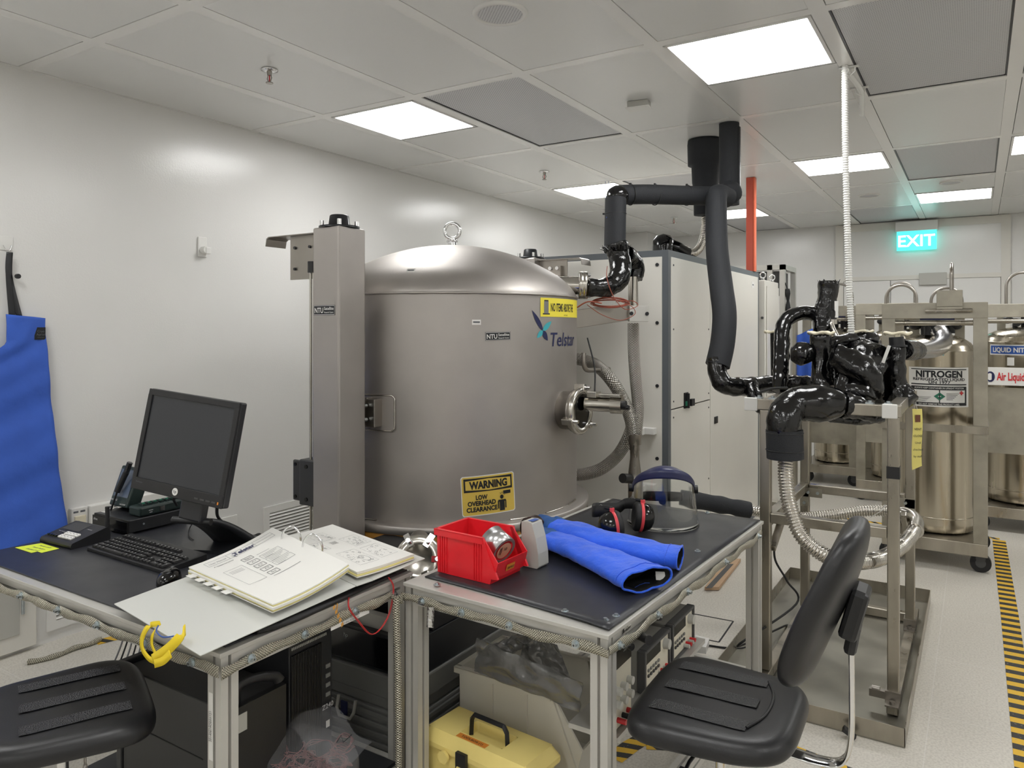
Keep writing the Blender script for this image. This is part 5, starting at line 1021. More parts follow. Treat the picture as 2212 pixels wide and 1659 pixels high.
for h,aa in ((h0,a1),(h1,a2)):
    b=B(); b.cyl(h+Vector((0,0,-.004)),h+Vector((0,0,.010)),.009,n=16); b.make('pivot',M['muff_red'],t)
    b=B(); b.tube([h+Vector((0,0,.005)),h+back*.035+Vector((0,0,.004))],.006,8); b.make('arm',M['black_plastic'],t)
    b=B(); b.tube([h+back*.035+Vector((0,0,.004)),h+back*.06+Vector((0,0,.012)),h+back*.085+Vector((0,0,-.012)),h+back*.10+Vector((0,0,-.006))],.0018,6); b.make('wire_arm',M['steel_bright'],t)
# ---------- face shield ----------
t=thing('face_shield','clear face shield with navy brow guard standing on the desk','face shield',(-1.12,2.88,.80))
FC=Vector((-1.105,2.93,0)); fa=math.atan2(-.80,.36)   # faces the camera and a bit right
def vs_(u,v,off=0):     # u -1..1 round, v 0..1 up
    a=fa+u*R(98); r=.150-.024*v+off+.006*math.cos(u*PI); top=.925+.105*math.cos(u*R(80)); z=.8025+(top-.8025)*v
    c=FC+Vector((math.cos(fa),math.sin(fa),0))*(.02*v)
    return Vector((c.x+math.cos(a)*r,c.y+math.sin(a)*r,z))
b=B(); b.grid(lambda u,v:vs_(2*u-1,v),48,14); b.make('visor',M['clear_plastic'],t,solid=.0015)
b=B(); b.tube([vs_(-1+2*k/48,0) for k in range(49)],.0018,6); b.make('visor_edge',M['chrome'] if 0 else M['clear_plastic'],t)
def bg(u,v):
    uu=(2*u-1)*1.03; p=vs_(uu,1.0,.004); q=math.cos(min(1,abs(uu))*PI/2)
    inw=(FC-p); inw.z=0; inw.normalize()
    return p+Vector((0,0,-.018+.036*min(1,v*1.6)*(.6+.4*q)))+inw*(.045*q*max(0,v-.5)/.5)+Vector((0,0,.012*q*max(0,v-.5)))
b=B(); b.grid(bg,40,8); b.make('brow_guard',M['visor_navy'],t,solid=.003)
for s in (-1,1): p=vs_(s*.99,.98,.006); b=B(); b.cyl(p-Vector((math.cos(fa+s*1.6)*.006,math.sin(fa+s*1.6)*.006,0)),p+Vector((math.cos(fa+s*1.6)*.014,math.sin(fa+s*1.6)*.014,0)),.017,n=20); b.make('side_knob',M['black_plastic'],t)
def hb(u,v): a=2*PI*u; r=.088; return Vector((FC.x+math.cos(a)*r*.9,FC.y+math.sin(a)*r,.868+.034*v+.045*(.5+.5*math.cos(a-fa))))
b=B(); b.grid(hb,36,2); b.make('head_harness',M['black_rubber'],t,solid=.003)
b=B(); p=hb(.5+fa/(2*PI),0); b.cyl(p,p+Vector((-math.cos(fa)*.02,-math.sin(fa)*.02,0)),.016,n=18); b.make('ratchet_knob',M['black_plastic'],t)
# ---------- chairs ----------
def seat_mesh(b,w,d,th=.062):
    rings=[(0,0),(.35,-.002),(.62,-.001),(.80,.0),(.90,-.003),(.965,-.014),(1,-.034),(.99,-.05),(.95,-.062),(.6,-.066),(0,-.066)]
    N=56; vs=[]
    for s,z in rings:
        for k in range(N):
            a=2*PI*k/N; ca,sa=math.cos(a),math.sin(a); e=2/4.2; x=abs(ca)**e*(1 if ca>0 else -1)*d/2; y=abs(sa)**e*(1 if sa>0 else -1)*w/2
            y*=1-.10*(x/(d/2)); wave=-.010*math.cos(y/(w/2)*1.3)*(s<.95)*(x<0)*0
            vs.append((x*s,y*s,z+.012*max(0,x*s/(d/2)-.35)-.012*max(0,-x*s/(d/2)-.5)))
    b.add(vs,[(j*N+k,(j+1)*N+k,(j+1)*N+(k+1)%N,j*N+(k+1)%N) for j in range(len(rings)-1) for k in range(N)],True)
def chair(name,label,loc,rz,zs,back):
    t=thing(name,label,'chair',loc,rz); w,d=.475,.43
    b=L_(t); seat_mesh(b,w,d)
    for i in range(len(b.v)): b.v[i]=b.v[i]+Vector((0,0,zs))
    st=b.make('seat',M['seat_black'],t,sub=1)
    b=L_(t)
    for y in (-.13,0,.13):
        b.grid(lambda u,v:(-.15+.25*u,y-.026+.052*v,zs+.0022+.012*max(0,(-.15+.25*u)/.215-.35)-.012*max(0,-(-.15+.25*u)/.215-.5)),14,1,sm=False); 
    b.make('grip_strips',M['seat_grip'] if back else M['stool_grip'],t)
    if back:
        b=L_(t); b.tube(spline([(.10,-.14,zs+.0035),(.125,-.07,zs+.004),(.132,0,zs+.004),(.125,.07,zs+.004),(.10,.14,zs+.0035)],6),.004,8); b.make('groove_ridge',M['black_gloss'] if 0 else M['seat_black'],t)
    b=L_(t); b.box((0,0,zs-.085),(.20,.18,.04)); b.make('mechanism',M['black_plastic'],t,bevel=.006)
    b=L_(t); b.cyl((0,0,zs-.1),(0,0,zs-.26),.014,n=20); b.make('gas_lift',M['chrome'],t)
    b=L_(t); b.cyl((0,0,zs-.22),(0,0,.10),.026,n=24); b.make('column',M['black_plastic'] if back else M['steel'],t)
    for k in range(5):
        a=2*PI*k/5+.3; b=L_(t); e=(math.cos(a)*.27,math.sin(a)*.27,.075); b.tube([(math.cos(a)*.02,math.sin(a)*.02,.115),(math.cos(a)*.15,math.sin(a)*.15,.10),e],lambda q,l:.024-.008*q,10); lg=b.make('base_leg',M['chrome'],t)
        b=L_(t); q=Vector((e[0],e[1],.028)); sd=Vector((-math.sin(a),math.cos(a),0)); b.cyl(q-sd*.02,q+sd*.02,.0275,n=20); b.cyl((e[0],e[1],.03),(e[0],e[1],.08),.008,n=10); b.make('caster',M['black_rubber'],lg)
    b=L_(t); b.tube([(-.02,-.10,zs-.09),(-.03,-.19,zs-.095),(-.03,-.235,zs-.10)],.005,8); b.box((-.03,-.24,zs-.10),(.03,.05,.008)); b.make('lever',M['black_plastic'],t)
    return t
t=chair('work_chair','black moulded work chair with backrest on a chrome bar, in front of the right desk',(-.595,2.015,0),R(2),.60,True)
b=L_(t); zb=.915; N=48; rings=[(0,-.012,.0),(.5,-.011,0),(.86,-.006,0),(.96,.004,0),(1,.022,0),(.97,.045,0),(.85,.056,0),(.5,.062,0),(0,.064,0)]; vs=[]
for s,dx,_ in rings:
    for k in range(N):
        a=2*PI*k/N; ca,sa=math.cos(a),math.sin(a); e=2/4.8; y=abs(ca)**e*(1 if ca>0 else -1)*.195*s; z=abs(sa)**e*(1 if sa>0 else -1)*.205*s
        y*=1-.16*abs(z/.2)-.05*(z/.2); cur=-1.1*y*y; til=.24*z
        vs.append((.255+dx+cur+til+.02*math.sin(z*9),y,zb+z))
b.add(vs,[(j*N+k,j*N+(k+1)%N,(j+1)*N+(k+1)%N,(j+1)*N+k) for j in range(len(rings)-1) for k in range(N)],True); b.make('backrest',M['seat_black'],t,sub=1)
b=L_(t); b.box((.335,0,.895),(.045,.10,.13),rot=Matrix.Rotation(R(15),4,'Y')); b.box((.33,0,.83),(.03,.07,.08),rot=Matrix.Rotation(R(10),4,'Y')); b.make('back_boss',M['black_plastic'],t,bevel=.012)
b=L_(t); b.tube(spline([(.05,0,.50),(.16,0,.50),(.25,0,.495),(.305,0,.51),(.325,0,.57),(.327,0,.7),(.325,0,.85)],8),.016,14,sq=(1.6,.45),up=(0,0,1)); b.make('back_bar',M['chrome'],t)
chair('lab_stool','black moulded stool with three grip strips under the left desk front edge',(-2.09,1.045,0),R(66+180),.60,False)
b=B(); c=Vector((-1.970,1.040,0.540))
for k in range(24): 
    z=c.z-.021*k
    if z<.05: break
    P=[Vector((c.x+(.005*math.cos(a) if k%2 else 0),c.y+(0 if k%2 else .005*math.cos(a)),z+.0135*math.sin(a))) for a in [2*PI*j/12 for j in range(12)]]; b.tube(P,.0016,5,closed=True)
tag(b.make('grounding_chain',M['steel']),'thin steel chain hanging under the left desk beside the stool','chain')
# ---------- under the desks ----------
b=B(); b.bx(-2.42,-1.60,1.28,1.83,.186,.198); b.make('lower_shelf',M['black_satin'],d1)
b=B(); 
for x in (-2.4,-1.67): b.bx(x-.012,x+.012,1.3,1.81,0,.186)
b.make('shelf_support',M['alu'],d1)
t=thing('server_tower','dark grey server tower lying lengthwise under the left desk','computer',(-1.98,1.40,.2))
b=B(); b.bx(-2.26,-1.76,1.31,1.50,.20,.545); b.make('case',mk('pc_grey',(50,50,51),.5),t,bevel=.004)
b=B(); b.bx(-2.29,-2.262,1.305,1.505,.20,.56); b.make('rear_bezel',M['black_satin'],t,bevel=.004)
b=B(); b.bx(-1.758,-1.735,1.31,1.50,.20,.55); b.tube(spline([(-1.76,1.34,.55),(-1.75,1.34,.60),(-1.73,1.38,.615),(-1.72,1.44,.60),(-1.72,1.46,.58)],6),.018,10,sq=(1,.6)); b.make('front_bezel',M['black_plastic'],t)
b=B(); b.bx(-2.15,-1.86,1.3085,1.3095,.378,.381); b.make('panel_groove',M['ink'],t)
b=B(); b.bx(-1.7345,-1.733,1.33,1.36,.48,.53); b.make('lock_plate',M['light_grey'],t)
t=thing('desktop_tower','black desktop computer tower with vertical front ribs under the left desk','computer',(-1.93,1.62,.2))
b=B(); b.bx(-2.12,-1.752,1.525,1.70,.20,.66); b.make('case',M['black_satin'],t,bevel=.003)
b=B(); 
for k in range(20): y=1.53+.0062*k; b.bx(-1.752,-1.745,y,y+.0035,.205,.615)
b.make('front_ribs',M['black_plastic'],t)
b=B()
for k in range(22): y=1.535+.0065*k; b.bx(-1.7519,-1.7500,y,y+.003,.63,.638)
b.make('vent_slots',M['light_grey'],t)
b=B(); b.text('Z240',.022,(-1.7445,1.675,.40),(0,1,0),(0,0,1)); b.make('lettering',M['legend'],t)
b=B(); b.rect((-1.7515,1.682,.345),(0,1,0),(0,0,1),.016,.022); b.make('label_sticker',M['white_plastic'],t)
b=B()
for z in (.53,.50,.47,.44): b.bx(-1.752,-1.749,1.672,1.69,z-.006,z+.006)
b.make('front_ports',M['mid_grey'],t)
t=thing('ribbed_case','grey ribbed plastic case under the chamber behind the left desk','case',(-2.0,2.3,0))
b=B(); b.bx(-2.35,-1.665,1.99,2.62,0,.24); b.bx(-2.34,-1.675,2.0,2.61,.24,.285); b.bx(-2.35,-1.66,1.985,2.625,.285,.368); b.make('shell',M['mid_grey'],t,bevel=.006)
b=B()
for k in range(6): z=.035+.035*k; b.bx(-2.34,-1.67,1.978,1.99,z,z+.018)
b.make('front_ribs',M['mid_grey'],t,bevel=.003); b=B()
for k in range(6): z=.035+.035*k; b.bx(-1.665,-1.655,2.0,2.6,z,z+.018)
b.make('side_ribs',M['mid_grey'],t,bevel=.003)
b=B(); b.tube([(-2.0,1.975,.25),(-2.0,1.965,.21),(-1.985,1.962,.185),(-1.93,1.962,.185),(-1.915,1.965,.21),(-1.915,1.975,.25)],.006,8); b.make('handle',M['light_grey'],t)
b=B(); b.bx(-1.985,-1.955,1.968,1.976,.17,.235); tag(b.make('usb_stick',M['navy'],bevel=.002),'small blue USB stick hanging from the grey case handle','usb stick')
b=B(); b.bx(-2.34,-1.668,2.0,2.60,.3695,.505); b.mi=1; b.bx(-2.34,-1.668,1.996,2.0,.38,.495); b.mi=2; b.text('hp',.022,(-1.985,1.9952,.46),(1,0,0),(0,0,1)); tag(b.make('instrument_box',[M['black_satin'],M['black_gloss'],M['legend']],bevel=.004),'large matte black box on top of the grey case under the chamber','equipment box')
b=B(); b.bx(-2.32,-1.672,2.12,2.59,.506,.655); tag(b.make('black_case',M['black_plastic'],bevel=.004),'matte black case on top of the black box under the chamber','case')
b=B(); b.bar((-2.1,2.04,.531),(-1.66,2.04,.531),.03,.05,(0,0,1)); tag(b.make('loose_bar',M['alu']),'loose aluminium bar lying on the black box behind the left desk','bar')
# clamp flange cluster by the chamber base
t=thing('clamped_flange','polished round flange with claw clamps below the chamber between the desks','flange',(-1.758,2.143,0.742))
c=Vector((-1.741,2.118,0.755)); ax=Vector((.45,-.75,.35)).normalized(); b=B(); b.lathe([(0,0),(.045,0),(.05,.006),(.075,.008),(.088,.0),(.09,-.012),(.06,-.02),(.05,-.12),(0,-.14)],c,ax,40); b.make('flange',M['steel_bright'],t)
x_,y_,z_=frame(ax)
for k in range(6):
    a=2*PI*k/6; d=x_*math.cos(a)+y_*math.sin(a); b=B(); b.bar(c+d*.05+ax*.012,c+d*.1-ax*.002,.022,.014,ax); b.cyl(c+d*.075,c+d*.075+ax*.028,.008,n=10); b.make('claw_clamp',M['chrome'],t)
b=B(); b.cyl(c-ax*.10,(c-ax*.10)+Vector((-.3,.35,-.05)),.045,n=24); b.make('nozzle',M['steel'],t)
# wire bag
t=thing('wire_bag','clear plastic bag full of coiled pinkish wire under the left desk','bag',(-1.614,1.465,0.433))
bc=Vector((-1.83,1.40,.20)); bo=Vector((-1.730,1.534,0.366)); base=.30
def bagf(u,v):
    a=2*PI*u; r=math.sin(min(1,v*1.02)*PI/2); px=Vector((math.cos(a)*.19*r,math.sin(a)*.10*r,0)); z=.20*math.cos(v*PI/2)**.7
    p=Vector((bo.x,bo.y,.205))+Matrix.Rotation(R(32),3,'Z')@px+Vector((0,0,z)); return p+Vector(noise.noise_vector(p*14))*.02*(1 if v>.02 else 1)
b=B(); b.grid(bagf,40,20); 
e0=Vector((-1.713,1.639,0.448)); e1=Vector((-1.525,1.640,0.361)); f0=Vector((-1.738,1.506,0.419)); f1=Vector((-1.562,1.521,0.336))
b.grid(lambda u,v:(f0.lerp(f1,u)).lerp(e0.lerp(e1,u),v)+Vector((.0,.0,.012*math.sin(u*9+v*5))),16,12); b.make('film',M['bag'],t)
b=B(); rnd=random.Random(11)
for k in range(46):
    cc=Vector((bo.x,bo.y,.24))+Matrix.Rotation(R(32),3,'Z')@Vector((rnd.uniform(-.13,.13),rnd.uniform(-.055,.055),rnd.uniform(0,.11))); n=Vector((rnd.uniform(-.5,.5),rnd.uniform(-.5,.5),1)); x_,y_,z_=frame(n); rr=rnd.uniform(.02,.05)
    for q in range(3): b.tube([cc+(x_*math.cos(a)*(rr+.003*q)+y_*math.sin(a)*(rr*.7+.004*q))+z_*.006*math.sin(a*3+q) for a in [2*PI*j/18 for j in range(18)]],.0011,4,closed=True)
w_=b.make('wire_coils',M['pink_wire'],t); w_['kind']='stuff'
b=B(); o=f0.lerp(e1,.6)+Vector((.0,-.012,.004)); 
b.tube([(-1.599,1.570,0.383),(-1.587,1.577,0.405),(-1.582,1.580,0.383),(-1.561,1.594,0.406)],.0015,5); b.make('marker_lettering',M['ink'],t)
# translucent bin, bags
t=thing('translucent_bin','translucent grey stacking bin with antistatic bags under the right desk','bin',(-1.36,2.25,0))
T=Matrix.Translation((-1.562,2.13,.09)); bin_(t,T,.46,.29,.31,'translucent',rib=False)
b=B(); b.bx(-1.55,-1.13,2.14,2.41,0,.088); b.make('base_tub',M['translucent'],t,bevel=.01)
def bag(lab,A_,B_,C_,D_,seed,nm='antistatic_bag'):
    A_,B_,C_,D_=map(Vector,(A_,B_,C_,D_))
    def f(u,v,s):
        p=A_.lerp(B_,u).lerp(D_.lerp(C_,u),v); n=(B_-A_).cross(D_-A_).normalized(); q=math.sin(PI*u)*math.sin(PI*v)
        return p+n*s*.012*q**.5+n*.016*noise.noise(Vector((u*5,v*3,seed+s)))+n*.004*abs(noise.noise(Vector((u*16,v*9,seed))))
    b=B(); b.grid(lambda u,v:f(u,v,1),30,20); b.grid(lambda u,v:f(u,v,-1),30,20,flip=True); return tag(b.make(nm,M['antistatic']),lab,'bag','antistatic bags in the translucent bin')
bag('large shiny grey antistatic bag laid diagonally across the translucent bin',(-1.432,2.052,0.558),(-1.022,2.027,0.521),(-1.038,2.040,0.421),(-1.452,2.064,0.436),1)
bag('dark antistatic bag standing upright at the back of the bin',(-1.356,2.243,0.537),(-1.246,2.264,0.513),(-1.188,2.265,0.398),(-1.376,2.229,0.406),4)
bag('rolled antistatic bag leaning at the left of the bin',(-1.457,2.179,0.480),(-1.352,2.221,0.542),(-1.299,2.195,0.531),(-1.373,2.149,0.467),8)
# toolbox
t=thing('toolbox','pale yellow plastic toolbox with black handle and latch under the right desk','toolbox',(-1.33,1.97,0))
T=Matrix.Translation((-1.33,1.975,0))@Matrix.Rotation(R(-5),4,'Z'); w,d=.43,.19
b=B(T=T); b.box((0,0,.125),(w-.03,d-.02,.25)); b.make('body',M['yellow_box'],t,bevel=.012)
b=B(T=T); P=[(-w/2,-d/2,.24),(w/2,-d/2,.24),(w/2,d/2,.24),(-w/2,d/2,.24),(-w/2,-d/2,.262),(w/2,-d/2,.262),(w/2,d/2,.262),(-w/2,d/2,.262)]; b.add(P,[(3,2,1,0),(0,1,5,4),(1,2,6,5),(2,3,7,6),(3,0,4,7)])
q=[(-w/2+.02,-d/2+.02,.298),(w/2-.02,-d/2+.02,.298),(w/2-.02,d/2-.02,.298),(-w/2+.02,d/2-.02,.298)]; o=P[4:]; b.add(o+q,[(0,1,5,4),(1,2,6,5),(2,3,7,6),(3,0,4,7)]); 
hx,hy=.085,.042; h=[(-hx,-hy,.298),(hx,-hy,.298),(hx,hy,.298),(-hx,hy,.298)]; g_=[(-hx+.01,-hy+.01,.270),(hx-.01,-hy+.01,.270),(hx-.01,hy-.01,.270),(-hx+.01,hy-.01,.270)]
b.add(q+h,[(0,1,5,4),(1,2,6,5),(2,3,7,6),(3,0,4,7)]); b.add(h+g_,[(0,1,5,4),(1,2,6,5),(2,3,7,6),(3,0,4,7),(4,5,6,7)]); b.make('lid',M['yellow_box'],t,bevel=.008)
b=B(T=T); b.tube([(-.075,0,.275),(-.072,0,.325),(-.06,0,.342),(.06,0,.342),(.072,0,.325),(.075,0,.275)],.010,4,sq=(1.1,.9)); b.make('handle',M['black_plastic'],t,bevel=.002)
b=B(T=T); b.box((-.03,-d/2-.006,.235),(.042,.014,.075)); b.mi=1; b.box((-.03,-d/2-.014,.225),(.026,.008,.012)); b.make('latch',[M['black_plastic'],M['yellow_box']],t,bevel=.002)
b=B(T=T); b.cyl((-.105,-d/2-.002,.235),(-.105,-d/2-.012,.235),.02,n=20); b.make('lug',M['yellow_box'],t)
b=B(T=T); b.rect((-.02,-d/2+.035,.2986),(1,0,0),(0,1,0),.12,.024); b.mi=1; b.text('TOOLBOX (1 号)' if 0 else 'TOOLBOX (1)',.014,(-.02,-d/2+.030,.2992),(1,0,0),(0,1,0),.015); b.make('label_sticker',[M['orange_label'],M['ink']],t)
# power supplies
b=B(); b.bx(-1.04,-.88,1.97,2.78,.405,.42); b.make('instrument_shelf',M['alu'],d2)
def psu(lab,y0):
    t=thing('bench_power_supply',lab,'power supply',(-1.05,y0+.115,.421),group='bench power supplies under the right desk'); y1=y0+.235; x1=-.905; z0,z1=.421,.56
    b=B(); b.bx(-1.10,x1-.03,y0+.005,y1-.005,z0,z1-.004); b.make('case',mk('psu_grey',(128,126,120),.5),t,bevel=.004)
    b=B(); b.bx(x1-.03,x1,y0,y0+.012,z0,z1); b.bx(x1-.03,x1,y1-.012,y1,z0,z1); b.bx(x1-.03,x1,y0+.012,y1-.012,z1-.012,z1); b.bx(x1-.03,x1,y0+.012,y1-.012,z0,z0+.01); b.make('bumper',M['dark_grey'],t,bevel=.004)
    b=B(); b.bx(x1-.03,x1-.008,y0+.012,y1-.012,z0+.01,z1-.012); fp=b.make('front_panel',M['beige_panel'],t)
    b=B(); b.rect((x1-.0075,y0+.085,z1-.035),(0,1,0),(0,0,1),.135,.036); b.make('display',M['black_gloss'],fp)
    b=B(); b.cyl((x1-.008,y1-.045,z1-.04),(x1+.012,y1-.045,z1-.04),.019,.016,24); b.make('dial',M['light_grey'],fp)
    for r in range(2):
        for k in range(5): b=B(); b.bx(x1-.008,x1-.003,y0+.035+.022*k,y0+.047+.022*k,z0+.042+.018*r,z0+.050+.018*r); b.make('button',M['dark_grey'] if r==0 else M['mid_grey'],fp)
    for k in range(4): b=B(); b.cyl((x1-.008,y1-.10+.022*k,z0+.02),(x1+.014,y1-.10+.022*k,z0+.02),.007,n=14); b.make('terminal_post',M['red'] if k%2 else M['light_grey'],fp)
psu('grey bench power supply with dial, nearer one beside the desk leg',2.245); psu('grey bench power supply with red terminals, farther one',2.50)
t=thing('bench_supply_stack','older beige bench power supply with round knobs behind the desk leg','power supply',(-.97,2.1,.421))
b=B(); b.bx(-.965,-.905,1.98,2.115,.421,.65); b.make('case',M['mid_grey'],t,bevel=.003)
b=B(); b.bx(-.905,-.898,1.985,2.11,.425,.60); b.mi=1; b.bx(-.905,-.897,1.985,2.11,.60,.645); b.make('front_panel',[M['beige_panel'],M['black_gloss']],t)
for y in (2.0,2.04,2.085): 
    for z in (.54,.50): b=B(); b.cyl((-.898,y,z),(-.88,y,z),.012,n=18); b.make('knob',M['light_grey'],t)
for k,y in enumerate((2.01,2.045,2.08)): b=B(); b.cyl((-.898,y,.45),(-.87,y,.45),.008,n=14); b.make('terminal_post',M['red'] if k%2==0 else M['black_plastic'],t)
b=B(); b.tube([(-0.826,1.985,0.727),(-0.775,1.946,0.735)],.013,14); b.tube([(-0.845,1.949,0.706),(-0.822,1.940,0.707)],.010,14); tag(b.make('probe_handles',M['black_plastic']),'two black round handles poking out above the power supplies','handle')
b=B(); b.tube(spline([(-1.0,2.4,.57),(-.98,2.44,.63),(-.96,2.48,.64),(-.95,2.47,.58)],6),.015,10); tag(b.make('cable_loop',M['black_rubber']),'thick black cable loop resting on the power supplies','cable')
# floor stuff
def flat(b,pts,z): b.add([(p[0],p[1],z) for p in pts],[tuple(range(len(pts)))])
b=B(); P=[(-1.415,4.460,0.004),(-1.341,4.506,0.004),(-1.380,5.143,0.004),(-1.461,5.092,0.004)]; 
b.prism([(p[0],p[1]) for p in P],.02,(0,0,.004)); b.mi=1; flat(b,[(-1.404,4.443,0.025),(-1.371,4.464,0.025),(-1.388,5.000,0.025),(-1.420,4.981,0.025)],.0245); tag(b.make('cardboard_stack',[M['cardboard'],M['dark_grey']]),'small stack of cardboard and newspaper on the floor behind the right desk','cardboard')
for a,c,n in (((-1.365,4.061,0.002),(-1.137,4.080,0.002),0),((-1.137,4.080,0.002),(-1.122,3.770,0.002),1),((-1.122,3.770,0.002),(-1.269,3.751,0.002),2)):
    pass
b=B()
for a,c in (((-1.366,4.064,0.001),(-1.134,4.077,0.001)),((-1.134,4.077,0.001),(-1.121,3.766,0.001)),((-1.121,3.766,0.001),(-1.320,3.756,0.001)),((-1.320,3.756,0.001),(-1.366,4.064,0.001))): b.bar(a,c,.008,.002)
struct(b.make('trim_3',M['ink']))
b=B(); b.tube(spline([(-1.221,3.683,0.006),(-1.151,3.687,0.006),(-1.043,3.717,0.006),(-0.972,3.794,0.006),(-0.871,4.168,0.006),(-.9,3.3,.2),(-0.727,3.678,0.301),(-0.764,3.655,0.410),(-0.811,3.625,0.509),(-0.814,3.623,0.596)],8),.005,8); tag(b.make('floor_cable',M['black_rubber']),'thin black cable from the valve stand down across the floor behind the right desk','cable')
b=B(); b.bx(-.93,-.8,2.86,2.99,.001,.05) if 0 else b.prism([(p[0],p[1]) for p in ((-1.068,3.207,0.170),(-1.015,3.218,0.170),(-1.032,3.320,0.170),(-1.095,3.322,0.170))],.03,(0,0,.168)); tag(b.make('white_block',M['white_plastic']),'white block on the low desk rail behind the power supplies','block')
for i in range(5):
    b=B(); x=.0
    L0=[(-3.2+.02*i,1.93,.66),(-3.3+.03*i,1.95,.3),(-3.32+.04*i,1.86,.05),(-3.3+.04*i,1.75,.006)]
    b.tube(spline([Vector(p) for p in L0],6),.004,6); tag(b.make('power_cord',M['black_rubber'] if i%2 else M['grey_cable']),['black','grey','second black','second grey','third black'][i]+' cord dropping behind the left desk to the floor','cord','cords behind the left desk') if i<4 else tag(b.make('power_cord',M['grey_cable']),'grey cord nearest the louvre behind the left desk','cord','cords behind the left desk')
b=B(); b.tube(spline([(-3.808,2.090,0.012),(-3.796,2.019,0.012),(-3.811,1.958,0.012),(-3.798,1.886,0.012),(-3.809,1.807,0.012),(-3.839,1.759,0.012)],6),lambda q,l:.012+.002*math.sin(l*60),10); tag(b.make('floor_braid',M['braid']),'flat metal braid lying on the floor behind the left stool','braid')
def tape(lab,pts,w,m='hazard'):
    P=[Vector(p) for p in pts]; L=0; vs=[];us=[]
    P=resamp(P,.05)
    for i,p in enumerate(P):
        d=(P[min(i+1,len(P)-1)]-P[max(0,i-1)]); d.z=0; d.normalize(); s=Vector((-d.y,d.x,0))*w/2
        if i: L+=(P[i]-P[i-1]).length
        vs+=[Vector((p.x-s.x,p.y-s.y,.0015)),Vector((p.x+s.x,p.y+s.y,.0015))]; us.append(L)
    b=B(); b.add(vs,[(2*i,2*i+2,2*i+3,2*i+1) for i in range(len(P)-1)],False,[((us[i],0),(us[i+1],0),(us[i+1],1),(us[i],1)) for i in range(len(P)-1)])
    return tag(b.make('floor_tape',M[m]),lab,'floor tape','hazard tape on the floor')
tape('long black and yellow hazard tape line at the right edge of the photo',[(.135,6.72,0),(.15,5,0),(.155,3.2,0),(.16,1.6,0)],.085,'hazard_fine')
tape('thin seen hazard tape line running behind the tanks to the left',[(.14,6.76,0),(-.6,6.78,0),(-2.0,6.82,0)],.05)
tape('hazard tape strip under the front leg of the right desk',[(-1.148,2.533,0.000),(-1.128,2.646,0.000),(-1.093,2.761,0.000)],.075); tape('torn curled hazard tape scrap under the work chair',[(-1.081,2.684,0.000),(-1.026,2.711,0.000),(-0.954,2.756,0.000)],.06)
tape('hazard tape strip on the floor to the right of the work chair',[(-0.635,2.957,0.000),(-0.514,2.932,0.000),(-0.353,2.899,0.000)],.075)
tape('hazard tape strip on the floor under the lab stool',[(-3.031,1.438,0.000),(-2.960,1.539,0.000),(-2.918,1.624,0.000)],.075); tape('short hazard tape strip on the floor behind the stool by the wall louvre',[(-3.806,2.066,0.000),(-3.776,2.186,0.000)],.07)
b=B(); rnd=random.Random(2)
for k in range(14):
    x,y=rnd.uniform(-1.0,.1),rnd.uniform(2.2,6.0); b.sph((x,y,.003),(rnd.uniform(.003,.008),.004,.003),6,4)
b=B(); b.box((0,0,0),(.05,.025,.012),rot=Matrix.Rotation(.5,4,'Y')); 
for i in range(len(b.v)): b.v[i]+=Vector((-0.425,3.150,0.020))
b.noise(.01,40); tag(b.make('black_tape_scrap',M['black_plastic']),'small scrap of black tape on the floor by the drip tray','scrap')

# ---------- drip tray and valve stand ----------
t=thing('drip_tray','large stainless steel drip tray on the floor under the valve stand','tray',(-.62,4.08,0))
x0,x1,y0,y1=-1.02,-.235,3.19,4.97
b=B(); b.bx(x0,x1,y0,y1,0.001,.006); b.make('pan',M['tray_steel'],t)
b=B(); b.bx(x0,x1,y0,y0+.003,.006,.075); b.bx(x0,x1,y1-.003,y1,.006,.075); b.bx(x0,x0+.003,y0,y1,.006,.075); b.bx(x1-.003,x1,y0,y1,.006,.075); b.make('rim',M['steel_frame'],t)
t=thing('valve_stand','square tube steel stand carrying the black wrapped valves','stand',(-.55,3.91,0))
FX0,FX1,FY0,FY1=-.815,-.298,3.46,4.36; w=.045
def sq(nm,p,q,ww=w,m='steel_frame',par=None): b=B(); b.bar(p,q,ww,ww,(0,0,1) if abs(Vector(q)[2]-Vector(p)[2])<.5 else (0,1,0)); return b.make(nm,M[m],par or t,bevel=.004)
for x in (FX0,FX1):
    for y in (FY0,FY1): sq('post',(x,y,.062),(x,y,1.235))
for z,zz in ((1.26,1.26),):
    sq('top_rail',(FX0-.035,FY0,z),(FX1+.03,FY0,z),.05); sq('top_rail',(FX0-.03,FY1,z),(FX1+.03,FY1,z),.05); sq('top_rail',(FX0,FY0+.026,z),(FX0,FY1-.026,z),.05); sq('top_rail',(FX1,FY0+.026,z),(FX1,FY1-.026,z),.05)
sq('mid_rail',(FX0+.023,FY0,.75),(FX1-.023,FY0,.75),.045); sq('mid_rail',(FX0+.023,FY1,.72),(FX1-.023,FY1,.72),.045); sq('mid_rail',(FX0,FY0+.023,.73),(FX0,FY1-.023,.73))
sq('brace',(FX0+.02,FY0+.03,.60),(FX0+.02,FY0+.30,.72),.03); sq('brace',(FX1-.01,FY1-.03,.50),(FX1-.01,FY1-.28,.70),.025)
sq('base_rail',(FX0,FY0-.2,.035),(FX0,FY1+.3,.035)); sq('base_rail',(FX1+.0,FY0-.05,.035),(FX1,FY1+.3,.035)); sq('base_rail',(FX0+.03,FY1+.2,.035),(FX1-.03,FY1+.2,.035))
for x,y in ((FX0-.06,FY0),(FX1-.012,FY0-.0),): b=B(); b.box((x,y-.028,1.26),(.058,.012,.06)); b.make('end_cap',M['white_plastic'],t,bevel=.004,label='white plastic end cap')
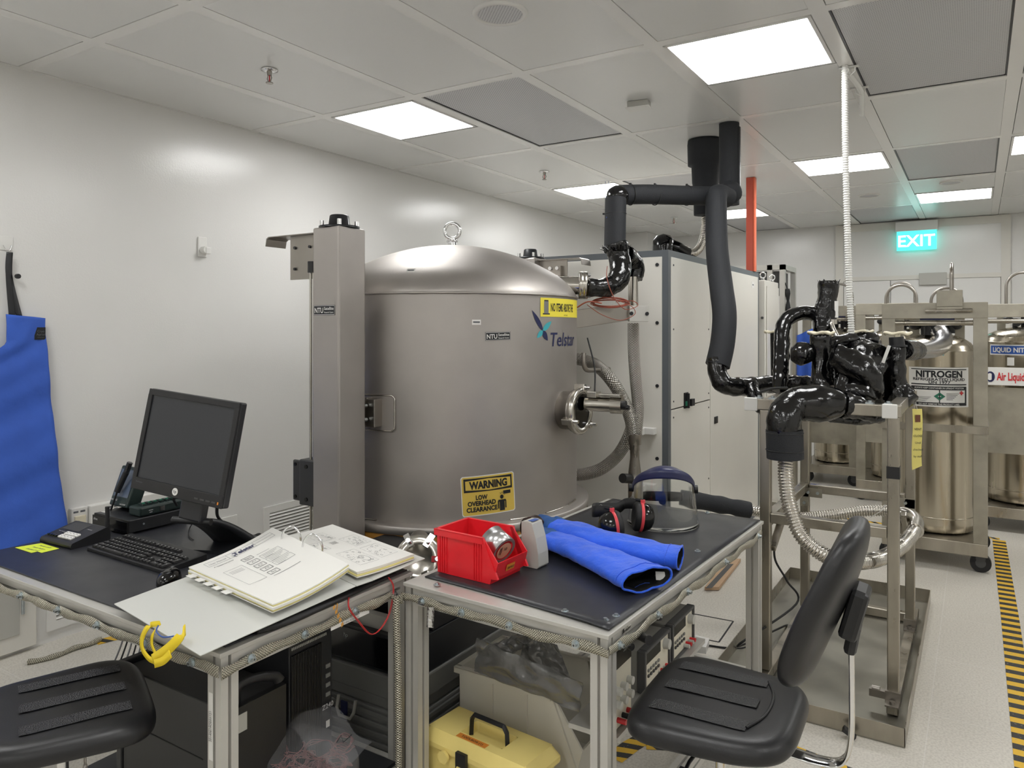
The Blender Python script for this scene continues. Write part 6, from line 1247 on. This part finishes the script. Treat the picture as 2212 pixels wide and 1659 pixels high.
b=B(); b.box((FX0-.062,FY0,1.26),(.008,.05,.05)); b.make('rail_end',M['steel_frame'],t)
for x,y in ((FX0-.03,FY0),(FX0+.03,FY0),(FX1-.09,FY0),(FX1-.02,FY0),(FX1,FY1)): b=B(); b.box((x,y,1.288),(.03,.04,.006)); b.cyl((x,y,1.291),(x,y,1.299),.009,n=6); b.make('bolt_plate',M['zinc'],t)
for x,y in ((FX0,FY1-.024),(FX1,FY1-.024)):
    s=1 if x==FX0 else -1; b=B(); b.box((x+s*.035,y,.70),(.115,.004,.05)); b.box((x,y,.67),(.045,.004,.10)); b.make('corner_plate',M['steel_rough'],t)
    for dx,dz in ((.02,.0),(.07,0),(0,-.06)): b=B(); b.cyl((x+s*dx,y-.002,.70+dz),(x+s*dx,y-.009,.70+dz),.009,n=6); b.make('plate_bolt',M['zinc'],t)
for x,y in ((FX1,FY0),(FX1,FY1)): b=B(); b.box((x,y,.075),(.058,.07,.05)); b.box((x,y-.055,.06),(.05,.06,.006)); b.cyl((x,y-.055,.063),(x,y-.055,.072),.011,n=6); b.make('foot_bracket',M['steel'],t)
b=B(); b.bar((FX1-.09,FY0-.01,.075),(FX1-.02,FY0-.01,.075),.03,.03); b.cyl((FX1-.08,FY0-.01,.09),(FX1-.05,FY0-.01,.09),.012,n=12); b.make('foot_clamp',M['steel'],t)
b=B(); b.box((FX1,FY0,1.005),(.049,.049,.05)); b.make('tape_wrap',M['black_plastic'],t,label='black tape wrapped round the front right post')
b=B(); b.box((FX1+.026,FY0+.04,1.262),(.002,.02,.02)); b.make('label_sticker',M['white_plastic'],t)
b=B(); b.box((FX0+.01,FY1+.03,.38),(.028,.02,.06)); b.mi=1; b.box((FX0+.01,FY1+.018,.38),(.016,.004,.035)); b.make('cable_sensor',[M['black_plastic'],M['white_plastic']],t)
# yellow tag
t=thing('yellow_tag','long yellow tag with handwriting hanging from the valve stand corner','tag',(-.27,3.62,1.2))
TC=Vector((-.243,3.975,1.225)); TX_=Vector((.846,.533,0)); TZ=Vector((0,0,1))
b=B(); b.grid(lambda u,v:TC+TX_*(-.023+.046*u+.003*math.sin(v*6))+TZ*(-.27*v-.02*(1-u)*(v>.9))+Vector((0,-.004*math.sin(v*5),0)),4,12,sm=False); b.make('card',mk('tag_yellow',(222,210,120),.6),t,solid=.001)
b=B(); nf=Vector((.533,-.846,0))*.003
for q,s_ in enumerate(('VENT','CLOSE','Until','checked','by staff')): b.text(s_,.014,TC+nf*2.5+TZ*(-.10-.032*q),TX_,TZ,.01)
b.make('lettering',M['ink'],t)
b=B(); b.rect(TC+nf*2.2+TZ*(-.045),TX_,TZ,.024,.034); b.make('picture',M['rust'],t)
b=B(); b.tube([TC+TZ*(-.004),TC+Vector((-.01,0,.06)),TC+Vector((-.055,0,.068)),TC+Vector((-.085,0,.05))],.0014,5); b.tube([TC+TZ*(-.004),TC+Vector((-.008,-.03,.06)),TC+Vector((-.055,-.03,.068)),TC+Vector((-.085,-.03,.05))],.0014,5); b.make('string',M['white_plastic'],t)
# ---------- wrapped valves ----------
t=thing('wrapped_valve_manifold','tangle of cryogenic valves and pipes wrapped in shiny black tape on the stand','valve manifold',(-.55,3.7,1.3))
V=t
def wp(nm,pts,r,am=.006,m='wrap',n=18): return wrap(nm,pts,r,m,n,par=V,am=am)
wp('front_body',[(-0.700,3.364,1.277),(-0.683,3.375,1.277),(-0.597,3.405,1.281),(-0.521,3.453,1.279),(-0.470,3.485,1.271)],lambda q:.048+.034*math.sin(min(1,q*1.15)*PI)**.5,.003,'wrap_smooth',24)
wp('front_elbow',[(-0.643,3.400,1.285),(-0.685,3.350,1.263),(-0.704,3.314,1.215),(-0.706,3.313,1.145)],lambda q:.068+.006*q,.006)
wp('front_tail',[(-0.495,3.469,1.275),(-0.445,3.501,1.263),(-0.380,3.542,1.237)],lambda q:.06-.018*q,.006)
wp('under_sag',[(-0.632,3.442,1.221),(-0.538,3.502,1.211),(-0.434,3.567,1.200),(-0.360,3.649,1.209)],.02,.006)
smooth_pipe('foam_sleeve',[(-0.704,3.314,1.169),(-0.701,3.316,1.046)],.076,par=V)
for y in (934,972):
    c=Vector((-0.703,3.315,1.125)); c.z=1.6-(y-711.4)/1599*3.18; b=B(); b.tube([c+Vector((math.cos(a)*.0765,math.sin(a)*.0765,0)) for a in [2*PI*k/30 for k in range(30)]],.0022,6,closed=True); b.make('cable_tie',M['black_plastic'],V)
wp('loop_pipe',[(-0.717,4.157,1.681),(-0.779,4.118,1.686),(-0.831,4.062,1.666),(-0.857,4.010,1.615),(-0.854,3.953,1.508),(-0.845,3.899,1.392),(-0.839,3.844,1.291)],.038,.003,'wrap_smooth')
wp('rising_stub',[(-0.657,4.136,1.847),(-0.663,4.132,1.748),(-0.678,4.123,1.652),(-0.675,4.065,1.544)],lambda q:.052-.004*q+.012*math.exp(-((q-.55)/.15)**2)-.012*(q>.85),.007)
b=B(); c0=Vector((-0.657,4.136,1.847))
for k in range(12): a=2*PI*k/12; a2=a+.5; b.add([c0+Vector((math.cos(a)*.05,math.sin(a)*.05,-.004)),c0+Vector((math.cos(a2)*.05,math.sin(a2)*.05,-.004)),c0+Vector((math.cos(a+.25)*(.05+.005*(k%3)),math.sin(a+.25)*.05,.005+.004*(k%3)))],[(0,1,2)])
b.make('torn_wrap_edge',M['wrap'],V,solid=.002)
wp('left_valve_column',[(-0.629,3.740,1.577),(-0.631,3.739,1.472),(-0.625,3.718,1.364),(-0.598,3.700,1.312)],lambda q:.043+.004*math.sin(q*9),.005)
wp('rear_valve_column',[(-0.614,3.891,1.547),(-0.610,3.893,1.445),(-0.601,3.875,1.322)],.03,.005)
wp('cross_pipe',[(-0.715,3.745,1.481),(-0.653,3.843,1.509),(-0.575,3.951,1.539),(-0.530,4.039,1.552)],.034,.003,'wrap_smooth')
b=B(); b.sph((-0.705,3.692,1.483),(.055,.055,.055)); b.noise(.012,22); b.make('wrapped_knob',M['wrap'],V)
b=B(); b.sph((-0.477,3.953,1.412),(.125,.12,.155),56,40); b.noise(.04,8); b.noise(.016,22); b.noise(.005,60); b.make('crumpled_bag',M['wrap'],V)
b=B(); b.sph((-0.395,4.005,1.333),(.07,.09,.12),30,20); b.noise(.02,12); b.noise(.008,30); b.make('crumpled_bag',M['wrap'],V)
wp('curved_body',[(-0.562,3.664,1.486),(-0.497,3.681,1.444),(-0.431,3.699,1.382),(-0.405,3.716,1.288)],lambda q:.045+.03*math.sin(q*PI),.009)
wp('lower_curve',[(-0.484,3.689,1.413),(-0.520,3.667,1.370),(-0.522,3.630,1.289)],.035,.006)
b=B(); b.sph((-0.467,3.676,1.313),(.085,.06,.07),28,20); b.noise(.014,14); b.make('lower_body',M['wrap_smooth'],V)
wp('right_valve_column',[(-0.323,3.932,1.520),(-0.325,3.931,1.428),(-0.320,3.935,1.340),(-0.285,3.933,1.287)],lambda q:.036+.008*q,.006)
wp('second_right_pipe',[(-0.367,4.141,1.488),(-0.357,4.147,1.349)],.03,.005)
b=B(); b.cyl((-0.327,3.930,1.564),(-0.323,3.932,1.520),.032,.034,24); b.cyl((-0.323,3.932,1.526),(-0.323,3.932,1.518),.043,n=24); b.make('stem_collar',M['black_satin'],V)
wp('outlet_wrap',[(-0.314,4.057,1.502),(-0.297,4.303,1.492),(-0.281,4.550,1.486)],.05,.004)
b=B(); p=Vector((-0.288,4.262,1.500)); b.box(p,(.03,.002,.016),rz=.3); b.make('lime_tag',M['note_yellow'],V)
wp('right_lower_wrap',[(-0.347,3.917,1.297),(-0.303,3.921,1.272),(-0.277,3.938,1.303)],.05,.012)
wp('rear_run',[(-0.895,4.163,1.308),(-0.800,4.164,1.312),(-0.678,4.123,1.310),(-0.528,4.158,1.299)],.042,.008)
b=B(); b.sph((-0.481,4.128,1.545),(.06,.06,.05),24,16); b.noise(.015,20); b.make('rear_valve_wrap',M['wrap'],V)
def wheel(p,r=.055):
    p=Vector(p); b=B(); P=[]
    for k in range(60): a=2*PI*k/60; q=r*(1+.07*math.cos(5*a)); P.append(p+Vector((math.cos(a)*q,math.sin(a)*q,.004*math.cos(5*a))))
    b.tube(P,.0065,8,closed=True)
    for k in range(5): a=2*PI*k/5; b.tube([p,p+Vector((math.cos(a)*r,math.sin(a)*r,0))],.006,6)
    b.cyl(p+Vector((0,0,.006)),p+Vector((0,0,-.026)),.014,n=14); b.make('handwheel',M['cream_plastic'],V)
wheel((-0.629,3.740,1.583)); wheel((-0.509,4.146,1.589)); wheel((-0.323,3.932,1.581)); wheel((-1.028,4.552,1.585),.05)
b=B(); b.cyl((-1.028,4.552,1.579),(-1.024,4.555,1.274),.02,n=14); b.make('rear_stem',M['wrap'],V)
b=B(); b.cyl((-0.629,3.740,1.575),(-0.629,3.740,1.555),.012,n=12); b.cyl((-0.323,3.932,1.572),(-0.323,3.932,1.555),.012,n=12); b.make('valve_stems',M['steel'],V)
b=B(); b.box((-0.615,4.103,1.703),(.018,.003,.085)); b.make('white_tag',M['white_plastic'],V)
b=B(); p=Vector((-0.359,3.815,1.485)); b.box(p,(.014,.003,.085),rot=Matrix.Rotation(.32,4,'Y')@Matrix.Rotation(0,4,'Z')); b.make('white_tag',M['white_plastic'],V)
b=B(); b.tube([(-0.589,4.002,1.545),(-0.620,4.041,1.599),(-0.639,4.088,1.632)],.012,10); b.cyl((-0.629,4.095,1.627),(-0.629,4.095,1.651),.02,n=12); b.make('gauge_fitting',M['steel_bright'],V)
b=B(); b.tube(spline([(-0.859,3.477,1.305),(-0.829,3.614,1.319),(-0.786,3.759,1.315)],6),.006,8); b.make('black_cord',M['black_rubber'],V)
# steel flex hose from the sleeve round the stand
t=thing('corrugated_hose','long corrugated steel hose looping round the stand behind the chair','hose',(-.6,3.5,.8))
hp_=spline([Vector(p) for p in ((-0.699,3.317,1.056),(-0.691,3.287,0.953),(-0.668,3.266,0.842),(-0.615,3.252,0.732),(-0.521,3.276,0.662),(-0.431,3.392,0.626),(-0.357,3.616,0.597),(-0.293,3.833,0.608),(-0.255,4.034,0.642))],12)
b=B(); b.tube(hp_,lambda q,l:.030+.0035*math.sin(l*2*PI/.0125),18,step=.0032); b.make('corrugated_section',M['steel_bright'],t)
b=B(); b.tube(spline([(-0.255,4.034,0.642),(-0.254,4.118,0.657),(-0.278,4.174,0.671),(-0.320,4.194,0.677)],6),.033,18); b.tube([(-0.253,4.012,0.638),(-0.254,4.047,0.644)],.037,18); b.make('smooth_joint',M['steel_bright'],t)
b=B(); b.tube(spline([(-0.320,4.194,0.677),(-0.395,4.218,0.674),(-0.511,4.192,0.662),(-0.637,4.148,0.635),(-0.786,4.090,0.613),(-0.888,4.026,0.628),(-1.028,3.938,0.657)],12),lambda q,l:.027+.0032*math.sin(l*2*PI/.0125),16,step=.0032); b.make('corrugated_section',M['steel_bright'],t)
b=B(); b.tube(spline([(-1.009,3.938,0.652),(-1.111,3.873,0.676),(-1.258,3.793,0.706),(-1.326,3.773,0.716)],8),lambda q,l:.043+.003*math.sin(l*48),18,step=.006); b.noise(.004,20); sl_=b.make('insulation_sleeve',M['foam'],t)
b=B(); b.tube([(-0.465,4.174,0.639),(-0.411,4.161,0.684),(-0.399,4.192,0.710),(-0.411,4.231,0.638)],.0015,5); b.make('wire_tie',M['white_plastic'],t)
b=B(); b.bx(-.95,-.80,3.9,3.95,.70,.72); b.make('support_lug',M['steel_rough'],t)
# ---------- liquid nitrogen pallets ----------
def dewar(t,x,y,r,zb,zs,lab=None,nm='tank'):
    b=B(); b.lathe([(0,zb),(r*.9,zb),(r*.97,zb+.012),(r*.99,zb+.05),(r,zb+.06),(r,zs-.012),(r*1.008,zs-.008),(r*1.008,zs),(r*.985,zs+.006),(r*.97,zs+.03),(r*.90,zs+.055),(r*.72,zs+.085),(r*.45,zs+.110),(r*.2,zs+.123),(0,zs+.125)],(x,y,0),n=64); b.make(nm,M['dewar_steel'],t)
    b=B(); b.lathe([(r+.001,zb+.10),(r+.005,zb+.105),(r+.001,zb+.11)],(x,y,0),n=64); b.make('rolled_bead',M['dewar_steel'],t)
    b=B(); b.cyl((x,y,zs+.12),(x,y,zs+.21),.03,n=20); b.cyl((x-.12,y-.04,zs+.17),(x+.12,y-.04,zs+.17),.015,n=10); b.cyl((x-.06,y-.05,zs+.15),(x-.06,y-.11,zs+.15),.028,n=16); b.cyl((x+.1,y-.06,zs+.12),(x+.1,y-.06,zs+.2),.02,n=12)
    for dx in (-.12,.12): b.cyl((x+dx*.6,y-.05,zs+.10),(x+dx*.6,y-.05,zs+.19),.018,n=14); b.sph((x+dx,y-.05,zs+.175),(.045,.035,.03),14,8)
    b.make('valve_head',M['black_plastic'],t)
    b=B(); b.bx(x-.10,x+.12,y+.03,y+.05,zs+.20,zs+.27); b.make('blue_plate',M['navy'],t)
    for dx in (-.55,.62):
        b=B(); b.bx(x+r*dx-.03,x+r*dx+.03,y-.02,y+.02,zs+.05,zs+.245); b.make('ring_post',M['steel_rough'],t)
    b=B(); b.lathe([(r*.80,zs+.245),(r*.83,zs+.245),(r*.83,zs+.275),(r*.80,zs+.275)],(x,y,0),n=48); b.make('handling_ring',M['steel_frame'],t)
def cage(nm,lab,x0,x1,y0,y1,zt,panel=None,band=None,pw=.082,m='steel_rough'):
    t=thing(nm,lab,'tank pallet',((x0+x1)/2,(y0+y1)/2,0))
    b=B(); b.bx(x0,x1,y0,y1,.11,.195); b.make('base',M['steel_frame'],t,bevel=.004)
    for x in (x0+.04,x1-.04-.0):
        for y in (y0+.06,y1-.06):
            b=B(); b.cyl((x,y-.02,.062),(x,y+.02,.062),.061,n=24); b.mi=1; b.cyl((x,y-.023,.062),(x,y+.023,.062),.03,n=16); wb=b
            b=B(); b.box((x,y,.10),(.055,.06,.03)); fk=b.make('wheel_fork',M['dark_grey'],t); wb.make('wheel',[M['black_rubber'],M['dark_grey']],fk)
    for x in (x0,x1-pw):
        for y in (y0,y1-.05): b=B(); b.bx(x,x+pw,y,y+.05,.195,zt-.09); b.make('post',M[m],t,bevel=.003)
    b=B(); b.bx(x0,x1,y0-.004,y0+.03,zt-.105,zt); b.make('front_header',M[m],t,bevel=.003)
    b=B(); b.bx(x0,x1,y1-.03,y1,zt-.09,zt); b.make('rear_header',M[m],t,bevel=.003)
    for x in (x0,x1-.03): b=B(); b.bx(x,x+.03,y0+.03,y1-.03,zt-.06,zt); b.make('side_header',M[m],t)
    b=B(); b.cyl((x0+pw,y0+.02,zt-.135),(x1-pw,y0+.02,zt-.135),.018,n=16); b.make('upper_rail',M['steel_frame'],t)
    if band: b=B(); b.bx(x0-.002,x1+.002,y0-.012,y0-.004,band-.025,band+.025); b.bx(x1-.001,x1+.006,y0,y1,band-.025,band+.025); b.make('mid_band',M['steel_frame'],t)
    if panel: b=B(); b.bx(x0+pw,x1-pw,y0+.005,y0+.012,*panel); b.make('front_plate',M['steel_rough'],t)
    return t
def handle(t,x,y,z0,w_,h,ax='x'):
    P=[]
    r=w_/2
    for k in range(17): a=PI-PI*k/16; P.append((math.cos(a)*r,z0+h-r+math.sin(a)*r))
    P=[(-r,z0)]+P+[(r,z0)]
    b=B(); b.tube([(x+p[0],y,p[1]) if ax=='x' else (x,y+p[0],p[1]) for p in P],.011,12); b.make('lifting_loop',M['steel'],t)
c1=cage('nitrogen_pallet','steel wheeled pallet frame with a liquid nitrogen tank labelled NITROGEN',-.565,.055,5.72,6.44,1.778,band=.94)
dewar(c1,-.255,6.06,.237,.20,1.452)
def dm(az0,z0,off,x=-.255,y=6.06,r=.237):
    def f(a,h): q=R(az0)+a/r; return Vector((x+math.cos(q)*(r+off),y+math.sin(q)*(r+off),z0+h))
    return f
b=B(); f=dm(-82,1.205,.0025); g=dm(-82,1.205,.0035); h=dm(-82,1.205,.0045); mrect(b,f,-.20,.20,-.135,.135,24); b.mi=1
mrect(b,g,-.18,.18,.118,.124,16); mrect(b,g,-.18,.18,.014,.022,16)
b.text('NITROGEN',.062,(0,0,0),bold=.04,w=.29,mapf=lambda x,y:h(x,y+.068)); b.text('REFRIGERATED LIQUID',.026,(0,0,0),bold=.02,w=.33,mapf=lambda x,y:h(x,y+.044)); b.text('UN 1977',.026,(0,0,0),bold=.02,w=.13,mapf=lambda x,y:h(x,y+.024))
mrect(b,g,-.18,.18,-.125,.005,16); b.mi=0; mrect(b,h,-.165,.165,-.105,-.02,16); i_=dm(-82,1.205,.0055); b.text('ALWAYS KEEP CONTAINER IN UPRIGHT POSITION',.016,(0,0,0),bold=.01,w=.31,mapf=lambda x,y:i_(x,y-.012)); b.text('DO NOT REMOVE THIS PRODUCT LABEL',.016,(0,0,0),bold=.01,w=.25,mapf=lambda x,y:i_(x,y-.122))
b.mi=1; mrect(b,i_,-.003,.003,-.105,-.02,1)
for k in range(5): mrect(b,i_,.04,.12-.01*k,-.045-.010*k,-.042-.010*k,4); mrect(b,i_,-.14,-.05-.008*k,-.07-.007*k,-.068-.007*k,4)
b.mi=2; j_=dm(-82,1.205,.0065); b.add([j_(0,-.035),j_(.034,-.062),j_(0,-.09),j_(-.034,-.062)],[(3,2,1,0)])
b.mi=3; mrect(b,j_,.133,.143,-.052,-.024,2); mrect(b,j_,.124,.152,-.043,-.033,2)
b.make('nitrogen_label',[M['white_plastic'],M['ink'],M['green'],M['red']],c1,label='large white NITROGEN REFRIGERATED LIQUID UN 1977 label')
b=B(); f=dm(-83,1.43,.003); mrect(b,f,-.035,.03,-.008,.01,3); b.make('teal_label',M['teal'],c1)
b=B(); x=-.16; b.bx(x-.075,x+.075,5.695,5.712,1.75,1.86); b.bx(x-.075,x+.075,5.69,5.70,1.72,1.75); b.make('loop_plate',M['steel_rough'],c1,bevel=.003)
b=B(); b.cyl((-.30,5.70,1.725),(-.03,5.70,1.725),.014,n=16); b.make('hinge_bar',M['steel_frame'],c1)
handle(c1,-.15,5.80,1.76,.17,.28,'y'); 
b=B(); b.cyl((-.30,5.92,1.56),(-.30,5.92,1.62),.022,n=16); b.cyl((-.30,5.92,1.62),(-.30,5.92,1.64),.012,n=10); b.make('vent_cap',M['black_plastic'],c1)
handle(c1,-.5,6.40,1.77,.21,.17); handle(c1,-.2,6.42,1.77,.2,.14)
t=thing('silver_duct','silver jacketed elbow pipe from the black valve wraps to the nitrogen tank top','pipe',(-.3,5.4,1.5))
b=B(); b.tube(spline([(-0.285,4.547,1.486),(-0.262,5.034,1.475),(-0.230,5.527,1.478),(-0.205,5.838,1.503),(-0.206,5.956,1.547),(-0.238,5.995,1.598)],8),lambda q,l:.04+.018*min(1,q*1.4),24); b.make('jacket',M['alu_silver'],t)
b=B(); b.cyl((-0.238,5.995,1.592),(-0.250,6.011,1.631),.035,n=16); b.make('coupling',M['black_plastic'],t)
c2=cage('nitrogen_pallet','steel pallet frame at the right edge with the blue LIQUID NITROGEN label',-.02,.74,7.0,7.78,1.80,panel=(.62,1.14)); dewar(c2,.33,7.42,.30,.20,1.50)
b=B(); b.bx(.05,.56,6.988,6.998,1.16,1.30); b.make('name_board',M['white_plastic'],c2)
b=B(); b.text('Air Liquide',.085,(.125,6.986,1.20),(1,0,0),(0,0,1),.03,al='l',w=.205); b.make('board_lettering',M['red'],c2)
b=B(); b.add([(.083+.03*math.cos(a),6.986,1.225+.042*math.sin(a)) for a in [2*PI*k/30 for k in range(30)]],[tuple(range(30))]); b.mi=1; b.add([(.08+.019*math.cos(a),6.985,1.225+.028*math.sin(a)) for a in [2*PI*k/30 for k in range(30)]],[tuple(range(30))]); b.mi=0; b.bx(.092,.100,6.984,6.9855,1.20,1.25); b.make('board_emblem',[M['navy'],M['white_plastic']],c2)
def dm2(o): return dm(-101,1.435,o,.33,7.42,.30)
b=B(); mrect(b,dm2(.003),-.225,.225,-.042,.042,24); b.mi=1; mrect(b,dm2(.004),-.216,.216,-.033,.033,24); b.mi=0; q=dm2(.005); b.text('LIQUID NITROGEN',.052,(0,0,0),bold=.03,w=.385,mapf=lambda x,y:q(x,y-.018)); b.make('blue_label',[M['white_plastic'],mk('label_blue',(44,84,160),.5)],c2,label='blue LIQUID NITROGEN label')
b=B(); mrect(b,dm(-112,1.345,.003,.33,7.42,.30),-.02,.03,-.035,.03,2); b.make('small_label',M['white_plastic'],c2)
b=B(); b.text('NITROGEN',.035,(.30,7.0,1.695),(1,0,0),(0,0,1),.01); b.make('rail_lettering',M['ink'],c2)
handle(c2,.30,7.1,1.79,.22,.26)
c3=cage('nitrogen_pallet','far steel pallet frame with a tank, seen low behind the valve stand at its left',-1.56,-1.03,8.2,8.9,1.84,panel=(.42,.70)); dewar(c3,-1.29,8.56,.21,.20,1.50); handle(c3,-1.22,8.3,1.83,.26,.24)
c4=cage('nitrogen_pallet','middle steel pallet frame with a tank behind the valve stand, right of the far one',-.97,-.36,7.6,8.3,1.84,panel=(.55,1.05)); dewar(c4,-.66,7.96,.22,.20,1.50); handle(c4,-.6,7.7,1.83,.22,.2)
b=B(); b.bx(-.97,-.60,7.585,7.595,1.05,1.25); b.mi=1; b.text('+',.1,(-.9,7.584,1.1),(1,0,0),(0,0,1),.02); b.make('white_label',[M['white_plastic'],M['red']],c4)
